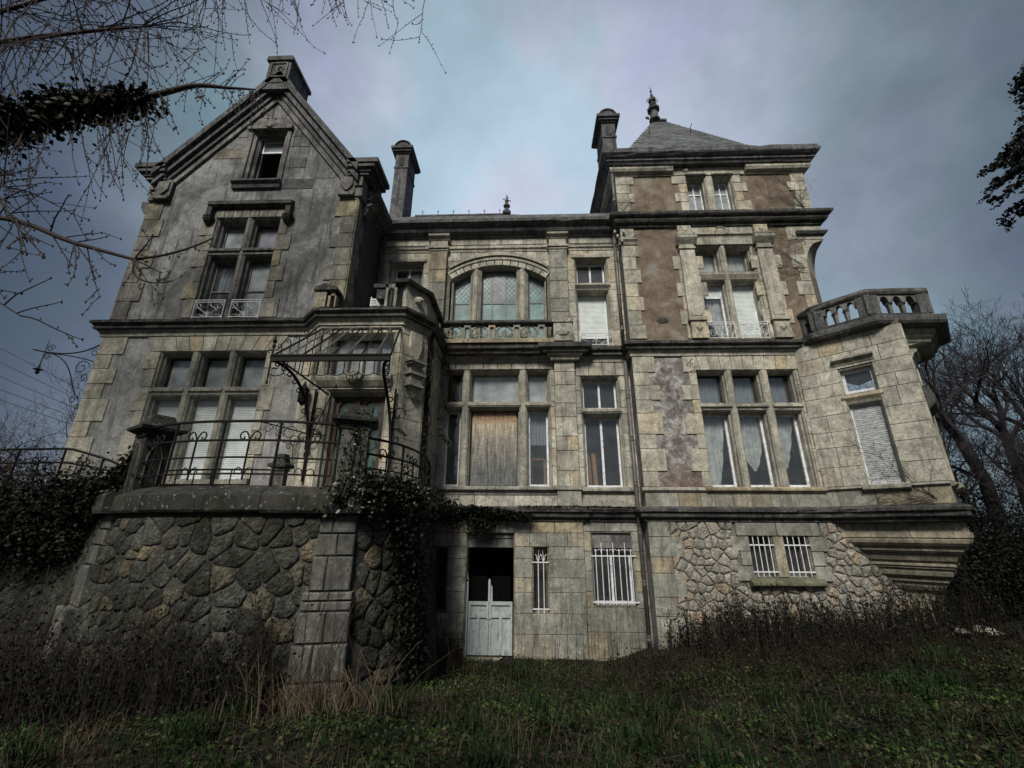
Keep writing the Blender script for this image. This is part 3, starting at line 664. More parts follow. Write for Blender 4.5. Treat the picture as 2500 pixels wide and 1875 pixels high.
# ================= MIDDLE
CU=[(-2.29,-1.74),(-1.60,-.15),(-.01,.67)]
CH=[(a,b,6.05,6.99) for a,b in CU]+[(a,b,3.76,5.90) for a,b in CU]+[(1.52,2.60,5.86,6.78),(1.52,2.60,3.74,5.70)]
CH+=[(-2.30,.66,7.75,10.46),(1.52,2.52,9.80,10.68),(1.52,2.52,7.72,9.55),(-4.2,-3.15,7.85,10.62)]
BH=[(-1.49,-.31,-.12,2.62),(-2.30,-1.95,.83,2.29),(.14,.52,.83,2.29),(1.59,2.60,1.0,2.64)]
wall(B,C,LX1,TX0,-.6,12.0,CH+BH,'mortar_light')
cz=[3.70,4.25,4.62,5.2,5.68,6.05,6.5,7.0]
ashlar(B,C,-2.43,.80,[3.24,3.66],[],seed=3,L=(.9,1.3))
ashlar(B,C,1.37,TX0,[3.24,3.60],[],seed=4,L=(.7,.9))
ashlar(B,C,-2.43,.80,[3.76,4.28,4.75,5.28,5.9,6.05,6.5,6.99],[h for h in CH if h[1]<1]+[(-1.74,-1.6,3,7),(-.15,-.01,3,7)],seed=5,L=(.25,.5))
ashlar(B,C,1.37,TX0,[3.74,4.25,4.66,5.15,5.70,5.86,6.35,6.78],CH,seed=6,L=(.25,.5))
voussoirs(B,C,-2.40,.79,7.0,7.42,8,.02); voussoirs(B,C,1.40,2.87,6.79,7.38,4,.02)
PL=C.shift(.14)
def pilaster(pl,u0,u1,z0,z1,mat='ashlar',n=8,proud=.14,two=False):
    mb=MB(); mb.pbox(pl,u0+.015,u1-.015,-.02,proud-.02,z0,z1); pq=mb.build('pilaster','mortar_light',B)
    h=(z1-z0)/n; z=z0; fr=pl.shift(proud-.02)
    for k in range(n):
        hh=h*(1.15 if k%2 else .85)
        if two and k%2==0:
            m_=(u0+u1)/2+rnd.uniform(-.04,.04); block(pq,'ashlar_block',fr,u0,m_-.006,z+.006,z+hh-.006,.022,mat,back=.06); block(pq,'ashlar_block',fr,m_+.006,u1,z+.006,z+hh-.006,.022,mat,back=.06)
        else: block(pq,'ashlar_block',fr,u0,u1,z+.006,z+hh-.006,.022,mat,back=.06)
        z+=hh
    return pq
pilaster(C,.80,1.36,3.75,7.40,n=8,two=True)
mb=MB(); mb.pbox(C,.78,1.38,0,.20,3.20,3.66); mb.pbox(C,.75,1.41,0,.24,3.66,3.76); mb.build('pedestal','ashlar_low',B)
# sills
mb=MB(); mb.prism([(-.05,3.76),(.06,3.76),(.14,3.72),(.14,3.67),(.06,3.63),(.04,3.55),(-.05,3.55)],lambda p,t:C.P(t,p[0],p[1]),-2.43,.76); mb.build('window_ledge','ashlar_low',B)
mb=MB(); mb.prism([(-.05,3.74),(.06,3.74),(.12,3.70),(.12,3.64),(.05,3.58),(-.05,3.58)],lambda p,t:C.P(t,p[0],p[1]),1.42,2.72); mb.build('window_ledge','ashlar_low',B)
# lights main floor
light(B,C,*CU[0],6.05,6.99,ringmat='moulding',frame='rusty_iron',pane='pane_clear')
light(B,C,*CU[1],6.05,6.99,frame='moulding',pane='pane_skypale',back=('sky_backing','backing_skygrey'))
light(B,C,*CU[2],6.05,6.99,frame='moulding',pane='pane_skypale',back=('sky_backing','backing_skygrey'))
light(B,C,*CU[0],3.76,5.90,pane='pane_clear',ft=.05)
w_=light(B,C,*CU[1],3.76,5.90,nopane=True,frame='moulding_grey',label='wide window boarded up with weathered plywood')
mb=MB(); mb.pbox(C,-1.49,-.26,-.235,-.22,3.80,5.80); mb.build('plywood_board','plywood',w_)
light(B,C,*CU[2],3.76,5.90,pane='pane_clear',ft=.05,back=('half','backing_skygrey'))
for a,b in CU: transom(B,C,a-.02,b+.02,6.05,5.90,proud=.04)
for a,b in ((-1.74,-1.60),(-.15,-.01)): mullion(B,C,a,b,3.76,6.99)
light(B,C,1.52,2.60,5.86,6.78,mull=1,pane='pane_clear'); light(B,C,1.52,2.60,3.74,5.70,mull=1,pane='pane_clear',ft=.05); transom(B,C,1.50,2.62,5.86,5.70)
# frieze + balcony cornice above main floor
CP=[(-2.43,11.4),(1.45,11.4)]
sweep(B,'frieze_moulding','moulding',[(0,7.18),(.06,7.2),(.08,7.28),(.16,7.33),(.16,7.38)],[(-2.43,11.4),(.76,11.4),(.76,11.22),(1.42,11.22),(1.42,11.4)])
sweep(B,'cornice','cornice_dark',[(0,7.38),(.30,7.38),(.32,7.44),(.40,7.50),(.42,7.62),(.0,7.70)],[(-2.43,11.4),(.76,11.4),(.76,11.3),(1.42,11.3),(1.42,11.4)])
sweep(B,'frieze_moulding','moulding',P1,[(1.42,11.4),(TX0,11.4)]); sweep(B,'cornice','cornice_dark',P2,[(1.50,11.4),(TX0,11.4)])
# balustrade of the middle balcony
bal=thing('balustrade','pierced stone balustrade of round arches below the great arched window','balustrade',(-.8,11.0,7.65))
Bp=Plane(0,11.02,0)
mb=MB(); mb.prism([(-.12,8.20),(-.12,8.29),(-.08,8.33),(.10,8.33),(.13,8.29),(.13,8.24),(.09,8.20)],lambda p,t:Bp.P(t,p[0],p[1]),-2.42,.78); mb.build('handrail','cornice_dark',bal)
mb=MB(); mb.pbox(Bp,-2.42,.78,-.1,.1,7.64,7.76); mb.build('plinth','ashlar_low',bal)
mb=MB(); mb.pbox(Bp,.78,1.30,-.14,.14,7.66,8.22); mb.pbox(Bp,.74,1.34,-.17,.17,8.22,8.34); mb.blob(Bp.P(1.04,.15,7.93),.16,(1.2,.25,.8),8); mb.build('pedestal','ashlar_low',bal)
bw=.62
for k in range(4):
    c0=-2.0+k*.70
    mb=MB()
    # posts with lancet slots
    u=c0+.35
    mb.pbox(Bp,u-.095,u-.055,-.07,.07,7.76,8.20); mb.pbox(Bp,u+.055,u+.095,-.07,.07,7.76,8.20); mb.pbox(Bp,u-.055,u+.055,-.07,.07,8.12,8.20)
    mb.tube([Bp.P(u+.05*math.cos(a),0,8.07+.05*math.sin(a)) for a in [PI*i/6 for i in range(7)]],.02,5)
    mb.build('lancet_post','ashlar_low',bal)
    mb=MB()
    mb.tube([Bp.P(c0+.245*math.cos(a),0,7.93+.25*math.sin(a)) for a in [PI*i/12 for i in range(13)]],.035,6)
    for sg in (-1,1):
        mb.tube([Bp.P(c0+sg*x,0,z) for x,z in bez((.245,7.93),(.2,7.80),(.06,7.84),(.0,7.94),7)],.025,5)
        mb.tube([Bp.P(c0+sg*x,0,z) for x,z in bez((.245,7.93),(.16,7.95),(.14,7.88),(.09,7.86),5)],.02,5)
        mb.blob(Bp.P(c0+sg*.05,0,7.97),.03,(1,1,1))
    mb.tube([Bp.P(c0,0,7.76),Bp.P(c0,0,8.02)],.022,5); mb.blob(Bp.P(c0,0,8.02),.035)
    mb.build('arch_tracery','ashlar_low',bal)
# arched window: spandrels, archivolt, lights
acx,acz,Rr,Ro=-.82,8.09,2.36,2.79
def arc(u,rad=Rr): return acz+math.sqrt(max(0,rad*rad-(u-acx)**2))
mb=MB(); n=24
for k in range(n):
    a=-2.30+2.96*k/n; b=-2.30+2.96*(k+1)/n
    mb.add([C.P(a,0,arc(a)),C.P(b,0,arc(b)),C.P(b,0,10.47),C.P(a,0,10.47),C.P(a,-.4,arc(a)),C.P(b,-.4,arc(b))],[(0,1,2,3),(0,4,5,1)])
mb.build('arch_spandrel','moulding',B)
for rr,wd in ((Rr,.02),(Ro-.14,.04)):
    pass
nv=13; t0=math.asin(1.46/Rr)
for k in range(nv):
    a=-t0*.99+2*t0*.99*k/nv; b=-t0*.99+2*t0*.99*(k+1)/nv; g=.003
    pts=[(acx+Rr*math.sin(a+g),acz+Rr*math.cos(a+g)),(acx+Rr*math.sin(b-g),acz+Rr*math.cos(b-g)),(acx+(Ro-.12)*math.sin(b-g)*.97,acz+(Ro-.12)*math.cos(b-g)),(acx+(Ro-.12)*math.sin(a+g)*.97,acz+(Ro-.12)*math.cos(a+g))]
    frustum(B,'voussoir',C.P,pts,0,.05,.012,'ashlar')
mb=MB(); A=[acx+x for x in [(-1.50+3.0*k/24) for k in range(25)]]
for k in range(24):
    a,b=A[k],A[k+1]
    for zo,w0,w1,th in ((Ro-.12,0,.13,.12),(Ro-.24,0,.08,.10)):
        q=[C.P(a,w1,arc(a,zo)),C.P(b,w1,arc(b,zo)),C.P(b,w1,arc(b,zo)+th),C.P(a,w1,arc(a,zo)+th),C.P(a,0,arc(a,zo)),C.P(b,0,arc(b,zo)),C.P(b,0,arc(b,zo)+th),C.P(a,0,arc(a,zo)+th)]
        mb.add(q,[(0,1,2,3),(4,5,1,0),(3,2,6,7)])
mb.build('archivolt','moulding',B)
def archlight(u0,u1,z0,pane,lead,bars):
    mb=MB(); n=10; us=[u0+(u1-u0)*k/n for k in range(n+1)]; ins=.05
    # jamb lining
    for w0,w1,i0,i1 in ((-.02,-.08,0,ins),(-.08,-.34,ins,ins)):
        for (u,s_) in ((u0,1),(u1,-1)):
            a=u+s_*i0; b=u+s_*i1; mb.add([C.P(a,w0,z0),C.P(b,w1,z0),C.P(b,w1,arc(b)-i1),C.P(a,w0,arc(a)-i0)],[(0,1,2,3) if s_<0 else (3,2,1,0)])
        for k in range(n):
            a,b=us[k],us[k+1]; mb.add([C.P(a,w0,arc(a)-i0),C.P(b,w0,arc(b)-i0),C.P(b,w1,arc(b)-i1),C.P(a,w1,arc(a)-i1)],[(0,3,2,1)])
    wn=mb.build('window','moulding',B)
    g=MB()
    for k in range(n):
        a,b=max(us[k],u0+ins),min(us[k+1],u1-ins); g.add([C.P(a,-.26,z0),C.P(b,-.26,z0),C.P(b,-.26,arc(b)-ins),C.P(a,-.26,arc(a)-ins)],[(0,1,2,3)])
    g.build('leaded_pane',pane,wn)
    f=MB()
    for u in bars: f.pbox(C,u-.015,u+.015,-.26,-.235,z0,arc(u)-ins)
    f.pbox(C,u0+ins,u1-ins,-.26,-.24,9.25,9.28); f.pbox(C,u0+ins,u0+ins+.03,-.26,-.23,z0,arc(u0+ins)-ins); f.pbox(C,u1-ins-.03,u1-ins,-.26,-.23,z0,arc(u1-ins)-ins)
    f.tube([C.P(u,-.245,arc(u)-ins-.015) for u in us[1:-1]],.018,4)
    f.build('frame','zinc_pipe',wn)
    # lead lattice in the upper part
    l=MB(); st=.14; zb=9.28
    def L2(p,q):
        l.tube([C.P(p[0],-.255,p[1]),C.P(q[0],-.255,q[1])],.004,3,cap=False)
    a,b=u0+ins,u1-ins; k=a-3
    while k<b+3:
        for sg in (1,-1):
            seg=[]
            for i in range(50):
                z=zb+i*.03; u=k+sg*(z-zb)*.8
                if a<u<b and z<arc(u)-ins: seg.append((u,z))
            if len(seg)>2: L2(seg[0],seg[-1])
        k+=st
    l.build('lead_lattice',"moulding_grey",wn); return wn
archlight(-2.25,-1.63,7.76,'pane_teal',1,()); archlight(-1.39,-.22,7.76,'pane_teal',1,(-1.02,-.60)); archlight(.04,.63,7.76,'pane_teal',1,())
mb=MB(); mb.pbox(C,-1.0,-.62,-.256,-.254,9.29,10.28); mb.build('violet_pane','pane_violet',B)
for a,b in ((-1.63,-1.39),(-.22,.04)):
    mb=MB(); c=(a+b)/2; mb.prism([(a,-.3),(a,-.06),(a+.05,.0),(c-.05,.0),(c-.05,.05),(c+.05,.05),(c+.05,.0),(b-.05,.0),(b,-.06),(b,-.3)],lambda p,t:C.P(p[0],p[1],t),7.75,arc(c)-.02); mb.build('mullion','moulding',B)
# arch surround ashlar & pilasters
hs=[(-2.42,.74,7.7,10.95)]
ashlar(B,C,-3.15,.74,[10.95,11.2],[],seed=9,L=(.5,.8)); ashlar(B,C,-4.55,TX0,[11.22,11.48],[],seed=10,L=(.6,.9))
for i,(zb,zt) in enumerate(((10.30,10.62),(10.62,10.94))):
    for sg in (-1,1):
        for k in range(3):
            ua=acx+sg*(1.60-k*.42); ub=acx+sg*(1.60-(k+1)*.42+.012); a,b=min(ua,ub),max(ua,ub)
            mid=(a+b)/2
            if arc(min(max(mid,acx-1.5),acx+1.5),Ro)<zb+.22: frustum(B,'ashlar_block',C.P,[(a,max(zb,arc(a,Ro)+.01)+.006),(b,max(zb,arc(b,Ro)+.01)+.006),(b,zt-.006),(a,zt-.006)],0,.02,.006,'ashlar')
ashlar(B,C,-4.55,-2.97,[7.7,8.2,8.7,9.2,9.7,10.2,10.65],[(-4.2,-3.15,7.85,10.62)],seed=12)
ashlar(B,C,1.28,TX0,[7.7,8.2,8.65,9.15,9.55,9.8,10.25,10.70],[(1.52,2.52,7.72,10.68)],seed=13)
ashlar(B,C,-4.55,-2.97,[10.65,10.95],[],seed=14); ashlar(B,C,1.28,TX0,[10.70,10.95],[],seed=15)
for a,b in ((-2.96,-2.43),(.74,1.28)):
    pilaster(C,a,b,7.70,10.86,n=6,mat='ashlar_low')
    mb=MB(); mb.pbox(C,a-.06,b+.06,0,.22,11.0,11.06); mb.pbox(C,a-.03,b+.03,0,.18,10.93,11.0); mb.pbox(C,a-.01,b+.01,0,.15,10.86,10.93); mb.pbox(C,a,b,0,.15,11.06,11.32)
    mb.prism([(0,11.32),(.17,11.32),(.19,11.38),(.27,11.42),(.28,11.48),(0,11.48)],lambda p,t:C.P(t,p[0],p[1]),a-.06,b+.06); mb.build('capital','moulding',B)
mb=MB()
for a,b in ((-4.58,-2.97),(-2.42,.73),(1.29,TX0)):
    mb.prism([(0,10.95),(.035,10.95),(.05,11.02),(.09,11.05),(.09,11.09),(0,11.10)],lambda p,t:C.P(t,p[0],p[1]),a,b)
mb.build('string_course','moulding',B)
PR=[(0,11.44),(.08,11.46),(.10,11.52),(.22,11.58),(.25,11.64),(.25,11.70),(.36,11.76),(.42,11.80),(.43,11.90),(.0,11.96)]
sweep(B,'roof_cornice','roof_cornice',PR,[(LX1+.02,11.4),(TX0,11.4)])
mb=MB(); mb.pbox(C,LX1,TX0,.20,.37,11.92,12.06); mb.build('gutter','slate',B)
# small windows
light(B,C,-4.18,-3.15,7.85,10.62,mull=1,pane='pane_clear',bars=())
for q_ in ((1.44,2.60,0,.06,10.68,10.76),(-4.26,-3.08,0,.06,10.62,10.70)): mb=MB(); mb.pbox(C,*q_); mb.build('window_head','moulding',B)
light(B,C,1.52,2.52,9.80,10.68,mull=1,pane='pane_clear'); light(B,C,1.52,2.52,7.72,9.55,shut=8.08,pane='pane_clear'); transom(B,C,1.50,2.56,9.80,9.55,proud=.08)
railing_small(B,C,1.54,2.50,7.70,8.14,.08,2,label='white iron window railing with splayed scrolls beside the downpipe')
# middle roof
slates(B,'slate',(-4.4,11.15,11.98),(TX0,11.15,11.98),(-.60,14.,14.6),(-4.4,14.,14.6),16,.24,seed=5)
mb=MB(); mb.add([(-.6,14,14.6),(TX0,11.2,11.98),(TX0,16.8,11.98),(-4.4,16.8,11.98),(-4.4,14,14.6)],[(0,1,2),(0,2,3,4)]); mb.build('roof','slate',B)
mb=MB(); mb.tube([(-4.4,14,14.62),(-.6,14,14.62)],.06,6)
for k in range(6): mb.tube([(-4.1+k*.62,14,14.62),(-4.1+k*.62,13.96,14.85)],.012,4); mb.tube([(-4.15+k*.62,13.96,14.8),(-4.05+k*.62,13.96,14.8)],.01,4)
mb.build('ridge','roof_cornice',B)
mb=MB(); mb.lathe((-.72,13.9,14.55),[(.16,0),(.17,.12),(.08,.16),(.06,.3),(.13,.36),(.14,.42),(.05,.5),(.05,.6),(.09,.64),(.04,.7),(.02,.95)],8)
for k in range(4):
    a=k*PI/2+.4; mb.tube([(-.72,13.9,15.22),(-.72+.12*math.cos(a),13.9+.12*math.sin(a),15.28),(-.72+.17*math.cos(a),13.9+.17*math.sin(a),15.22)],.02,4)
mb.build('finial','moulding_grey',B)
# basement of the middle, slightly proud left of the step
BM=C.shift(.06)
mb=MB()
hb=[(-1.49,-.31,-.2,2.62),(-2.30,-1.95,.83,2.29),(.14,.52,.83,2.29)]
wall(B,BM,-2.6,1.40,-.6,2.92,hb,'mortar',name='basement_wall',back=.05)
mb.pbox(C,1.395,1.402,0,.06,-.6,2.92); mb.build('basement_return','ashlar_low',B)
ashlar(B,BM,-2.6,1.40,[-.55,-.10,.40,.83,1.28,1.60,2.02,2.30,2.62,2.90],hb,'ashlar_low',seed=20,L=(.38,.75),proud=.03)
ashlar(B,C,1.40,TX0,[-.3,.45,.95,1.3,1.75,2.2,2.66,2.90],[(1.59,2.60,1.0,2.64)],'ashlar_low',seed=21,L=(.5,.9))
for h in hb[1:]: light(B,BM,*h,rings=[(0,0),(.02,.02),(.02,.5)],nopane=False,frame='zinc_pipe',ringmat='ashlar_low',pane='pane_clear',dep=.38,ft=.03)
light(B,C,1.59,2.60,1.0,2.64,rings=[(0,0),(.02,.02),(.02,.46)],frame='white_paint',ringmat='ashlar_low',mull=1)
mb=MB(); mb.pbox(C,1.61,2.58,-.2,-.06,2.28,2.62); mb.build('lintel','moulding_grey',B)
for w_,u0,u1,z0,z1,ub in ((.02,.14,.52,.93,1.95,(.27,.40)),(.02,-2.30,-1.95,.93,1.95,(-2.18,-2.06))):
    mb=MB()
    for z in (z0,z1): mb.pbox(BM,u0-.01,u1+.01,.02,.05,z-.012,z+.012)
    for u in ub: mb.tube([BM.P(u,.035,z0-.08),BM.P(u,.035,z1+.12)],.013,5); mb.lathe(BM.P(u,.035,z0-.12),[(.004,0),(.018,.04),(.008,.08)],5)
    for u in ub:
        for sg in (-1,1): mb.tube([BM.P(u+sg*x,.035,z1+y) for x,y in ((0,.02),(.03,.07),(.035,.14),(.075,.18) )],.009,4)
        mb.tube([BM.P(u,.035,z1+.1),BM.P(u+(.02 if u==ub[0] else -.02),.035,z1+.27)],.01,4,r1=.003)
    mb.build('window_grille','white_iron' if u0>0 else 'black_iron',B)
mb=MB()
for z in (1.08,2.10): mb.pbox(C,1.56,2.66,.02,.05,z-.014,z+.014)
for k in range(7):
    u=1.68+k*.142; mb.tube([C.P(u,.035,1.02),C.P(u,.035,2.10+(.10 if k%2==0 else .30))],.013,5)
    if k%2==0: mb.blob(C.P(u,.035,2.22),.025,(1,1,1.6))
    else:
        for sg in (-1,1): mb.tube([C.P(u+sg*x,.035,2.14+y) for x,y in ((0,.0),(.015,.09),(.06,.11),(.09,.08))],.009,4)
        mb.tube([C.P(u,.035,2.3),C.P(u,.035,2.42)],.012,4,r1=.002)
mb.build('window_grille','white_iron',B,)['label']='white barred grille with spear tips'
# basement door
mb=MB(); ringset(mb,BM,(-1.49,-.31,-.12,2.62),[(0,0),(.015,.02),(.015,.5)]); dq=mb.build('doorway','ashlar_low',B)
mb=MB(); mb.prism([(0,2.60),(0,2.50),(-.03,2.48),(-.03,2.28),(-.20,2.28),(-.20,2.62)],lambda p,t:BM.P(t,p[0]-.06,p[1]),-1.48,-.32); mb.build('lintel','moulding_grey',dq)
mb=MB(); mb.pbox(BM,-1.44,-.32,-.5,.10,-.35,-.12); mb.build('doorstep','ashlar_low',dq)
dd=thing('cellar_door','broken pale blue double door with missing upper panes in the basement doorway','door',BM.P(-.9,-.22,-.1),None)
for k,(a,b) in enumerate(((-1.42,-.93),(-.92,-.36))):
    mb=MB(); w=-.22
    mb.pbox(BM,a,b,w-.04,w,-.08,1.03)
    for (p,q,c,d) in ((a,a+.05,-.08,1.05),(b-.05,b,-.08,1.05),(a+.05,b-.05,-.08,.05),(a+.05,b-.05,.70,.78),(a+.05,b-.05,.97,1.05),((a+b)/2-.03,(a+b)/2+.03,.05,.70)): mb.pbox(BM,p,q,w,w+.035,c,d)
    lf=mb.build('door_leaf','blue_door',dd)
    g=MB()
    for z in [1.1+.05*i for i in range(11)]: g.tube([BM.P(a+.05,w-.02,z),BM.P(b-.05,w-.02,z)],.0025,3)
    for i in range(9): u=a+.06+(b-a-.12)*i/8; g.tube([BM.P(u,w-.02,1.05),BM.P(u,w-.02,1.6)],.004,3)
    g.build('wire_mesh','black_iron',lf)
mb=MB(); w=-.2; mb.add([BM.P(-.95,w,1.05),BM.P(-.89,w,1.05),BM.P(-.90,w,1.52),BM.P(-.93,w,1.56),BM.P(-.95,w,1.50),BM.P(-.95,w-.04,1.05),BM.P(-.89,w-.04,1.05),BM.P(-.90,w-.04,1.52),BM.P(-.93,w-.04,1.56),BM.P(-.95,w-.04,1.5)],[(0,1,2,3,4),(9,8,7,6,5),(0,5,6,1),(1,6,7,2),(2,7,8,3),(3,8,9,4),(4,9,5,0)])
mb.add([BM.P(-.88,w,1.05),BM.P(-.84,w,1.05),BM.P(-.85,w,1.38),BM.P(-.88,w,1.42)],[(0,1,2,3)]); mb.build('broken_stile','blue_door',dd)
mb=MB(); mb.pbox(BM,-1.475,-1.43,-.3,-.12,-.1,1.55); mb.add([BM.P(-1.47,-.12,1.5),BM.P(-1.43,-.12,1.5),BM.P(-1.465,-.12,1.75)],[(0,1,2)]); mb.build('door_frame','blue_door',dd)
mb=MB(); mb.blob(BM.P(-.965,-.19,.66),.02); mb.blob(BM.P(-.90,-.19,.66),.02); mb.build('handle','rusty_iron',dd)
# ================= TOWER
TU=[(4.57,5.37),(5.50,6.29),(6.44,7.18)]
TH=[(a,b,5.87,6.78) for a,b in TU]+[(a,b,3.71,5.68) for a,b in TU]
TH2=[(5.03,5.82,9.86,10.77),(5.93,6.73,9.86,10.77),(5.03,5.82,7.72,9.60),(5.93,6.73,7.72,9.60)]
TH3=[(5.12,5.74,12.06,13.40),(5.95,6.57,12.06,13.40)]
THB=[(5.24,5.77,1.68,2.57),(6.04,6.60,1.68,2.57)]
wall(B,T,TX0,7.25,2.9,7.5,TH,'render_mottled')
wall(B,T,TX0,8.22,7.5,11.9,TH2,'render_brown')
wall(B,T,TX0,8.80,11.9,14.0,TH3,'render_brown')
wall(B,T,TX0,8.67,-.3,2.92,THB,'mortar_light',name='basement_wall')
wall(B,Plane(TX0,BK,-90),0,BK-11,-.3,14.0,[],'render_grey',back=.2)
# right side and chamfer
mb=MB(); cx0=8.22; 
mb.add([(cx0,11.0,7.5),(TX1,11.65,7.5),(TX1,11.65,11.9),(cx0,11.0,11.9)],[(0,1,2,3)])
mb.build('chamfer_wall','render_brown',B)
CHP=Plane(cx0,11.0,45)
quoins(B,T,cx0,-1,[7.72,8.15,8.6,9.05,9.5,9.95,10.4],.28,.44,'quoin'); 
# squinch: stepped arch under the square corner
mb=MB(); n=8
for k in range(n):
    f0=k/n; f1=(k+1)/n
    def ln(f): return 1-math.sqrt(max(0,1-f*f))
    z0=9.95+.95*f0; z1=9.95+.95*f1; e0,e1=ln(f0),ln(f1)
    def pt(e,z): 
        return (cx0+(TX1-cx0)*e,11.0,z),(TX1,11.65-.65*e,z)
    a,b=pt(e0,z0); c,d=pt(e1,z1); mb.add([a,b,d,c],[(0,1,2,3)])
mb.add([(cx0,11.0,10.9),(TX1,11.0,10.9),(TX1,11.0,11.9),(cx0,11.0,11.9),(TX1,11.7,10.9),(TX1,11.7,11.9)],[(0,1,2,3),(1,4,5,2)])
mb.build('squinch','carved',B)
pf=[(cx0,9.95)]+[(cx0+(TX1-cx0)*(1-math.sqrt(1-(k/8)**2)),9.95+.95*k/8) for k in range(9)]+[(cx0,10.9)]
mb=MB(); mb.prism(pf,lambda p,t:T.P(p[0],t,p[1]),-.02,.02); mb.build('squinch_stone','quoin',B)
for a,b,c,d in ((cx0-.42,cx0+.2,10.42,10.9),(cx0+.21,TX1,10.9,11.10),(cx0-.42,cx0+.2,10.91,11.10)): pass
ashlar(B,T,7.85,TX1,[10.92,11.42],[],'quoin',seed=33,L=(.4,.6))
sweep(B,'string_course','roof_cornice',[(0,11.04),(.08,11.08),(.12,11.14),(.12,11.18),(0,11.2)],[(8.1,10.99),(TX1,10.99),(TX1,12)])
# tower quoins & surrounds
tq=[3.71,4.09,4.66,5.03,5.59,5.95,6.36,6.73,7.22]
quoins(B,T,TX0,1,tq,.42,.62,'quoin'); 
zs1=[3.71,4.09,4.66,5.03,5.59,5.95,6.36,6.73]
quoins(B,T,4.57,-1,zs1,.20,.42,'quoin'); quoins(B,T,7.18,1,zs1,.07,.07,'quoin')
quoins(B,T,4.57,-1,[6.73,7.22],.3,.3,'quoin')
voussoirs(B,T,4.4,7.25,6.785,7.21,10,.06,'quoin')
tq2=[7.72,8.15,8.6,9.05,9.5,9.95,10.4,10.8]
quoins(B,T,TX0,1,tq2,.36,.50,'quoin',first=1)
mb=MB(); mb.prism([(0,10.80),(.05,10.82),(.08,10.90),(.13,10.96),(.13,11.0),(0,11.0)],lambda p,t:T.P(t,p[0],p[1]),TX0-.08,TX0+.48); mb.build('capital','moulding',B)
quoins(B,T,TX0,1,[11.0,11.42],.4,.4,'quoin')
tq3=[12.02,12.4,12.75,13.1,13.42]
quoins(B,T,TX0,1,tq3,.40,.55,'quoin'); quoins(B,T,8.80,-1,tq3,.40,.55,'quoin',first=1)
quoins(B,T,5.12,-1,tq3,.25,.42,'quoin'); quoins(B,T,6.57,1,tq3,.25,.42,'quoin',first=1)
mullion(B,T,5.74,5.95,12.06,13.40,'quoin')
for k in (0,1):
    a,b=(5.12,5.74) if k==0 else (5.95,6.57)
    light(B,T,a,b,12.06,13.40,mull=1,bars=(12.9,),pane='pane_skypale',ft=.035,back=('sky_backing','backing_skygrey'))
# windows floor 2
for k,(a,b) in enumerate(((5.03,5.82),(5.93,6.73))):
    light(B,T,a,b,9.86,10.77,pane='pane_clear',frame='moulding',back=('drape','curtain'))
    light(B,T,a,b,7.72,9.60,pane='pane_clear',shut=(9.12 if k==0 else -1),back=('drapeR','lace') if k==0 else None)
    transom(B,T,a-.02,b+.02,9.86,9.60)
    railing_small(B,T,a+.02,b-.02,7.70,8.20,.05,1,label='white iron window railing with spiral scrolls on the tower')
mullion(B,T,5.82,5.93,7.72,10.77)
for a,b in ((4.60,4.99),(6.86,7.25)):
    mb=MB(); mb.pbox(T,a-.02,b+.02,0,.10,8.30,10.60); mb.pbox(T,a+.05,b-.05,.10,.115,8.4,10.5); mb.build('pilaster','quoin',B)
    for s_ in (-1,1): quoins(B,T,a-.02 if s_<0 else b+.02,s_,tq2[:7],.08,.22,'quoin')
    mb=MB(); mb.pbox(T,a-.05,b+.05,0,.14,10.60,10.65); mb.pbox(T,a-.02,b+.02,0,.11,10.65,10.76)
    for i in range(6): u=a+.02+i*(b-a-.06)/5; mb.pbox(T,u,u+.035,.11,.125,10.66,10.75)
    mb.prism([(0,10.76),(.12,10.76),(.2,10.86),(.24,10.92),(.24,11.0),(0,11.0)],lambda p,t:T.P(t,p[0],p[1]),a-.10,b+.10)
    mb.prism([(0,11.0),(.13,11.0),(.19,11.06),(.20,11.12),(0,11.12)],lambda p,t:T.P(t,p[0],p[1]),a-.07,b+.07); mb.build('capital','moulding',B)
    mb=MB(); mb.pbox(T,a,b,0,.12,11.12,11.42); c=(a+b)/2
    for p,q,r_,s_ in ((a+.03,b-.03,11.16,11.19),(a+.03,b-.03,11.37,11.40),(a+.03,a+.05,11.19,11.37),(b-.05,b-.03,11.19,11.37)): mb.pbox(T,p,q,.12,.135,r_,s_)
    mb.prism([(c-.07,11.36),(c-.07,11.27),(c,11.2),(c+.07,11.27),(c+.07,11.36)],lambda p,t:T.P(p[0],t,p[1]),.12,.145); mb.build('shield_block','quoin',B)
    mb=MB(); mb.pbox(T,a-.04,b+.04,0,.16,7.68,7.80); mb.pbox(T,a-.01,b+.01,0,.13,7.80,8.22); mb.pbox(T,a-.06,b+.06,0,.18,8.22,8.31); c=(a+b)/2
    mb.prism([(c,7.86),(c+.13,8.01),(c,8.16),(c-.13,8.01)],lambda p,t:T.P(c+(p[0]-c)*(1 if t<.14 else .5),t,8.01+(p[1]-8.01)*(1 if t<.14 else .5)),.13,.17); mb.build('pedestal','quoin',B)
ashlar(B,T,5.0,6.85,[11.14,11.42],[],'quoin',proud=.03,seed=35,L=(.3,.5))
mb=MB(); mb.prism([(0,11.0),(.05,11.0),(.07,11.06),(.12,11.10),(.12,11.14),(0,11.14)],lambda p,t:T.P(t,p[0],p[1]),5.07,6.79); mb.pbox(T,5.0,6.85,0,.05,10.78,11.0); mb.build('entablature','moulding',B)
mb=MB(); mb.tube([T.P(5.90+.16*math.cos(a),.04,11.28+.13*math.sin(a)) for a in [2*PI*k/16 for k in range(17)]],.022,6); mb.blob(T.P(5.9,.02,11.28),.13,(1,.3,.8),10); mb.build('medallion','quoin',B)
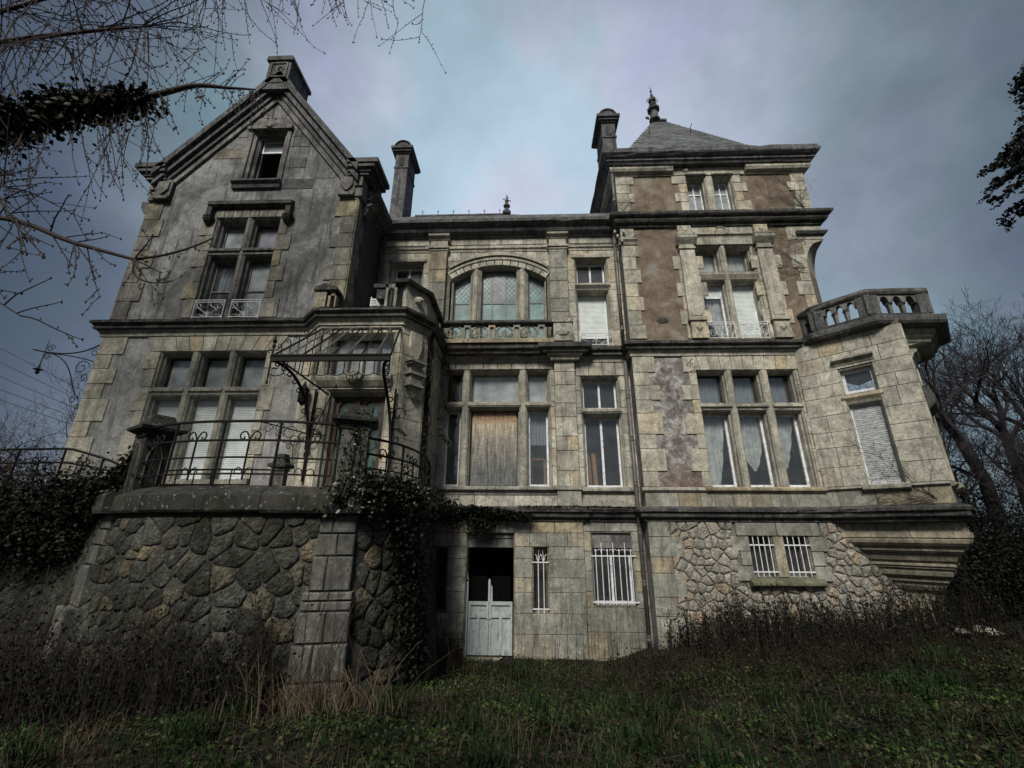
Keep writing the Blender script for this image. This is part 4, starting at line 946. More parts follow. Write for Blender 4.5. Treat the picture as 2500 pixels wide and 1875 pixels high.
# windows main
bks=[('swL','lace'),('swag','lace'),('swR','lace')]
for k,(a,b) in enumerate(TU):
    light(B,T,a,b,5.87,6.78,pane='pane_clear',frame='rusty_iron',back=('drape','backing_skygrey'))
    light(B,T,a,b,3.71,5.68,pane='pane_clear',back=bks[k],ft=.055); transom(B,T,a-.02,b+.02,5.87,5.68)
for a,b in ((5.37,5.50),(6.29,6.44)): mullion(B,T,a,b,3.71,6.78)
mb=MB(); mb.prism([(-.05,3.71),(.06,3.71),(.14,3.67),(.14,3.62),(.06,3.56),(-.05,3.55)],lambda p,t:T.P(t,p[0],p[1]),4.40,7.35); mb.build('window_ledge','ashlar_low',B)
mb=MB(); mb.prism([(0,3.71),(.07,3.70),(.09,3.63),(.04,3.58),(0,3.56)],lambda p,t:T.P(t,p[0],p[1]),TX0-.05,4.39); mb.build('string_course','moulding',B)
ashlar(B,T,TX0,7.25,[3.16,3.56],[],'ashlar_low',seed=40,L=(.6,.9),proud=.05)
# cornices of the tower, following the bay
TP=[(TX0,11.4),(TX0,11.0)]
sweep(B,'frieze_moulding','moulding',P1,TP+[(7.4,11.0)]); sweep(B,'cornice','cornice_dark',P2,TP+[(7.6,11.0)])
bpth=[(-2.5,11.34),(1.40,11.34),(1.40,11.4),(2.86,11.4)]
PB=[(0,2.88),(.06,2.90),(.06,2.95),(.15,3.0),(.16,3.04),(.16,3.10),(.22,3.12),(.22,3.18),(.02,3.26)]
sweep(B,'base_cornice','cornice_dark',PB,bpth)
sweep(B,'base_cornice','cornice_dark',PB,[(TX0,11.4),(TX0,11.0),(7.25,11.0),(8.82,9.43),(10.39,11.0),(10.39,12.5)])
PT2=[(0,11.40),(.07,11.44),(.07,11.5),(.16,11.54),(.20,11.60),(.20,11.66),(.27,11.70),(.30,11.74),(.31,11.82),(0,11.92)]
sweep(B,'cornice','cornice_dark',PT2,[(TX0,11.7),(TX0,11.0),(TX1,11.0),(TX1,13.5)])
# top frieze roll and main cornice
PF=[(0,13.42),(.04,13.42),(.05,13.47),(.08,13.47),(.15,13.52),(.19,13.60),(.19,13.66),(.12,13.70),(0,13.72)]
sweep(B,'frieze_roll','moulding',PF,[(TX0,BK),(TX0,11.0),(4.72,11.0)]); sweep(B,'frieze_roll','moulding',PF,[(6.98,11.0),(8.80,11.0),(8.80,14)])
mb=MB(); mb.pbox(T,4.74,6.96,0,.05,13.42,13.72); mb.pbox(T,5.10,5.76,.05,.09,13.42,13.5); mb.pbox(T,5.93,6.6,.05,.09,13.42,13.5); mb.blob(T.P(5.15,.07,13.6),.09,(1,.5,1)); mb.build('frieze_panel','moulding',B)
PC=[(0,13.70),(.22,13.72),(.25,13.78),(.30,13.82),(.30,13.88),(.36,13.92),(.42,13.98),(.44,14.02),(.44,14.10),(.40,14.12),(.40,14.22),(0,14.26)]
sweep(B,'roof_cornice','roof_cornice',PC,[(TX0,BK),(TX0,11.0),(8.80,11.0),(8.80,BK)])
# tower roof
fa,fb=(3.0,11.1,14.15),(8.75,11.1,14.15); ta,tb=(5.5,14.,19.35),(6.05,14.,19.35)
slates(B,'slate',fa,fb,tb,ta,34,.17,seed=8)
mb=MB(); bk1,bk2=(3.15,16.85,14.15),(8.6,16.85,14.15); mb.add([fa,fb,bk2,bk1,ta,tb],[(1,2,5),(2,3,4,5),(3,0,4)]); mb.build('roof','slate',B)
mb=MB(); mb.box(5.45,6.10,13.9,14.1,19.33,19.42); mb.lathe((5.62,14,19.42),[(.24,0),(.2,.05),(.16,.5),(.26,.58),(.27,.66),(.12,.70),(.10,.78),(.16,.84),(.17,.9),(.08,.98),(.09,1.05),(.16,1.12),(.17,1.24),(.08,1.32),(.05,1.45),(.07,1.5),(.03,1.56),(.03,1.7),(.055,1.74),(.02,1.8),(.015,2.0)],8)
for sg in (-1,1): mb.tube([(5.62+sg*x,14,20.54+z) for x,z in ((.1,.08),(.22,.15),(.25,.05),(.16,-.05))],.018,4)
mb.tube([(5.5,13.95,19.4),(5.3,13.9,19.4)],.02,4); mb.blob((5.28,13.9,19.48),.07,(1.3,.8,1))
mb.build('finial','roof_cornice',B)
mb=MB()
for u,v in ((4.9,12.9),(6.5,12.9)): z=14.15+(v-11.15)*(5.2/2.85); mb.tube([(u,v,z+.05),(u-.03,v-.1,z+.25),(u+.03,v-.12,z+.42)],.014,4)
mb.build('roof_hook','black_iron',B)
# chimneys
def chimney(x0,x1,y0,y1,zb,zs_,zt,lab):
    mb=MB(); mb.box(x0,x1,y0,y1,zb,zs_); sh=mb.build('chimney','roof_cornice',B); sh['label']=lab
    mb=MB()
    for d,a,b in ((.03,zs_-.75,zs_-.68),(.05,zs_-.02,zs_+.05),(.12,zs_+.05,zs_+.14),(.18,zs_+.14,zs_+.26)):
        mb.box(x0-d,x1+d,y0-d,y1+d,a,b)
        if a<zs_-.5: mb.build('chimney_band','roof_cornice',sh); mb=MB()
    c=(x0+x1)/2; w=(x1-x0)/2+.10; z0=zs_+.26
    n=10; arc_=[(c+w*math.cos(PI-PI*k/n),z0+w*math.sin(PI*k/n)) for k in range(n+1)]
    mb.prism(arc_,lambda p,t:(p[0],t,p[1]),y0-.10,y1+.10)
    mb.build('chimney_cap','roof_cornice',sh)
    mb=MB(); mb.tube([(c+(w-.06)*math.cos(a),y0-.11,z0+(w-.06)*math.sin(a)) for a in [PI*k/10 for k in range(11)]],.04,5); mb.box(c-.09,c+.09,y0-.02,y0+.05,zs_-.62,zs_-.2); mb.build('chimney_vent','black_iron' if x0<0 else 'cornice_dark',sh)
chimney(-5.20,-4.68,13.3,14.3,11.8,17.15,17.6,'tall chimney with round topped cap beside the gable')
chimney(2.92,3.42,12.3,13.4,13.9,17.35,17.8,'short chimney with round topped cap at the tower edge')
# ---------- bay on the corner of the tower
F1=Plane(7.25,11.0,-45); F2=Plane(8.82,9.43,45); fl=2.22
ah=[(.70,1.62,5.86,6.52),(.70,1.62,3.70,5.62)]
ah=[(.86,1.53,5.88,6.50),(.86,1.53,3.70,5.62)]
wall(B,F1,0,fl,3.1,7.5,ah,'mortar_light'); wall(B,F2,0,fl,3.1,7.5,[(.6,1.3,3.7,6.5)],'mortar_light')
ashlar(B,F1,0.02,fl,[3.70,4.15,4.62,5.0,5.42,5.88,6.2,6.55,6.95,7.35],ah,'ashlar',seed=50,L=(.34,.62),proud=.025)
ashlar(B,F2,0.0,fl,[3.70,4.15,4.62,5.0,5.42,5.88,6.2,6.55,6.95,7.35],[(.6,1.3,3.7,6.5)],'ashlar',seed=51,L=(.34,.62),proud=.025)
ashlar(B,F1,0.02,fl,[3.24,3.62],[],'ashlar_low',seed=52,L=(.7,.9),proud=.05)
for F in (F1,F2):
    mb=MB(); mb.prism([(0,3.70),(.08,3.69),(.11,3.64),(.06,3.60),(0,3.58)],lambda p,t:F.P(t,p[0],p[1]),0,fl); mb.build('string_course','ashlar_low',B)
    u0,u1=(.78,1.61) if F is F1 else (.5,1.4)
    mb=MB(); mb.prism([(0,6.62),(.04,6.62),(.06,6.70),(.14,6.75),(.14,6.80),(0,6.84)],lambda p,t:F.P(t,p[0],p[1]),u0,u1); mb.build('window_head','moulding',B); mb=MB(); mb.prism([(0,3.72),(.16,3.68),(.16,3.6),(0,3.52)],lambda p,t:F.P(t,p[0],p[1]),u0,u1); mb.build('window_ledge','moulding',B)
mb=MB(); mb.prism([(0,5.9),(.14,5.86),(.2,5.6),(.16,5.45),(0,5.3)],lambda p,t:F2.P(t,p[0],p[1]),.45,1.4); mb.build('shutter_box','cornice_dark',B)
wb=light(B,F1,.86,1.53,5.88,6.50,pane='pane_clear',ft=.06,dep=.14,rings=[(0,0),(.02,.02),(.02,.46)])
wb=light(B,F1,.86,1.53,3.70,5.62,nopane=True,shut=-1,shutmat='shutter_worn',ft=.03,dep=.14,rings=[(0,0),(.02,.02),(.02,.46)],label='tall window closed by a peeling roller shutter'); transom(B,F1,.80,1.60,5.88,5.64,'ashlar',.06)
light(B,F2,.6,1.3,3.7,6.5,pane='pane_clear')
# ceiling, octagonal slab and mouldings of the balcony
rail=[(7.72,11.0),(7.78,10.62),(8.54,9.80),(9.86,9.78),(10.85,10.80),(10.85,12.2)]
def off(path,d):
    n=len(path); o=[]
    for i,p in enumerate(path):
        ns=[]
        for a,b in ((i-1,i),(i,i+1)):
            if a<0 or b>=n: continue
            dx,dy=path[b][0]-path[a][0],path[b][1]-path[a][1]; l=math.hypot(dx,dy); ns.append((dy/l,-dx/l))
        if len(ns)==1: nn=ns[0]
        else:
            k=1+ns[0][0]*ns[1][0]+ns[0][1]*ns[1][1]; nn=((ns[0][0]+ns[1][0])/k,(ns[0][1]+ns[1][1])/k)
        o.append((p[0]+nn[0]*d,p[1]+nn[1]*d))
    return o
lay=[(-.02,7.02),(.05,7.06),(.06,7.13),(.12,7.17),(.12,7.24),(.18,7.27),(.19,7.34),(.40,7.40),(.44,7.46),(.45,7.60),(.05,7.66)]
innr=off(rail,-.12)
mb=MB(); vs=[];nn=len(innr)
tgt=[(7.45,11.0),(7.55,10.72),(8.40,9.90),(8.95,9.88),(9.7,10.6),(9.7,12.2)]
def lerp(p,q,t): return (p[0]+(q[0]-p[0])*t,p[1]+(q[1]-p[1])*t)
rows=[]
low=[(7.30,11.0),(7.60,10.68),(8.45,9.85),(8.95,9.70),(9.7,10.5),(9.7,12.2)]
for k in range(5):
    t=k/4; c=1-math.cos(t*PI/2); rows.append([(*lerp(low[i],off(innr,0)[i],c),6.72+.30*math.sin(t*PI/2)) for i in range(nn)])
for w,z in lay: rows.append([(*q,z) for q in off(innr,w)])
def shell(rs_,name,mat,top=False,bottom=False):
    mb=MB(); vs=[]
    for r0 in rs_: vs+=r0
    fs=[(i*nn+j,i*nn+j+1,(i+1)*nn+j+1,(i+1)*nn+j) for i in range(len(rs_)-1) for j in range(nn-1)]
    if top: fs.append(tuple((len(rs_)-1)*nn+i for i in range(nn)))
    if bottom: fs.append(tuple(range(nn))[::-1])
    mb.add(vs,fs); mb.build(name,mat,B)
shell(rows[:12],'balcony_moulding','ashlar_low',bottom=True); shell(rows[11:],'balcony_slab','roof_cornice',top=True)
# corbels beneath
t_=[(0,.0,2.88,1.42),(1,.06,2.66,1.46),]
steps=[(2.90,1.44),(2.69,1.46),(2.68,1.52),(2.57,1.52),(2.56,1.49),(2.545,1.49),(2.52,1.49),(2.46,1.46),(2.40,1.38),(2.37,1.26),(2.35,1.28),(2.30,1.28),(2.29,1.22),(2.26,1.22),(2.24,1.10),(2.16,1.10),(2.10,1.07),(2.05,.98),(2.02,1.02),(1.99,1.02),(1.98,.96),(1.94,.97),(1.92,.90),(1.86,.90),(1.79,.87),(1.74,.76),(1.71,.70),(1.70,.74),(1.66,.74),(1.65,.66),(1.56,.64),(1.48,.56),(1.45,.46),(1.2,.42),(.3,.42)]
vs=[]
for z,t in steps: vs+=[(8.92-t,11.0,z),(8.92,11.0-t,z),(8.92+t,11.0,z)]
fs=[(3*i+j,3*i+3+j,3*i+4+j,3*i+1+j) for i in range(len(steps)-1) for j in range(2)]
fs=[tuple(reversed(f)) for f in fs]; mb.add(vs,fs); mb.build('corbel_mouldings','ashlar_low',B)
# balustrade of the corner balcony
cb=thing('balustrade','heavy stone balustrade of arched openings around the corner balcony','balustrade',(9.2,10.2,7.6))
sweep(cb,'handrail','moulding_grey',[(-.13,8.28),(.13,8.28),(.16,8.33),(.16,8.40),(.1,8.45),(-.1,8.45),(-.13,8.40),(-.13,8.28)],rail)
sweep(cb,'plinth','cornice_dark',[(-.13,7.62),(.13,7.62),(.13,7.74),(-.13,7.76),(-.13,7.62)],rail)
for i in range(len(rail)-1):
    (xa,ya),(xb,yb)=rail[i],rail[i+1]; ln_=math.hypot(xb-xa,yb-ya); q=Plane(xa,ya,math.degrees(math.atan2(yb-ya,xb-xa)))
    nb={.39:0}.get(round(ln_,2),3 if ln_>.9 else 1)
    e=.20 if nb==3 else .10
    mb=MB(); mb.pbox(q,-.12,e,-.11,.11,7.74,8.28); mb.build('corner_pier','roof_cornice',cb); mb=MB(); mb.pbox(q,ln_-e,ln_+.10,-.112,.112,7.74,8.28); mb.build('corner_pier','roof_cornice',cb)
    if nb:
        sp=(ln_-2*e)/nb
        for k in range(nb):
            c=e+sp*(k+.5); a,b=e+sp*k,e+sp*(k+1); hw=sp/2
            mb=MB(); r_=hw-.05
            for j in range(8):
                t0_=-1+2*j/8; t1_=-1+2*(j+1)/8; z0=8.08+.15*math.sqrt(max(0,1-t0_*t0_)); z1=8.08+.15*math.sqrt(max(0,1-t1_*t1_))
                u0_,u1_=c+t0_*r_,c+t1_*r_
                mb.add([q.P(u0_,.09,z0),q.P(u1_,.09,z1),q.P(u1_,.09,8.28),q.P(u0_,.09,8.28),q.P(u0_,-.09,z0),q.P(u1_,-.09,z1),q.P(u1_,-.09,8.28),q.P(u0_,-.09,8.28)],[(0,1,2,3),(5,4,7,6),(0,4,5,1)])
            mb.pbox(q,a-.05 if k else a,a+.05,-.09,.09,8.06,8.28); mb.pbox(q,b-.05,b if k==nb-1 else b+.05,-.089,.089,8.06,8.28); mb.build('arch','moulding_grey',cb)
            if k<nb-1 or True:
                for u in ([b] if k<nb-1 else []):
                    mb=MB(); prof=[(.07,0),(.07,.04),(.05,.05),(.055,.12),(.065,.26),(.06,.27),(.08,.28),(.08,.33)]; mb.lathe(q.P(u,0,7.74),[(r_*1.0,z) for r_,z in prof],4,sq=True); mb.build('baluster','moulding_grey',cb)
# ---------- basement of the tower
for h in THB: light(B,T,*h,rings=[(0,0),(.01,.01),(.01,.46)],frame='zinc_pipe',ringmat='ashlar_low',pane='pane_clear',dep=.34)
for k,(a,b) in enumerate(((5.24,5.77),(6.04,6.60))):
    mb=MB()
    for z in (1.80,2.38): mb.pbox(T,a-.02,b+.02,.03,.05,z-.014,z+.014)
    for i in range(4): u=a+.08+i*(b-a-.16)/3; mb.tube([T.P(u,.04,1.70),T.P(u,.04,2.56)],.012,5)
    mb.build('window_grille','white_iron',B)
for z0,z1,a,b in ((2.58,2.88,4.96,5.9),(2.58,2.88,5.91,6.9),(2.24,2.57,4.80,5.23),(1.93,2.24,4.98,5.23),(1.60,1.92,4.86,5.23),(2.24,2.57,6.61,7.05),(1.93,2.24,6.61,6.90),(1.60,1.92,6.61,7.0),(1.68,2.57,5.78,6.03)):
    block(B,'window_stone',T,a+.006,b-.006,z0+.006,z1-.006,.05,'ashlar_low')
mb=MB(); mb.prism([(0,1.68),(.06,1.66),(.20,1.58),(.20,1.53),(.05,1.47),(0,1.46)],lambda p,t:T.P(t,p[0],p[1]),5.10,6.75); mb.build('window_ledge','sill_moss',B)
quoins(B,T,TX0,1,[-.1,.45,.85,1.25,1.75,2.1,2.55,2.9],.52,.78,'ashlar_low',proud=.05)
def tin(x,z): return not ((x<3.35) or (4.9<x<6.98 and 1.50<z<2.9) )
for k,pp in enumerate(voronoi(3.42,8.6,.0,2.9,.185,77,gap=.015,aspect=1.05,inside=tin,drop=.12)):
    frustum(B,'rubble_stone',T.P,pp,0,.036,.016,'rubble',bulge=.014,jit=.010)
# ---------- downpipes and wires
def pipe(x,y,z0,z1,label):
    mb=MB(); mb.tube([(x,y,z0),(x,y,z1)],.05,8); o=mb.build('downpipe','zinc_pipe',B,smooth=True); o['label']=label
    z=z0+.4
    while z<z1:
        m=MB(); m.lathe((x,y,z),[(.05,0),(.064,.01),(.064,.05),(.053,.06),(.053,.1),(.06,.11),(.06,.13),(.05,.14)],8); z+=1.15; m.build('pipe_collar','zinc_pipe',o)
pipe(2.76,11.20,-.1,7.15,'lower downpipe in the corner beside the tower'); pipe(2.76,11.22,7.7,11.5,'upper downpipe in the corner beside the tower'); pipe(-4.42,11.25,7.7,11.45,'downpipe in the corner behind the gabled wing'); pipe(2.80,10.93,12.0,13.6,'short downpipe on the top of the tower')
mb=MB(); mb.tube([(2.80,10.93,13.5),(2.86,10.80,13.75),(2.9,10.7,14.0)],.03,6); mb.build('swan_neck','zinc_pipe',B)
ins=thing('cable_bracket','cluster of white ceramic insulators on wires at the tower corner','bracket',(2.9,10.95,10.9))
for k in range(4):
    x=2.72+.07*k; z=11.2-.16*(k%3); mb=MB(); mb.lathe((x+.05*(k>1),10.9,z),[(.02,0),(.045,.02),(.03,.05),(.045,.07),(.02,.11)],8); mb.build('insulator','ceramic',ins)
mb=MB(); mb.tube([(2.78,10.95,11.3),(2.72,10.88,11.2),(2.75,10.9,10.8),(2.78,10.93,10.6)],.012,4); mb.tube([(2.95,10.9,11.25),(3.05,10.88,11.1),(3.0,10.9,11.05)],.012,4); mb.build('wire','black_iron',ins)
for (x,z) in ((4.42,7.05),(4.50,6.85)):
    mb=MB(); mb.tube([(x-.1,10.95,z-.12),(x,10.9,z-.08),(x+.02,10.88,z),(x+.08,10.88,z+.02)],.01,4); mb.build('wall_hook','black_iron',B)
mb=MB(); mb.blob((3.86,10.99,8.30),.14,(1.35,.12,.75),9); mb.build('hole_patch','cornice_dark',B)
# ================= PORCH
pw=[(-5.32,9.45),(-4.83,8.97),(-2.87,8.97),(-2.43,9.60),(-2.43,11.4)]
PO=Plane(0,8.97,0)
DH=[(-4.42,-3.06,3.0,5.62),(-4.55,-3.02,5.95,7.0)]
wall(B,PO,-4.83,-2.87,2.9,7.5,DH,'mortar_light',back=.35)
def facet(i):
    (xa,ya),(xb,yb)=pw[i],pw[i+1]; return Plane(xa,ya,math.degrees(math.atan2(yb-ya,xb-xa))),math.hypot(xb-xa,yb-ya)
for i in (0,2,3):
    q,l_=facet(i); wall(B,q,0,l_,2.9,7.5,[],'mortar_light',back=.2); ashlar(B,q,0.01,l_-.01,[3.0,3.5,4.0,4.55,5.0,5.5,6.0,6.5,7.0,7.2],[],'ashlar',seed=60+i,L=(.5,.9))
ashlar(B,PO,-4.83,-2.87,[3.0,3.5,4.0,4.55,5.1,5.62,5.95,6.5,7.0,7.2],DH,'ashlar',seed=66,L=(.3,.5))
mb=MB(); ringset(mb,PO,(-4.42,-3.06,3.0,5.62),[(0,0),(.05,.05),(.05,.12),(.10,.18),(.10,.4)]); dw=mb.build('doorway','moulding',B)
mb=MB(); mb.prism([(0,5.66),(.05,5.68),(.14,5.80),(.16,5.86),(.16,5.92),(0,5.95)],lambda p,t:PO.P(t,p[0],p[1]),-4.66,-2.98); mb.build('lintel','moulding',dw)
# carved mask
mb=MB(); c=PO.P(-3.78,.2,5.84); mb.blob(c,.12,(.85,.75,1.15),10); mb.blob((c[0],c[1]-.09,c[2]-.01),.028,(.8,1,1.5)); mb.blob((c[0],c[1]-.075,c[2]-.065),.03,(1.2,.7,.4))
for sg in (-1,1):
    mb.blob((c[0]+sg*.045,c[1]-.08,c[2]+.03),.018,(1.2,.6,.6)); mb.blob((c[0]+sg*.12,c[1]+.01,c[2]+.02),.06,(.8,.6,1.3)); mb.blob((c[0]+sg*.17,c[1]+.03,c[2]+.06),.045); mb.blob((c[0]+sg*.06,c[1]+.0,c[2]+.12),.06)
mb.build('carved_face','carved',dw,smooth=True)
# front door
fd=thing('front_door','brown wooden double door with green glass behind iron grilles under the glass canopy','door',(-3.74,9.2,3.2))
for k,(a,b) in enumerate(((-4.30,-3.76),(-3.73,-3.18))):
    w=-.26; mb=MB(); fr=(a+.08,b-.08,3.75,5.35)
    for p,q,c_,d in ((a,a+.08,3.15,5.60),(b-.08,b,3.15,5.60),(a+.08,b-.08,3.15,3.75),(a+.08,b-.08,5.42,5.60)): mb.pbox(PO,p,q,w-.05,w,c_,d)
    n=8
    for j in range(n):
        t0_=-1+2*j/n;t1_=-1+2*(j+1)/n; cc_=(a+b)/2; hw=(b-a)/2-.08; f=lambda t:5.30+.12*math.sqrt(max(0,1-t*t)); mb.add([PO.P(cc_+t0_*hw,w,f(t0_)),PO.P(cc_+t1_*hw,w,f(t1_)),PO.P(cc_+t1_*hw,w,5.43),PO.P(cc_+t0_*hw,w,5.43)],[(0,1,2,3)])
    lf=mb.build('door_leaf','dark_wood',fd)
    mb=MB(); mb.pbox(PO,a+.07,b-.07,w-.05,w-.045,3.7,5.45); mb.build('pane','pane_green',lf)
    mb=MB(); cc_=(a+b)/2; hw=(b-a)/2-.09
    mb.tube([PO.P(cc_,w-.01,3.75),PO.P(cc_,w-.01,5.3)],.010,4)
    for z in (3.95,4.35,4.75,5.05):
        for sg in (-1,1): mb.tube([PO.P(cc_+sg*x*hw,w-.01,z+y) for x,y in bez((0,-.2),(.2,.15),(.9,-.1),(.9,.12),7)],.007,4); mb.tube([PO.P(cc_+sg*x*hw,w-.01,z+y) for x,y in ((.9,.12),(.75,.18),(.6,.1))],.006,4)
    mb.build('iron_grille','black_iron',lf)
mb=MB(); mb.pbox(PO,-4.36,-4.30,-.32,-.22,3.15,5.6); mb.pbox(PO,-3.18,-3.13,-.32,-.22,3.15,5.6); mb.pbox(PO,-3.76,-3.73,-.3,-.21,3.15,5.6); mb.build('door_frame','dark_wood',fd)
light(B,PO,-4.55,-3.02,5.95,7.0,mull=3,frame='dark_wood',pane='pane_skypale',label='transom window of four dark panes above the front door')
# shield on the oblique face, lantern niche
q,l_=facet(2); c=l_/2
mb=MB(); mb.prism([(c-.17,7.12),(c-.17,6.72),(c-.09,6.5),(c,6.42),(c+.09,6.5),(c+.17,6.72),(c+.17,7.12)],lambda p,t:q.P(p[0],t,p[1]),.02,.09); mb.build('shield_relief','ashlar',B)
mb=MB()
for z,r_ in ((6.33,.24),(6.28,.20)): mb.pbox(q,c-r_,c+r_,.02,r_,z,z+.05)
mb.pbox(q,c-.13,c+.13,.02,.12,6.08,6.28); mb.pbox(q,c-.23,c+.23,.02,.24,6.02,6.08); mb.pbox(q,c-.17,c+.17,.02,.19,5.80,6.02); mb.pbox(q,c-.21,c+.21,.02,.22,5.75,5.80)
mb.prism([(c-.17,5.75),(c+.17,5.75),(c,5.50)],lambda p,t:q.P(p[0],t,p[1]),.02,.14); mb.build('niche','ashlar_low',B)
# porch roof + parapet
mb=MB(); mb.add([(-5.32,9.45,7.62),(-4.83,8.8,7.62),(-2.87,8.8,7.62),(-2.43,9.60,7.62),(-2.43,11.4,7.62),(-4.6,11.4,7.62),(-4.6,9.45,7.62)],[(0,1,2,3,4,5,6)]); mb.build('porch_roof','cornice_dark',B)
par=thing('parapet','stone parapet with carved panel and dark sloping cap on the porch roof','parapet',(-2.9,9.4,7.6))
pp=[(-3.15,9.03),(-2.87,9.03),(-2.49,9.62),(-2.49,11.1)]
sweep(par,'coping','cornice_dark',[(-.16,8.34),(.12,8.34),(.14,8.42),(.0,8.48),(-.16,8.42),(-.16,8.34)],pp)
sweep(par,'panel','ashlar',[(-.12,7.62),(.02,7.62),(.02,7.72),(.0,7.74),(.0,8.34),(-.12,8.34),(-.12,7.62)],pp[1:])
mb=MB(); q=Plane(-3.4,9.03,0); 
for a,b in ((.02,.08),(.24,.30)): mb.pbox(q,a,b,-.1,.02,7.62,8.34)
mb.pbox(q,.02,.30,-.1,.02,8.25,8.34); mb.pbox(q,.02,.30,-.1,.02,7.62,7.72); mb.tube([q.P(.16+.08*math.cos(a),.0,8.17+.08*math.sin(a)) for a in [PI*k/6 for k in range(7)]],.02,5); mb.build('lancet_post','ashlar_low',par)
mb=MB(); mb.pbox(q,-.28,.02,-.3,.04,8.24,8.34); mb.pbox(q,-.2,.0,-.28,.0,7.95,8.24); mb.build('broken_block','cornice_dark',par)
q2,l2=facet(2); mb=MB(); mb.blob(q2.P(.4,-.03,8.05),.16,(1,.6,.6),8); mb.build('carved_relief','ashlar',par)
pe=thing('parapet_pedestal','small stone pedestal with pointed cap at the left end of the porch roof','pedestal',(-4.9,9.1,7.6))
q=Plane(-5.12,9.12,0); mb=MB(); mb.pbox(q,0,.26,-.2,.05,7.62,8.22); mb.pbox(q,.30,.36,-.12,.02,7.62,8.2); mb.pbox(q,.46,.5,-.12,.02,7.62,8.2); mb.pbox(q,.3,.5,-.12,.02,8.1,8.22); mb.build('shaft','ashlar_low',pe)
mb=MB(); mb.prism([(-.06,8.22),(.55,8.22),(.5,8.32),(.2,8.40),(-.02,8.3)],lambda p,t:q.P(p[0],t,p[1]),-.24,.10); mb.build('cap','cornice_dark',pe)
sp=thing('shutter_panel','small white louvred panel leaning on the porch roof','shutter',(-3.65,9.2,7.6))
q=Plane(-3.82,9.25,12); mb=MB()
for a,b,c_,d in ((0,.03,7.62,8.12),(.29,.32,7.62,8.05),(.03,.29,7.62,7.66),(.03,.29,8.04,8.08)): mb.pbox(q,a,b,-.02,.02,c_,d)
mb.build('frame','white_paint',sp); mb=MB()
for k in range(8): mb.pbox(q,.03,.29,-.012,.012,7.68+k*.045,7.705+k*.045)
mb.build('slat','white_paint',sp)
# ---------- glass canopy
cn=thing('glass_canopy','broken iron and glass canopy with scrolled brackets over the front door','canopy',(-3.9,8.3,5.9))
F_=7.92; xl,xr=-5.16,-2.72; zf=5.90; wl0,wr0,zw=-4.72,-2.90,7.12; yw_=8.93
mb=MB(); mb.box(xl,xr,F_-.03,F_+.03,zf-.02,zf+.12); mb.box(xl,xr,F_-.05,F_-.03,zf+.09,zf+.12); mb.build('beam','black_iron',cn)
mb=MB(); mb.tube([(wl0,yw_,zw),(wr0,yw_,zw)],.022,5); mb.build('wall_rail','zinc_pipe',cn)
n=9
for k in range(n):
    f=k/(n-1); a=Vector((xl+(xr-xl)*f,F_,zf+.1)); b=Vector((wl0+(wr0-wl0)*f,yw_,zw)); mb=MB(); mb.tube([a,b],.023,4); mb.build('rafter','zinc_pipe' if k%2 else 'black_iron',cn)
    if k<n-1:
        a2=Vector((xl+(xr-xl)*(k+1)/(n-1),F_,zf+.1)); b2=Vector((wl0+(wr0-wl0)*(k+1)/(n-1),yw_,zw))
        t0_,t1_={0:(0,1),1:(.0,.45),2:(.3,1),3:(.0,.3),4:(.0,.55),5:(.5,1),6:(.0,.25),7:(.2,.9)}[k]
        nz=Vector((0,0,-.012)); m=MB(); A_=a+(b-a)*t0_+nz; B_=a2+(b2-a2)*(t0_+.04)+nz; C_=a2+(b2-a2)*(t1_-.06*(k%3))+nz; D_=a+(b-a)*t1_+nz; m.add([A_,B_,C_,D_],[(0,1,2,3)]); m.build('pane','pane_canopy',cn)
# side rafters with curls, side glass on the left
mb=MB()
for k in range(7):
    f=k/6; p=Vector((xl,F_,zf+.1)).lerp(Vector((wl0,yw_,zw)),f); 
    if k<6: mb.tube([p+Vector((.0,0,0)),p+Vector((-.02,0,.12)),p+Vector((-.07,0,.16)),p+Vector((-.10,0,.11)),p+Vector((-.06,0,.07))],.013,4)
    mb.tube([p,Vector((p.x,p.y,zf-.05))],.013,4)
for k in range(9): x=xl+(xr-xl)*k/8; mb.tube([(x,F_,zf),(x,F_,zf-.28)],.011,4)
for k in range(8):
    x=xl+(xr-xl)*k/8; mb.tube([(x+i/5*(xr-xl)/8,F_,zf-.28-.05*math.sin(PI*i/5)) for i in range(6)],.010,4)
mb.build('ironwork','black_iron',cn)
mb=MB(); mb.lathe((xl,F_,zf-.5),[(.012,0),(.03,.03),(.012,.08),(.02,.2),(.02,.5),(.035,.55),(.035,.62),(.02,.65),(.02,.78),(.04,.82),(.015,.88),(.05,.93),(.02,1.02),(.006,1.12)],6); mb.build('finial','black_iron',cn)
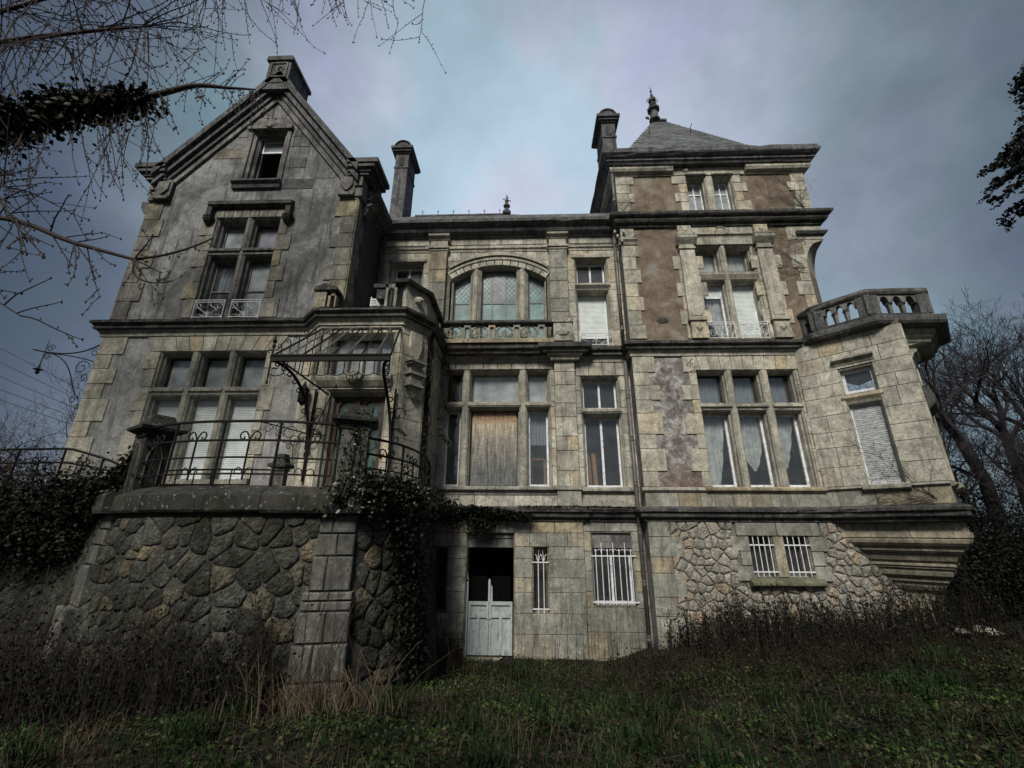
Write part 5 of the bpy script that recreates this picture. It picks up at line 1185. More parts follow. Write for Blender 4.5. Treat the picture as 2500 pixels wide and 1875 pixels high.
for (xx,sg) in ((xl+.04,1),(xr-.04,-1)):
    xw=-4.42+.0 if sg>0 else -2.86; mb=MB()
    P0=Vector((xx,F_,zf)); P3=Vector((-4.64 if sg>0 else -2.86,8.86,4.25))
    mb.tube([Vector(p) for p in bez(tuple(P0),(xx+sg*.35,F_+.25,zf-.05),(P3.x,P3.y,zf-.5),tuple(P3),14)],.034,5)
    mb.tube([(P3.x,8.9,3.6),(P3.x,8.9,5.6)],.026,4)
    for k in range(7):
        t=.12+k*.1; p=Vector(bez(tuple(P0),(xx+sg*.35,F_+.25,zf-.05),(P3.x,P3.y,zf-.5),tuple(P3),100)[int(t*100)])
        mb.tube([p+Vector((-sg*.055*(1-math.cos(a))-.0,-.02,-.05*math.sin(a))) for a in [i*.75 for i in range(8)]],.013,4)
    for (cx_,cz_,r_) in ((.12,5.0,.16),(.10,4.5,.2),(.02,4.15,.1)):
        mb.tube([(P3.x+cx_+(r_-.012*i)*math.cos(i*.55),8.86,cz_+(r_-.012*i)*1.25*math.sin(i*.55)) for i in range(14)],.013,4)
    mb.tube([(P3.x-.02,8.86,4.75),(P3.x+.35,8.86,4.55)],.014,4)
    mb.build('bracket','black_iron',cn)
mb=MB(); mb.tube([(xl+.2,F_,zf),(-4.3,8.8,zf-.45)],.022,4); mb.tube([(-4.15,8.9,5.9),(-4.55,8.86,4.6)],.012,4); mb.build('stay','black_iron',cn)
la=thing('wall_lantern','small dark iron lantern hanging beside the front door','lantern',(-4.85,8.8,5.3))
mb=MB(); mb.box(-4.93,-4.78,8.72,8.86,5.28,5.55); mb.lathe((-4.855,8.79,5.55),[(.12,0),(.13,.02),(.04,.12),(.01,.2)],4,sq=True); mb.lathe((-4.855,8.79,5.2),[(.02,0),(.09,.08)],4,sq=True); mb.build('lantern_body','black_iron',la)
sc=thing('scroll_sign_arm','scrolled iron sign arm on the wall left of the front door','bracket',(-5.3,8.9,4.5))
mb=MB(); mb.tube([(-4.72,8.86,4.62),(-5.55,8.6,4.80)],.013,4)
for (x,z,r_,d) in ((-5.45,4.68,.1,1),(-5.2,4.72,.13,-1),(-4.98,4.6,.15,1),(-5.2,4.52,.1,1),(-4.85,4.45,.13,-1),(-4.95,4.30,.08,1)):
    mb.tube([(x+(r_-.0055*i)*math.cos(d*i*.6),8.75,z+(r_-.0055*i)*math.sin(d*i*.6)) for i in range(15)],.008,4)
mb.tube([(-5.3,8.75,4.6),(-5.1,8.78,4.4),(-4.9,8.8,4.35),(-4.85,8.8,4.0),(-4.8,8.8,3.9)],.008,4); mb.build('scrollwork','black_iron',sc)
# bracket lamp arm on far left corner
lb=thing('lamp_arm','long scrolled iron lamp arm fixed to the far left corner of the mansion','lamp bracket',(-10.62,9.6,6.4))
mb=MB(); yy=10.2
k_=10.2/9.6
mb.tube([(-10.62,9.62,5.6),(-10.62,9.62,7.3)],.03,4)
mb.tube([Vector(p) for p in bez((-10.62,9.6,7.15),(-11.1,9.6,6.75),(-11.7,9.6,6.78),(-12.45,9.6,6.95),10)],.018,5)
mb.tube([Vector(p) for p in bez((-10.62,9.6,6.55),(-11.1,9.6,6.75),(-11.7,9.6,6.80),(-12.1,9.6,6.86),10)],.014,5)
mb.tube([Vector(p) for p in bez((-12.0,9.6,6.85),(-11.3,9.6,6.7),(-11.2,9.6,6.1),(-10.95,9.6,5.75),10)],.014,5)
for (x,z,r_,d) in ((-10.95,5.62,.11,1),(-10.80,5.45,.08,-1),(-11.02,6.45,.20,1),(-10.85,6.2,.12,-1),(-10.8,6.85,.12,1),(-12.0,6.98,.11,1),(-12.02,6.78,.10,-1)):
    mb.tube([(x+(r_-.0065*i*(r_/.12))*math.cos(d*i*.6),9.6,z+(r_-.0065*i*(r_/.12))*math.sin(d*i*.6)) for i in range(15)],.011,4)
mb.build('scrollwork','black_iron',lb)
mb=MB(); mb.tube([(-12.12,9.6,6.45),(-12.12,9.6,7.05),(-12.12,9.6,7.25)],.018,4,r1=.006); mb.lathe((-12.12,9.6,6.28),[(.01,0),(.05,.05),(.03,.1),(.11,.13),(.03,.17),(.02,.25)],6); mb.build('lamp_holder','rusty_iron',lb)
# interior bits
wf=thing('loose_window_frame','orange wooden window frame leaning inside behind the narrow right pane','frame',(.35,12.3,3.8))
q=Plane(.12,12.15,4); mb=MB()
for a,b,c_,d in ((0,.42,4.55,4.62),(.36,.43,3.5,4.55),(0,.06,3.5,4.55)): mb.pbox(q,a,b,-.02,.03,c_,d)
mb.build('wood_bar','orange_wood',wf)
pk=thing('timber_board','two orange timber boards leaning inside the double casement window','board',(1.75,12.2,3.7))
for dx in (0,.16): mb=MB(); mb.add([(1.72+dx,12.1,3.2),(1.84+dx,12.1,3.2),(1.78+dx,12.2,4.75),(1.67+dx,12.2,4.75)],[(0,1,2,3)]); mb.build('board','orange_wood',pk)
# ================================================================== TERRACE
te=thing('terrace_wall','raised terrace with battered rubble retaining wall and dark stone coping before the entrance','wall',(-5,7.5,0))
def smooth_path(ctrl,n=8):
    out=[]; P_=[ctrl[0]]+list(ctrl)+[ctrl[-1]]
    for i in range(1,len(P_)-2):
        for k in range(n):
            t=k/n; a,b,c,d=P_[i-1],P_[i],P_[i+1],P_[i+2]
            out.append(tuple(.5*((2*b[j])+(-a[j]+c[j])*t+(2*a[j]-5*b[j]+4*c[j]-d[j])*t*t+(-a[j]+3*b[j]-3*c[j]+d[j])*t**3) for j in (0,1)))
    out.append(tuple(ctrl[-1])); return out
class Curve:
    def __init__(s,pts):
        s.p=pts; s.l=[0]
        for a,b in zip(pts[:-1],pts[1:]): s.l.append(s.l[-1]+math.hypot(b[0]-a[0],b[1]-a[1]))
        s.L=s.l[-1]
        s.n=[]
        for i in range(len(pts)):
            a=pts[max(0,i-1)]; b=pts[min(len(pts)-1,i+1)]; dx,dy=b[0]-a[0],b[1]-a[1]; l=math.hypot(dx,dy); s.n.append((dy/l,-dx/l))
    def at(s,u,w=0):
        u=min(max(u,0),s.L)
        for i in range(len(s.l)-1):
            if u<=s.l[i+1] or i==len(s.l)-2:
                f=(u-s.l[i])/max(1e-9,s.l[i+1]-s.l[i]); a,b=s.p[i],s.p[i+1]; n0,n1=s.n[i],s.n[i+1]
                return (a[0]+(b[0]-a[0])*f+(n0[0]+(n1[0]-n0[0])*f)*w, a[1]+(b[1]-a[1])*f+(n0[1]+(n1[1]-n0[1])*f)*w)
    def wallpt(s,u,w,z):
        x,y=s.at(u,w+max(0,(2.9-z))*.12); return (x,y,z)
    def pt(s,u,w,z): x,y=s.at(u,w); return (x,y,z)
cF=Curve(smooth_path([(-6.85,7.35),(-6.0,6.93),(-5.0,6.76),(-4.0,6.80),(-3.15,7.05)]))
cR=Curve(smooth_path([(-2.75,7.1),(-2.35,7.7),(-2.15,8.5),(-2.15,9.5),(-2.3,10.5),(-2.45,11.35)]))
cL=Curve(smooth_path([(-14.5,8.9),(-12,8.75),(-9.6,8.6),(-8.3,8.3),(-7.35,7.65)]))
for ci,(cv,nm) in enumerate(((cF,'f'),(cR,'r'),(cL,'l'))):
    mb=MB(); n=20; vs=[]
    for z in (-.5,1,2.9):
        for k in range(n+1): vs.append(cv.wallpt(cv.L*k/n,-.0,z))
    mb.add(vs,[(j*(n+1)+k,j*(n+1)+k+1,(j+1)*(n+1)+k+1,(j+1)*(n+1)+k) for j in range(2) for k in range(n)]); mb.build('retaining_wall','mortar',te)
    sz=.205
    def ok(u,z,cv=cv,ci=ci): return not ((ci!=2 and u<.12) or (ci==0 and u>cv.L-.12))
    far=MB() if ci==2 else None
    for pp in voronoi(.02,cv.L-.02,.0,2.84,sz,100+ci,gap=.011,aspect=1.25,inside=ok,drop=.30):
        frustum(te,'rubble_stone',cv.wallpt,pp,0,.034,.010,'rubble_mossy_shaded',bulge=.010,jit=.014,soft=True,into=far)
    if far: o_=far.build('rubble_stones','rubble_mossy_shaded',te,smooth=True); o_['kind']='stuff'
    # coping stones: separate blocks with slanted tops
    nb=max(2,round(cv.L/1.05))
    for k in range(nb):
        a=cv.L*k/nb+.006; b=cv.L*(k+1)/nb-.006; mb=MB(); m=5; vs=[]
        prof=[(-.45,2.92),(.13,2.90),(.16,2.94),(.16,3.16),(.12,3.20),(-.12,3.32),(-.45,3.32)]
        for i in range(m):
            for w,z in prof: vs.append(cv.pt(a+(b-a)*i/(m-1),w+rnd.uniform(-.006,.006),z+rnd.uniform(-.005,.005)))
        q=len(prof); fs=[(i*q+j,(i+1)*q+j,(i+1)*q+(j+1)%q,i*q+(j+1)%q) for i in range(m-1) for j in range(q)]+[tuple(range(q)),tuple(range((m-1)*q,m*q))[::-1]]
        mb.add(vs,fs); mb.build('coping_stone','coping_dark',te)
# floor
mb=MB(); pts=[cL.at(cL.L*k/8,-.1) for k in range(9)]+[cF.at(cF.L*k/10,-.1) for k in range(11)]+[cR.at(cR.L*k/10,-.1) for k in range(11)]+[(-2.6,11.3),(-4.6,9.4),(-10.5,9.4),(-14.5,9.6)]
mb.add([(x,y,3.18) for x,y in pts],[tuple(range(len(pts)))]); mb.build('terrace_floor','coping_dark',te)
# corner piers
def pier(cx_,cy_,deg,wd,zs_,mat='pier_stone',flare=.0):
    q=Plane(cx_,cy_,deg)
    for i in range(len(zs_)-1):
        a,b=zs_[i],zs_[i+1]; e=max(0,(2.9-(a+b)/2))*.11; step=.05 if (a+b)/2<1.75 else 0
        hw=wd/2+step+e*.25; pr=.10+e+step
        parts=[(-hw,hw)] if i%3==1 and b-a>.38 else ([(-hw,.02),(.03,hw)] if i%2 else [(-hw,-.08),(-.07,hw)])
        for (u0_,u1_) in parts:
            mb=MB(); c=.018; j=lambda:rnd.uniform(-.006,.006)
            vs=[q.P(u0_,-.5,a+.008),q.P(u1_,-.5,a+.008),q.P(u1_,-.5,b-.008),q.P(u0_,-.5,b-.008),q.P(u0_,pr-c,a+.008),q.P(u1_,pr-c,a+.008),q.P(u1_,pr-c,b-.008),q.P(u0_,pr-c,b-.008),q.P(u0_+c,pr+j(),a+.026),q.P(u1_-c,pr+j(),a+.026),q.P(u1_-c,pr+j(),b-.026),q.P(u0_+c,pr+j(),b-.026)]
            mb.add(vs,[(0,1,5,4),(1,2,6,5),(2,3,7,6),(3,0,4,7),(4,5,9,8),(5,6,10,9),(6,7,11,10),(7,4,8,11),(8,9,10,11),(3,2,1,0)]); mb.build('pier_block',mat,te)
pier(-2.95,7.05,12,.52,[-.2,.25,.7,1.15,1.55,1.68,1.80,2.28,2.6,2.89])
pier(-7.05,7.50,-35,.50,[-.2,.4,.95,1.5,2.1,2.4,2.65,2.89])
# cap slabs over the piers
for (x,y,d) in ((-2.95,7.05,12),(-7.05,7.5,-35)):
    q=Plane(x,y,d); mb=MB(); mb.prism([(-.5,2.90),(.26,2.90),(.28,2.95),(.28,3.18),(.22,3.24),(-.5,3.30)],lambda p,t:q.P(t,p[0],p[1]),-.34,.34); mb.build('coping_stone','coping_dark',te)
# stone pillars with pagoda caps
def pillar(name,label,x,y,deg,zb,zt,w):
    q=Plane(x,y,deg); t=thing(name,label,'pillar',(x,y,zb),'stone pillars with curved caps on the terrace wall')
    h=w/2
    mb=MB(); mb.pbox(q,-h-.04,h+.04,-h-.04,h+.04,zb,zb+.10); mb.pbox(q,-h,h,-h,h,zb+.10,zt-.06); mb.pbox(q,-h-.03,h+.03,-h-.03,h+.03,zt-.06,zt)
    s=mb.build('shaft','coping_dark' if deg<0 else 'pier_stone',t)
    for rot in (0,-90,90):
        q2=Plane(x,y,deg+rot); m=MB(); pts=[(-h*.55,zb+.2),(-h*.55,zb+(zt-zb)*.62)]+[(-h*.55*(1-k/5),zb+(zt-zb)*(.62+.22*math.sin(PI/2*k/5))) for k in range(1,6)]
        pts=pts+[(-a,b) for a,b in pts[::-1][1:]]; m.tube([q2.P(a,h+.003,b) for a,b in pts],.014,5); m.build('arch_relief','pier_stone',s)
    mb=MB(); prof=[(h+.03,zt),(h+.14,zt+.06),(h+.15,zt+.11),(h+.06,zt+.17),(h-.01,zt+.27),(h-.03,zt+.34),(h-.05,zt+.36),(.02,zt+.37)]
    vs=[]
    for r_,z in prof:
        for sx,sy in ((-1,-1),(1,-1),(1,1),(-1,1)): vs.append(q.P(sx*r_,sy*r_,z))
    mb.add(vs,[(4*i+j,4*i+(j+1)%4,4*i+4+(j+1)%4,4*i+4+j) for i in range(len(prof)-1) for j in range(4)]+[(3,2,1,0)]); mb.build('cap','coping_dark',t)
pillar('terrace_pillar','left terrace pillar, dark with pointed arch relief and curved cap',-6.78,7.55,-30,3.2,4.28,.40)
pillar('terrace_pillar','ivy covered right terrace pillar with curved cap before the front door',-2.92,7.15,20,3.2,4.32,.42)
sp2=thing('stub_pillar','low stone stub pillar standing on the terrace behind the railing','pillar',(-4.8,8.3,3.18))
q=Plane(-4.78,8.3,10); mb=MB(); mb.pbox(q,-.11,.11,-.11,.11,3.18,3.80); mb.pbox(q,-.13,.13,-.13,.13,3.74,3.80); mb.build('shaft','pier_stone',sp2)
mb=MB(); mb.lathe((-4.78,8.3,3.80),[(.24,0),(.25,.05),(.17,.10),(.13,.2),(.12,.26),(.02,.27)],4,sq=True); mb.build('cap','coping_dark',sp2)
# ---------- iron railings
def iron_rail(label,cv,u0,u1,zb,n,w=-.05,zt=None,posts=None):
    t=thing('iron_railing',label,'railing',cv.pt((u0+u1)/2,w,zb-.1),'wrought iron railings of the terrace')
    zt=zt or (lambda f:zb+1.0)
    def Z(f,h): return zb+(zt(f)-zb)*h
    for h,r_ in ((1.0,.024),(.66,.020),(.36,.015),(.08,.015)):
        mb=MB(); m=26; mb.tube([cv.pt(u0+(u1-u0)*k/m,w,Z(k/m,h)) for k in range(m+1)],r_,6); mb.build('rail','black_iron',t)
    for k in range(n+1):
        f=k/n; mb=MB(); mb.tube([cv.pt(u0+(u1-u0)*f,w,Z(f,-.12)),cv.pt(u0+(u1-u0)*f,w,Z(f,1.0))],.022,5); mb.build('post','black_iron',t)
    for k in range(n):
        f=(k+.5)/n; uc=u0+(u1-u0)*f; mb=MB(); mb.tube([cv.pt(uc,w,Z(f,-.02)),cv.pt(uc,w,Z(f,.68))],.016,5)
        for sg in (-1,1):
            pts=[(0,.66),(.03,.74),(.07,.80),(.12,.815),(.17,.79),(.19,.74),(.17,.69),(.13,.67),(.10,.69),(.10,.72)]
            mb.tube([cv.pt(uc+sg*a*.9,w,Z(f,b)) for a,b in pts],.013,5)
            pts=[(.02,.08),(.04,.16),(.09,.19),(.14,.16),(.15,.08)]
            mb.tube([cv.pt(uc+sg*a,w,Z(f,b)) for a,b in pts],.010,5)
        mb.build('scroll_baluster','black_iron',t)
    return t
iron_rail('curved black iron railing between the two terrace pillars',cF,.10,cF.L-.0,3.42,4,zt=lambda f:4.36)
iron_rail('black iron railing curving back from the ivy pillar to the porch',cR,.1,cR.L-.75,3.36,4,zt=lambda f:4.16)
iron_rail('black iron railing of the terrace at the far left edge',cL,.5,cL.L-.35,3.40,6,zt=lambda f:4.25 if f<.68 else 4.25-.5*(f-.68)/.32)
cI=Curve([(-8.2,8.75),(-7.0,8.5),(-6.,8.35),(-4.95,8.3)])
t=thing('stair_rail','low iron rail behind the front railing, ending at the stub pillar','railing',(-6.5,8.4,3.2))
for z in (3.76,3.42):
    mb=MB(); mb.tube([cI.pt(cI.L*k/10,0,z+.02*math.sin(k/10*PI)) for k in range(11)],.018,5); mb.build('rail','black_iron',t)
for k in range(9): mb=MB(); mb.tube([cI.pt(cI.L*k/8,0,3.18),cI.pt(cI.L*k/8,0,3.76)],.015,4); mb.build('post','black_iron',t)
# ================================================================== GROUND
def sst(a,b,x): t=np.clip((x-a)/(b-a),0,1); return t*t*(3-2*t)
def ground(x,y):
    x=np.asarray(x,float); y=np.asarray(y,float)
    v=np.interp(y,[-5,3.2,4.6,7,9.5,11.3],[1.1,1.0,.82,.36,.06,-.12])
    rgt=np.interp(y,[0,4,7,11],[1.0,.92,.62,.36])+.28*sst(4.5,9,x)*np.interp(y,[4,9],[.2,1])
    lft=np.interp(y,[0,4,7,9],[.95,.72,.22,.2])
    z=v*(1-sst(1.6,4.0,x))+rgt*sst(1.6,4.0,x)
    z=z*(1-sst(2.0,5.5,-x))+lft*sst(2.0,5.5,-x)
    far=sst(12,40,np.hypot(x,y)); z=z*(1-far)+.3*far
    z=z+.05*np.sin(x*1.7+y*.9)*np.cos(y*1.3-x*.4)+.025*np.sin(x*4.1)*np.sin(y*3.7+1)
    return z
gx=np.concatenate([np.linspace(-600,-24,14),np.linspace(-22,22,177),np.linspace(24,600,14)]); gy=np.concatenate([np.linspace(-400,-8,10),np.linspace(-6,14,101),np.linspace(16,60,20),np.linspace(70,900,12)])
X,Y=np.meshgrid(gx,gy); Z=ground(X,Y); V=np.stack([X,Y,Z],-1).reshape(-1,3); w_=len(gx)
I=(np.arange(len(gy)-1)[:,None]*w_+np.arange(w_-1)[None]).ravel(); F=np.stack([I,I+1,I+w_+1,I+w_],-1)
g=fast('ground',V,F,'soil',k=4,smooth=True); g['kind']='structure'
rs=np.random.default_rng(5)
def inbuild(x,y):
    c=(y>11.25)|((x>2.9)&(y>10.95))|((x<-2.1)&(y>np.interp(x,[-14,-9.6,-7.2,-6.,-5,-4,-3.0,-2.3,-2.1],[8.4,8.1,7.0,6.45,6.3,6.35,6.6,7.2,8.6])))
    return c
def scatter(n,x0,x1,y0,y1,dens=None):
    x=rs.uniform(x0,x1,n); y=rs.uniform(y0,y1,n); k=~inbuild(x,y)
    k&=(np.abs(x)<y*1.15+1.5)
    if dens is not None: k&=rs.uniform(0,1,n)<dens(x,y)
    return x[k],y[k]
def blades(x,y,h,wd,lean=.5,seg=2,zoff=0):
    n=len(x); z=ground(x,y)+zoff; a=rs.uniform(0,2*PI,n); b=rs.uniform(0,2*PI,n); h=h*rs.uniform(.5,1.25,n)
    d=np.stack([np.cos(a),np.sin(a)],-1)*(wd/2); l=np.stack([np.cos(b),np.sin(b)],-1)*(h*lean*rs.uniform(.2,1,n))[:,None]
    P=np.stack([x,y],-1); V=[]
    V=np.zeros((n,5,3)); V[:,0,:2]=P-d;V[:,1,:2]=P+d;V[:,0,2]=V[:,1,2]=z-.02
    V[:,2,:2]=P-d*.8+l*.35;V[:,3,:2]=P+d*.8+l*.35;V[:,2,2]=V[:,3,2]=z+h*.6
    V[:,4,:2]=P+l;V[:,4,2]=z+h*(1-.25*lean)
    b_=np.arange(n)[:,None]*5; F=np.concatenate([b_+[0,1,3],b_+[0,3,2],b_+[2,3,4]]); return V.reshape(-1,3),F
def leaves(P,s,flat=.6):
    """P (n,3) centres -> kite quads as 2 triangles"""
    n=len(P); nrm=rs.normal(size=(n,3)); nrm[:,2]=np.abs(nrm[:,2])+flat; nrm/=np.linalg.norm(nrm,axis=1)[:,None]
    t=rs.normal(size=(n,3)); t-=nrm*(t*nrm).sum(1)[:,None]; t/=np.linalg.norm(t,axis=1)[:,None]; b=np.cross(nrm,t); sz=(s*rs.uniform(.55,1.3,n))[:,None]
    V=np.stack([P-t*sz*.5,P+b*sz*.42+nrm*sz*.08,P+t*sz*.6-nrm*sz*.1,P-b*sz*.42+nrm*sz*.08],1); b_=np.arange(n)[:,None]*4
    return V.reshape(-1,3),np.concatenate([b_+[0,1,2],b_+[0,2,3]])
def fbm(x,y,s=1.,p=0): return .5+.25*np.sin(x*s*1.3+p)*np.cos(y*s*1.7+p*2)+.25*np.sin(x*s*3.1+y*s*2.3+p)
# grass
x,y=scatter(75000,-9,10,3.2,11.2,lambda x,y:np.clip((fbm(x,y,1.2,1)-.25)*1.6,0.12,1)*np.clip(1.6-y*.1,.3,1)*np.where((x>1.5)&(y>8.2),.25,1))
V,F=blades(x,y,.13,.007,.9); g=fast('grass',V,F,'grass_blade'); g['kind']='stuff'
x,y=scatter(15000,-9,10,3.2,11.3,lambda x,y:np.clip((fbm(x,y,.9,4)-.35)*1.6,.05,1))
V,F=blades(x,y,.28,.006,1.1); g=fast('dry_grass',V,F,'straw'); g['kind']='stuff'
# low leafy cover
x,y=scatter(80000,-8,9,3.3,11.2,lambda x,y:np.clip((fbm(x,y,1.,7)-.2)*1.9,.06,1)*np.where((x>1.2)&(y>8.4),.3,1)*np.where(x<-2.4,.45,1))
P=np.stack([x,y,ground(x,y)+rs.uniform(.01,.13,len(x))],-1); V,F=leaves(P,.036); g=fast('bramble_leaves',V,F,'leaf_green'); g['kind']='stuff'
x,y=scatter(26000,-9,10,3.3,11.3); P=np.stack([x,y,ground(x,y)+rs.uniform(0,.07,len(x))],-1); V,F=leaves(P,.045,.8); g=fast('fallen_leaves',V,F,'dead_leaf'); g['kind']='stuff'
x,y=scatter(5000,-8,9,3.3,11.2,lambda x,y:np.clip((fbm(x,y,1.6,2)-.45)*3,.02,1)); n=len(x); a=rs.uniform(0,2*PI,n); l=rs.uniform(.12,.4,n); z=ground(x,y)+rs.uniform(.01,.09,n); dx=np.cos(a)*l/2; dy=np.sin(a)*l/2; w=.004
V=np.stack([np.stack([x-dx,y-dy,z-.02],-1),np.stack([x+dx,y+dy,z+.03],-1),np.stack([x+dx-w,y+dy+w,z+.038],-1),np.stack([x-dx-w,y-dy+w,z-.008],-1)],1).reshape(-1,3); b_=np.arange(n)[:,None]*4
g=fast('fallen_twigs',V,np.concatenate([b_+[0,1,2],b_+[0,2,3]]),'stalk_dark'); g['kind']='stuff'
x,y=scatter(60,-6,8,3.8,9.5); cx_=np.repeat(x,70)+rs.normal(0,.09,len(x)*70); cy_=np.repeat(y,70)+rs.normal(0,.09,len(x)*70); k=~inbuild(cx_,cy_); V,F=blades(cx_[k],cy_[k],.34,.008,1.2); g=fast('grass_tufts',V,F,'grass_blade'); g['kind']='stuff'
# tall dead stalks by the walls
def stalks(name,label,cat,xs,ys,h,mat,r=.006,leafy=0,lmat='ivy_dark',seed=1,curve=.25):
    rr=random.Random(seed); mb=MB(); LP=[]
    for x,y in zip(xs,ys):
        z=float(ground(x,y))-.03; hh=h*rr.uniform(.45,1.15)*(.55+.9*float(fbm(x,y,1.3,3))); dx,dy=rr.gauss(0,curve)*hh*.6,rr.gauss(0,curve)*hh*.3
        pts=[(x+dx*t*t,y+dy*t*t,z+hh*t) for t in (0,.33,.66,1)]; mb.tube(pts,r,3,r1=r*.4,cap=False)
        if rr.random()<.5:
            k=rr.choice((1,2)); p=pts[k]; mb.tube([p,(p[0]+rr.uniform(-.12,.12)*hh,p[1]+rr.uniform(-.1,.1),p[2]+.25*hh)],r*.6,3,r1=r*.3,cap=False)
        if leafy:
            for j in range(int(leafy*rr.uniform(.3,1.2))):
                t=rr.uniform(.15,1); LP.append((x+dx*t*t+rr.gauss(0,.03),y+dy*t*t+rr.gauss(0,.03),z+hh*t))
    o=thing(name,label,cat,(float(np.mean(xs)),float(np.mean(ys)),0)); s=mb.build('stems',mat,o); s['kind']='stuff'
    if LP: V,F=leaves(np.array(LP),.045,.2); l=fast('leaves',V,F,lmat,o); l['kind']='stuff'
    return o
x=rs.uniform(3.0,9.6,900); y=11.0-rs.gamma(1.8,.5,900)-.1; k=~inbuild(x,y); 
stalks('nettle_patch','dark dead nettles and docks along the foot of the tower','weeds',x[k],y[k],.85,'stalk_dark',.007,18,seed=2)
x=rs.uniform(1.6,8.5,700); y=rs.uniform(7.4,10.3,700)
stalks('bramble_thicket','reddish bare bramble stems on the bank in front of the tower','brambles',x,y,.50,'twig_red',.005,6,'ivy_dark',seed=3)
x=rs.uniform(-.2,2.75,70); y=11.2-rs.uniform(0,.8,70)-.15
stalks('dry_stalks','tall thin dry stalks in front of the barred basement windows','weeds',x,y,1.15,'stalk_dark',.005,0,seed=4,curve=.16)
x=np.concatenate([rs.normal(-2.75,.25,60),rs.uniform(-2.4,-1.4,60)]); y=np.concatenate([rs.normal(6.35,.22,60),rs.uniform(9.3,11.,60)])
stalks('reed_clump','clump of straw coloured dead stalks at the foot of the terrace pier','weeds',x,y,1.1,'twig_red',.0055,0,seed=5,curve=.3)
x=rs.normal(-2.6,.4,170); y=rs.normal(6.2,.28,170)
stalks('straw_tuft','pale drooping straw tuft below the terrace pier','weeds',x,y,.6,'straw_pale',.006,0,seed=6,curve=.8)
x=rs.uniform(-7.5,-3.2,480); y=rs.uniform(5.9,6.5,480)
stalks('bramble_bush','dark brambles along the foot of the rubble terrace wall','brambles',x,y,.95,'stalk_dark',.006,14,'ivy_dark',seed=7,curve=.5)
x=rs.uniform(-7.2,-3.4,420); y=rs.uniform(6.25,6.6,420)
stalks('dead_scrub','taller tangled dead scrub hiding the lower half of the rubble wall','scrub',x,y,1.35,'stalk_dark',.006,7,'ivy_dark',seed=17,curve=.35)
x=rs.uniform(3.2,9.,90); y=11-rs.uniform(.2,2.2,90)
stalks('tall_stalks','scattered tall pale stalks rising above the nettles before the tower','weeds',x,y,1.25,'straw',.005,0,seed=18,curve=.3)
x=rs.uniform(-2.0,-1.4,50); y=rs.uniform(10.3,11.2,50)
stalks('weed_patch','dark tangle of weeds under the narrow window left of the cellar door','weeds',x,y,.7,'stalk_dark',.005,14,'ivy_dark',seed=8,curve=.4)
# long thin stems before the pier
st=thing('bare_shoots','long thin reddish bare shoots in front of the terrace pier','shoots',(-2.6,6.4,.3)); rr=random.Random(9)
mb=MB()
for k in range(12):
    x=-2.9+rr.uniform(0,.55); y=6.3+rr.uniform(-.1,.1); h=rr.uniform(1.2,2.4); dx=rr.uniform(-.15,.5); mb.tube([(x+dx*t*t,y,.3+h*t) for t in (0,.25,.5,.75,1)],.006,4,r1=.002)
mb.build('stem','twig_red',st)
# fallen stones
for k,(x,y,s_,lab) in enumerate(((8.95,9.75,.20,'larger pale cut stone lying in the weeds under the corner corbel'),(8.45,9.7,.13,'smaller rounded stone lying in the weeds under the corner corbel'))):
    z=float(ground(x,y)); pts=[(-1,-.4),(-.6,-.7),(.5,-.6),(1.1,-.2),(.6,.5),(-.5,.6)]
    o=frustum(None,'fallen_stone',lambda u,w,zz:(x+u,y+w*.7+zz*.3,z+.10+zz*.6-u*.12),[(a*s_,b*s_) for a,b in pts],s_*.9,-s_*.6,.03,'carved',bulge=-.03,jit=.01); tag(o,lab,'stone',kind=None)
# ================================================================== CREEPERS
def ivy(name,label,pts,n,size,mat,spread,stems=6,smat='creeper_bark',r=.014,seed=1,zdrop=0,plane=None,dens=None):
    """pts: list of (x,y,z) guide points; leaves spread round them"""
    rr=random.Random(seed); g_=np.random.default_rng(seed); P_=[Vector(p) for p in pts]
    o=thing(name,label,'ivy',tuple(P_[0])); mb=MB()
    for k in range(stems):
        off_=Vector((rr.gauss(0,spread[0]*.45),rr.gauss(0,spread[1]*.3),rr.gauss(0,spread[2]*.45)))
        q=[]
        for i in range(len(P_)-1):
            for t in (0,.5): q.append(P_[i].lerp(P_[i+1],t)+off_+Vector((rr.gauss(0,.05),rr.gauss(0,.02),rr.gauss(0,.04))))
        q.append(P_[-1]+off_); mb.tube(q,r*rr.uniform(.5,1.2),4,r1=r*.3,cap=False)
    if stems: s=mb.build('stem',smat,o); 
    L_=[0]
    for a,b in zip(P_[:-1],P_[1:]): L_.append(L_[-1]+(b-a).length)
    u=g_.uniform(0,L_[-1],n); A=np.array([tuple(p) for p in P_]); X_=np.stack([np.interp(u,L_,A[:,i]) for i in range(3)],-1)
    # clumps
    cl=g_.normal(size=(max(4,n//60),3)); ci=g_.integers(0,len(cl),n)
    D=(cl[ci]*.75+g_.normal(size=(n,3))*.45)*np.array(spread); X_=X_+D
    V,F=leaves(X_,size,.1); l=fast('leaves',V,F,mat,o); l['kind']='stuff'; return o
ivy('ivy','dense dark ivy smothering the right terrace pillar and coping',[(-2.95,6.85,3.1),(-2.6,6.95,3.3),(-2.45,7.3,3.35),(-2.2,7.9,3.25),(-2.10,8.6,3.2)],4600,.065,'ivy_leaf',(.20,.16,.17),10,seed=11)
ivy('ivy','sparse ivy climbing the face of the right terrace pillar',[(-2.95,6.90,3.3),(-2.9,6.90,3.9),(-2.85,6.92,4.3)],260,.06,'ivy_leaf',(.14,.03,.2),4,seed=12)
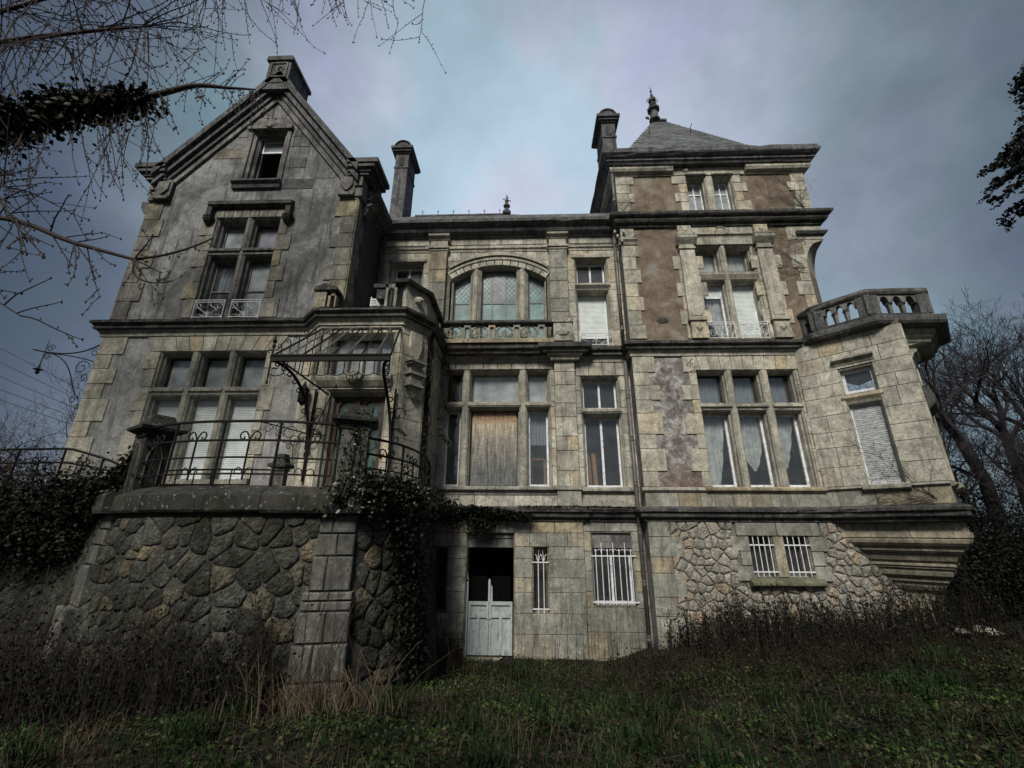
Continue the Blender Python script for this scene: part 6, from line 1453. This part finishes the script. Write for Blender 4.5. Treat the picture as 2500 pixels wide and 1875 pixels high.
ivy('ivy','thick hanging column of ivy on the terrace wall beside the basement',[(-2.12,7.7,3.1),(-2.02,7.8,2.3),(-1.93,8.0,1.3),(-1.88,8.1,.3)],7500,.06,'ivy_dark',(.11,.26,.34),20,'stalk_dark',.022,seed=13)
ivy('ivy','ivy mass where the terrace wall meets the base cornice',[(-2.15,8.9,3.2),(-2.15,9.8,3.15),(-2.1,10.6,3.1),(-1.7,11.1,3.05)],3600,.06,'ivy_dark',(.13,.22,.17),8,seed=14)
ivy('ivy','trailing ivy along the base cornice above the cellar door',[(-1.6,11.08,3.16),(-.9,11.06,3.12),(-.3,11.06,3.02),(.1,11.08,2.98)],2400,.055,'ivy_dark',(.12,.06,.07),6,seed=15)
ivy('ivy','small tuft of ivy hanging over the cellar door lintel',[(-1.4,11.05,2.95),(-1.15,11.05,2.75),(-.8,11.05,2.9)],900,.055,'ivy_dark',(.10,.05,.10),3,seed=16)
ivy('ivy','gnarled ivy trunk climbing the side of the porch',[(-2.28,9.7,3.2),(-2.36,9.75,4.4),(-2.38,9.75,5.6),(-2.36,9.75,6.8),(-2.32,9.75,7.3)],800,.05,'ivy_dark',(.04,.10,.3),14,'stalk_dark',.022,seed=17)
ivy('ivy','brown leafed creeper spreading over the wall right of the porch',[(-2.35,11.28,7.3),(-2.2,11.28,6.9),(-2.1,11.28,6.4),(-2.38,11.28,5.6)],200,.045,'dead_leaf',(.14,.02,.3),9,'twig_red',.007,seed=18)
ivy('ivy','wispy creeper tangled under the middle balcony cornice',[(-2.35,10.9,7.5),(-1.7,10.9,7.45),(-1.2,11.0,7.25),(-.8,11.05,7.2)],160,.045,'ivy_dark',(.12,.08,.09),10,'twig_red',.006,seed=19)
ivy('ivy','sprig of ivy sticking out below the porch trunk',[(-2.15,10.4,5.0),(-1.95,10.4,4.8),(-1.85,10.4,4.55)],60,.055,'ivy_dark',(.05,.03,.05),3,seed=24)
ivy('ivy','big dark ivy bank over the far left terrace wall',[(-13,8.5,2.8),(-11,8.4,2.85),(-9.5,8.3,2.9),(-8.3,7.95,3.1),(-7.4,7.4,3.35)],12000,.065,'ivy_dark',(.5,.18,.26),10,seed=20)
ivy('ivy','ivy crowding the back of the left terrace pillar',[(-7.6,7.8,3.5),(-7.2,7.7,3.8),(-7.05,7.6,4.05)],1300,.06,'ivy_dark',(.12,.12,.14),4,seed=21)
ivy('ivy','curtain of ivy hanging down the far left retaining wall',[(-10.5,8.2,2.9),(-9.2,8.1,2.6),(-8.2,7.8,2.6)],9000,.065,'ivy_dark',(.6,.1,.35),8,seed=22)
ivy('moss_and_ivy','crust of tiny leaves along the base cornice left of the downpipe',[(-.2,11.1,3.24),(1.2,11.1,3.24),(2.7,11.1,3.22)],1500,.03,'ivy_dark',(.05,.05,.02),0,seed=23)
# wiry bare creepers on walls
def wiry(name,label,start,pl,w,n,L_,seed,mat='creeper_bark',ang=(0,PI),r=.007,spread=.5):
    rr=random.Random(seed); o=thing(name,label,'creeper',pl.P(start[0],w,start[1])); mb=MB()
    def grow(u,z,a,l,r_,d):
        pts=[(u,z)]; m=max(3,int(l/.10))
        for i in range(m):
            a+=rr.gauss(0,.16); u+=math.cos(a)*l/m; z+=math.sin(a)*l/m; pts.append((u,z))
            if d>0 and rr.random()<.42: grow(u,z,a+rr.choice((-1,1))*rr.uniform(.4,1.0),l*rr.uniform(.3,.6),r_*.6,d-1)
        mb.tube([pl.P(a_,w,b_) for a_,b_ in pts],r_,3,r1=r_*.35,cap=False)
    for k in range(n): grow(start[0]+rr.uniform(-.1,.1)*spread,start[1]+rr.uniform(-.3,.3)*spread,rr.uniform(*ang),L_*rr.uniform(.6,1.1),r,2)
    mb.build('stem',mat,o); return o
wiry('bare_creeper','fan of bare creeper stems on the upper right of the tower',(8.1,9.9),T,.04,7,1.2,31,ang=(2.3,3.7))
wiry('bare_creeper','bare creeper on the top storey right of the tower windows',(8.6,12.05),T,.04,6,1.5,32,ang=(1.6,2.9))
wiry('bare_creeper','bare creeper on the top storey left corner of the tower',(3.1,12.05),T,.04,5,.9,33,ang=(.3,1.8))
wiry('bare_creeper','bare creeper below the second cornice, right end of the tower',(8.3,10.9),T,.05,5,1.1,34,ang=(2.4,3.5))
wiry('bare_creeper','branching bare creeper rising beside the worn roller shutter',(1.95,3.25),F1,.07,2,1.6,35,mat='stalk_dark',ang=(2.0,2.3),r=.010)
wiry('bare_creeper','bare creeper stems sprawling over the plinth of the corner bay',(1.9,3.3),F1,.10,6,1.1,36,mat='stalk_dark',ang=(2.6,3.4))
wiry('bare_creeper','bare creeper crawling over the corner corbel',(1.3,2.95),F1,.06,3,.7,37,mat='stalk_dark',ang=(-2.6,-.6))
wiry('bare_creeper','thin creeper roots on the shield face of the porch',(.2,5.2),facet(2)[0],.04,6,1.3,38,ang=(.8,2.3),r=.006)
wiry('bare_creeper','long shoots climbing the rubble wall beside the corbel',(8.0,1.0),T,.12,7,1.1,39,mat='stalk_dark',ang=(1.1,2.2),r=.007)
wiry('bare_creeper','dead creeper clinging under the second cornice of the tower',(4.6,11.5),T,.06,4,1.3,40,mat='stalk_dark',ang=(2.8,3.4),r=.006)
# ================================================================== TREES
def grow_tree(mb,tw,p,d,l,r_,depth,rr,droop=0,wob=.18,split=(2,3),lr=.72,minr=.004,up=.0,ang=.55):
    pts=[Vector(p)]; d=Vector(d).normalized(); m=5; p=Vector(p); dirs=[]
    for i in range(m):
        d=(d+Vector((rr.gauss(0,wob),rr.gauss(0,wob),rr.gauss(0,wob)+up-droop))).normalized(); p=p+d*(l/m); pts.append(p.copy()); dirs.append(d.copy())
    r2=max(minr*.5,r_*.62); (mb if r_>.02 else tw).tube(pts,r_,5 if r_>.03 else 3,r1=r2,cap=False)
    if depth<=0: return
    for k in range(rr.randint(*split)):
        i=rr.randint(2,m); q=pts[i]; dd=dirs[min(i,m)-1]; ax_=dd.orthogonal().normalized(); ax_.rotate(__import__('mathutils').Quaternion(dd,rr.uniform(0,2*PI)))
        nd=(dd*math.cos(ang*rr.uniform(.5,1.4))+ax_*math.sin(ang*rr.uniform(.5,1.4)))
        grow_tree(mb,tw,q,nd,l*lr*rr.uniform(.7,1.15),r2*rr.uniform(.55,.85),depth-1,rr,droop,wob,split,lr,minr,up,ang)
    if depth>1 or True: grow_tree(mb,tw,pts[-1],dirs[-1],l*lr,r2,depth-1,rr,droop,wob,split,lr,minr,up,ang)
def bare_tree(x,y,h,label,seed,lean=(0,0),mat='bark_far',depth=6,r=.24,group=None,z0=None,split=(1,2),tf=.42):
    rr=random.Random(seed); z=float(ground(x,y)) if z0 is None else z0; o=thing('bare_tree',label,'tree',(x,y,z),group)
    tk=MB(); pts=[Vector((x+lean[0]*t+rr.gauss(0,.1)*t,y+lean[1]*t,z-.2+h*tf*t)) for t in (0,.25,.5,.75,1)]; tk.tube(pts,r,8,r1=r*.62); tk.build('trunk',mat,o,smooth=True)
    mb=MB(); tw=MB(); 
    for k in range(3):
        a=rr.uniform(0,2*PI); grow_tree(mb,tw,pts[-1],Vector((math.cos(a)*.5,math.sin(a)*.5,1)),h*(.20 if tf<.5 else .15),r*.5,depth-1,rr,split=split,lr=.80,up=.03,minr=.011)
    for k in (1,2,3):
        a=rr.uniform(0,2*PI); grow_tree(mb,tw,pts[k],Vector((math.cos(a),math.sin(a),.6)),h*.15,r*.3,depth-2,rr,split=split,lr=.8,up=.03,minr=.011)
    b=mb.build('branches',mat,o); b['kind']='stuff'; tt=tw.build('twigs',mat,o)
    if tt: tt['kind']='stuff'
    return o
grp='bare trees right of the mansion'
bare_tree(16.6,19.,8.2,'bare tree just clear of the corner bay, forking low',47,(.2,0),depth=8,r=0.20,tf=.62)
bare_tree(20.4,16.5,8.8,'bare tree with twisted trunk in the front row at right',48,(-.6,0),depth=8,r=0.23,tf=.62)
bare_tree(23,27.,11.,'pale bare tree seen between the trunks at right',49,(0,0),depth=8,r=0.23,tf=.62)
bare_tree(17.3,17.,9.2,'thick bare tree leaning left, nearest the right edge of the mansion',41,(-.35,0),depth=8,r=0.28,tf=.62)
bare_tree(19.4,18.,10.2,'tall forked bare tree behind the corner bay',42,(.2,0),depth=8,r=0.23,tf=.62)
bare_tree(21.5,19.,10.4,'bare tree at the right edge of the picture',43,(.6,0),depth=8,r=0.23,tf=.62)
bare_tree(19.0,23.,10.5,'slender bare tree in the back row at right',44,(.3,0),depth=7,r=0.23,tf=.62)
bare_tree(24.0,22.,11.,'bare tree furthest right in the back row',45,(0,0),depth=7,r=0.28,tf=.62)
bare_tree(15.2,21.,7.5,'short bare tree half hidden behind the bay',46,(.4,0),depth=7,r=0.16,tf=.62)
for k,(x,y,h,lab) in enumerate(((15.9,16.5,6.2,'thin sapling right behind the corner bay'),(16.9,15.6,5.6,'short thin sapling at the edge of the dark shrub'),(18.2,15.2,6.6,'thin upright sapling in front of the forked tree'),(18.9,20.5,9.,'straight slim tree in the middle row at right'),(20.2,21.5,9.4,'slim leaning tree in the middle row at right'),(19.7,14.6,6.4,'dark thin sapling near the right picture edge'),(22.3,23.,9.8,'slim pale tree in the back row at right'),(17.6,24.,9.,'faint slim tree deep behind the bay'),(21.6,16.6,8.,'twiggy tree cut by the right picture edge'))):
    bare_tree(x,y,h,lab,140+k,(.3*(k%3-1),0),depth=7,r=.10,tf=.55,group=grp)
for k,(x,y,h,lab) in enumerate(((-27,21,9.5,'pale bare tree in the distance at the left edge'),(-24,23,10.5,'distant bare tree just left of the gabled wing'),(-31,24,9,'distant bare tree furthest left behind the terrace'),(-22.,20,7.,'low spreading bare tree beyond the terrace'))):
    bare_tree(x,y,h,lab,60+k,depth=7,r=.13)
# dark undergrowth masses with depth
def bush(name,label,c,rad,n,size,mat,seed,cat='bush'):
    g_=np.random.default_rng(seed); o=thing(name,label,cat,tuple(c)); m=max(10,n//220); cc=g_.normal(size=(m,3)); cc/=np.linalg.norm(cc,axis=1)[:,None]; cc*=g_.uniform(.35,1,(m,1)); cc[:,2]=np.abs(cc[:,2])
    ci=g_.integers(0,m,n); P_=np.array(c)+(cc[ci]+g_.normal(size=(n,3))*.13)*np.array(rad); V,F=leaves(P_,size,.1); l=fast('foliage',V,F,mat,o); l['kind']='stuff'
    rr=random.Random(seed); mb=MB()
    for k in range(14): a=rr.uniform(0,2*PI); e=Vector((c[0]+math.cos(a)*rad[0]*.8,c[1]+math.sin(a)*rad[1]*.8,c[2]+rad[2]*rr.uniform(.5,1.05))); mb.tube([Vector(c)+Vector((0,0,-.3)),Vector(c).lerp(e,.5)+Vector((0,0,.3)),e],.04,4,r1=.008,cap=False)
    mb.build('stem','bark_far',o); return o
bush('dark_shrub','dark evergreen shrub pressed against the corner bay',(13.2,13.2,.8),(1.9,1.6,2.2),26000,.07,'ivy_dark',71)
bush('dark_shrub','large black green shrub at the right edge',(17.0,14.0,.7),(3.0,2.0,2.6),30000,.085,'ivy_dark',72)
bush('dark_shrub','tall dark undergrowth behind the corner bay',(15.5,17.5,.8),(3.5,2.0,3.6),30000,.09,'ivy_dark',73)
bush('dark_shrub','low dark shrub in the right foreground bank',(12.2,9.6,.8),(1.8,1.4,1.3),20000,.055,'ivy_dark',74)
bush('dark_shrub','dark thicket filling the gap at the far right',(22,18,.8),(4,2.5,3.6),24000,.10,'ivy_dark',75)
bush('brown_hedge','rust brown winter hedge beyond the terrace at the left edge',(-21,15.5,2.5),(5.5,1.6,3.0),26000,.08,'bush_brown',76,'hedge')
bush('dark_shrub','black shrub on the slope left of the terrace buttress',(-9.6,6.3,.3),(2.0,1.0,1.5),22000,.05,'ivy_dark',77)
# conifer at the right edge
cf=thing('conifer','dark conifer whose drooping boughs enter at the right edge','tree',(13.6,8.2,.9)); rr=random.Random(81)
mb=MB(); mb.tube([(13.6,8.2,.7),(13.6,8.2,9),(13.6,8.2,14.5)],.28,8,r1=.05); mb.build('trunk','bark',cf)
nb=MB(); NP=[]
for k in range(50):
    z=10.9+3.6*k/50; a=rr.uniform(PI*.6,PI*1.4) if k%4 else rr.uniform(0,2*PI); L0=(2.3 if z<11.6 else max(.5,2.3-(z-11.6)*1.0))*rr.uniform(.75,1.05)
    pts=[Vector((13.6+math.cos(a)*L0*t,8.2+math.sin(a)*L0*t,z+.25*t-.75*t*t)) for t in (0,.33,.66,1)]; nb.tube(pts,.03,4,r1=.008,cap=False)
    for j in range(16):
        t=rr.uniform(.2,1); b=pts[0].lerp(pts[-1],t)+Vector((0,0,.25*t-.75*t*t-(-.5*t))); sd_=rr.choice((-1,1)); dv=Vector((math.cos(a+sd_*.8),math.sin(a+sd_*.8),-.35))*rr.uniform(.2,.55); nb.tube([b,b+dv],.008,3,cap=False)
        for i in range(26): s_=rr.uniform(.1,1.05); NP.append(tuple(b+dv*s_+Vector((rr.gauss(0,.035),rr.gauss(0,.035),rr.gauss(0,.03)))))
nb.build('boughs','bark',cf); V,F=leaves(np.array(NP),.085,.0); l=fast('needles',V,F,'needle',cf); l['kind']='stuff'
# ---------- overhanging tree at left
ot=thing('overhanging_tree','big bare tree leaning in from the left with ivy clad limb and budded twigs','tree',(-9.6,5.2,.5)); rr=random.Random(91)
mb=MB(); mb.tube([(-11.0,4.6,.3),(-11.1,4.7,4),(-11.2,5.0,8),(-11.6,5.3,12.5),(-11.9,5.5,16)],.42,9,r1=.16); mb.build('trunk','bark',ot,smooth=True)
def limb(pts,r0,r1,name='limb'):
    m=MB(); sp_=smooth3(pts); m.tube(sp_,r0,6,r1=r1); m.build(name,'bark',ot,smooth=True); return sp_
def smooth3(c,n=6):
    P_=[Vector(p) for p in c]; P_=[P_[0]]+P_+[P_[-1]]; o=[]
    for i in range(1,len(P_)-2):
        for k in range(n):
            t=k/n; a,b,c_,d=P_[i-1],P_[i],P_[i+1],P_[i+2]; o.append(.5*((2*b)+(-a+c_)*t+(2*a-5*b+4*c_-d)*t*t+(-a+3*b-3*c_+d)*t**3))
    o.append(P_[-1]); return o
tw=MB()
def twig(p,d,l,r_=.008,grav=.14,curl=.0,depth=1,buds=True):
    p=Vector(p); d=Vector(d).normalized(); pts=[p.copy()]; m=max(5,int(l/.11))
    for i in range(m):
        f=i/m; d=(d+Vector((rr.gauss(0,.055),rr.gauss(0,.04),rr.gauss(0,.045)-grav*(1-f*1.3)+curl*f))).normalized(); p=p+d*(l/m); pts.append(p.copy())
        if buds and i>0 and rr.random()<.6:
            s=Vector((rr.gauss(0,1),rr.gauss(0,.4),rr.gauss(0,1))).normalized(); sl=rr.uniform(.015,.045); tw.tube([p,p+s*sl],.006,3,cap=False); tw.blob(p+s*sl,.0105,(1,1,1.5),4)
        if depth>0 and rr.random()<.12: twig(p,(d+Vector((rr.gauss(0,.8),rr.gauss(0,.3),rr.gauss(0,.5)))).normalized(),l*rr.uniform(.25,.5),r_*.65,grav,curl,depth-1)
    tw.tube(pts,r_*1.35,4,r1=r_*.7,cap=False); tw.blob(pts[-1],.016,(1,1,1.6),4)
main=limb([(-11.4,5.1,9.2),(-9.59,5.5,9.85),(-7.85,5.5,9.90),(-6.80,5.5,10.16),(-6.07,5.5,10.38),(-5.4,5.5,10.30),(-4.90,5.5,10.24)],.10,.012)
b2=limb([(-11.4,5.1,6.8),(-8.9,5.5,7.5),(-7.16,5.5,6.95),(-6.08,5.5,6.62)],.055,.024,'branch')
b3=limb([(-6.08,5.5,6.62),(-5.6,5.5,6.70),(-5.2,5.5,6.84),(-4.91,5.5,7.0)],.024,.010,'branch')
b4=limb([(-6.08,5.5,6.62),(-6.0,5.5,6.35),(-5.7,5.5,6.2),(-5.35,5.5,6.22)],.018,.009,'branch')
b5=limb([(-11.8,5.3,12.5),(-9.8,5.2,13.6),(-8.0,5.1,14.4),(-6.2,5.0,14.8),(-4.6,4.9,14.6)],.10,.02)
b10=limb([(-11.3,5.1,11.5),(-10.,5.2,12.2),(-8.8,5.2,12.7),(-7.7,5.2,12.6)],.05,.012)
b11=limb([(-11.3,5.1,8.8),(-10.,5.4,9.0),(-9.2,5.4,8.7),(-8.6,5.4,8.0)],.03,.008,'branch')
b6=limb([(-11.8,5.3,13.5),(-9.5,6.3,14.8),(-7.5,6.6,15.6),(-5.5,6.6,15.9),(-3.2,6.4,15.7),(-1.9,6.2,15.3)],.09,.015)
b7=limb([(-11.5,5.1,10.5),(-10.0,5.3,11.4),(-8.6,5.4,11.8),(-7.3,5.4,11.9)],.07,.015)
b8=limb([(-11.4,5.0,8.),(-10.2,5.2,8.5),(-9.2,5.3,8.3),(-8.3,5.3,7.5),(-7.8,5.4,6.9)],.045,.012)
b9=limb([(-11.3,5.0,5.6),(-9.3,5.4,6.3),(-8.2,5.4,6.0),(-7.4,5.4,5.6)],.03,.008,'branch')
for P_,n,l0,l1,k0 in ((main,60,.7,2.0,4),(b5,90,1.2,3.2,2),(b7,60,.8,2.4,1),(b10,50,.8,2.3,1),(b11,20,.5,1.5,1),(b8,30,.5,1.5,2),(b2,16,.4,1.0,3),(b9,10,.4,.9,3)):
    for k in range(n):
        i=rr.randint(k0,len(P_)-1); d=Vector((rr.uniform(-.1,1.2),rr.uniform(-.3,.3),rr.uniform(-.8,.9)))
        if P_ is main and i>len(P_)*.55: twig(P_[i],(rr.uniform(-.1,.8),.05,rr.choice((-1.,-.8,.9))),rr.uniform(.25,.9),.006,.03)
        elif P_ is main: twig(P_[i],(rr.uniform(.0,.7),rr.uniform(-.2,.2),-1),rr.uniform(1.0,2.3),.008,.05,.05)
        else: twig(P_[i],d,rr.uniform(l0,l1),.009,.17,.10)
for k in range(34):
    i=rr.randint(8,len(b6)-6); twig(b6[i],(rr.uniform(.0,.8),rr.uniform(-.2,.2),-1),rr.uniform(1.4,2.6),.008,.08)
twig((-2.35,6.2,15.4),(.14,0,-1),2.9,.008,.0); twig((-3.6,6.4,15.7),(.12,0,-1),3.3,.007,.0); twig((-3.3,6.4,15.7),(.3,0,-1),2.6,.008,.0)
for P_ in (b3,b4): 
    for k in range(7): twig(P_[rr.randint(1,len(P_)-1)],(rr.uniform(-.6,.9),0,rr.uniform(-1,1)),rr.uniform(.08,.25),.004,.02,0,0)
t_o=tw.build('twigs','bark',ot); t_o['kind']='stuff'
g_=np.random.default_rng(92); n=5200; u=g_.beta(1.1,1.6,n); X_=np.stack([np.interp(u,[0,.4,.8,1],[-10.6,-8.9,-7.3,-6.7]),5.5+g_.normal(size=n)*.14,np.interp(u,[0,.4,.8,1],[9.75,9.80,10.0,10.1])+g_.normal(size=n)*np.interp(u,[0,.4,1],[.30,.24,.08])-np.interp(u,[0,.3,.5,1],[.1,.25,0,0])],-1)
V,F=leaves(X_,.10,.0); l=fast('ivy_leaves',V,F,'ivy_dark',ot); l['kind']='stuff'
# ================================================================== CABLES
for k,(za,zb,lab) in enumerate(((9.9,8.0,'topmost'),(9.35,7.6,'second'),(8.8,7.25,'third'),(8.3,6.9,'fourth'),(7.9,6.6,'lowest'))):
    mb=MB(); mb.tube([(-30,16,za+1.9+.0),(-22.2,16,za+.0),(-18,16,zb+.0),(-10,16,zb-2.6)],.012,4); o=mb.build('overhead_cable','cable'); tag(o,'%s of the five overhead cables left of the mansion'%lab,'cable',group='overhead cables left of the mansion')
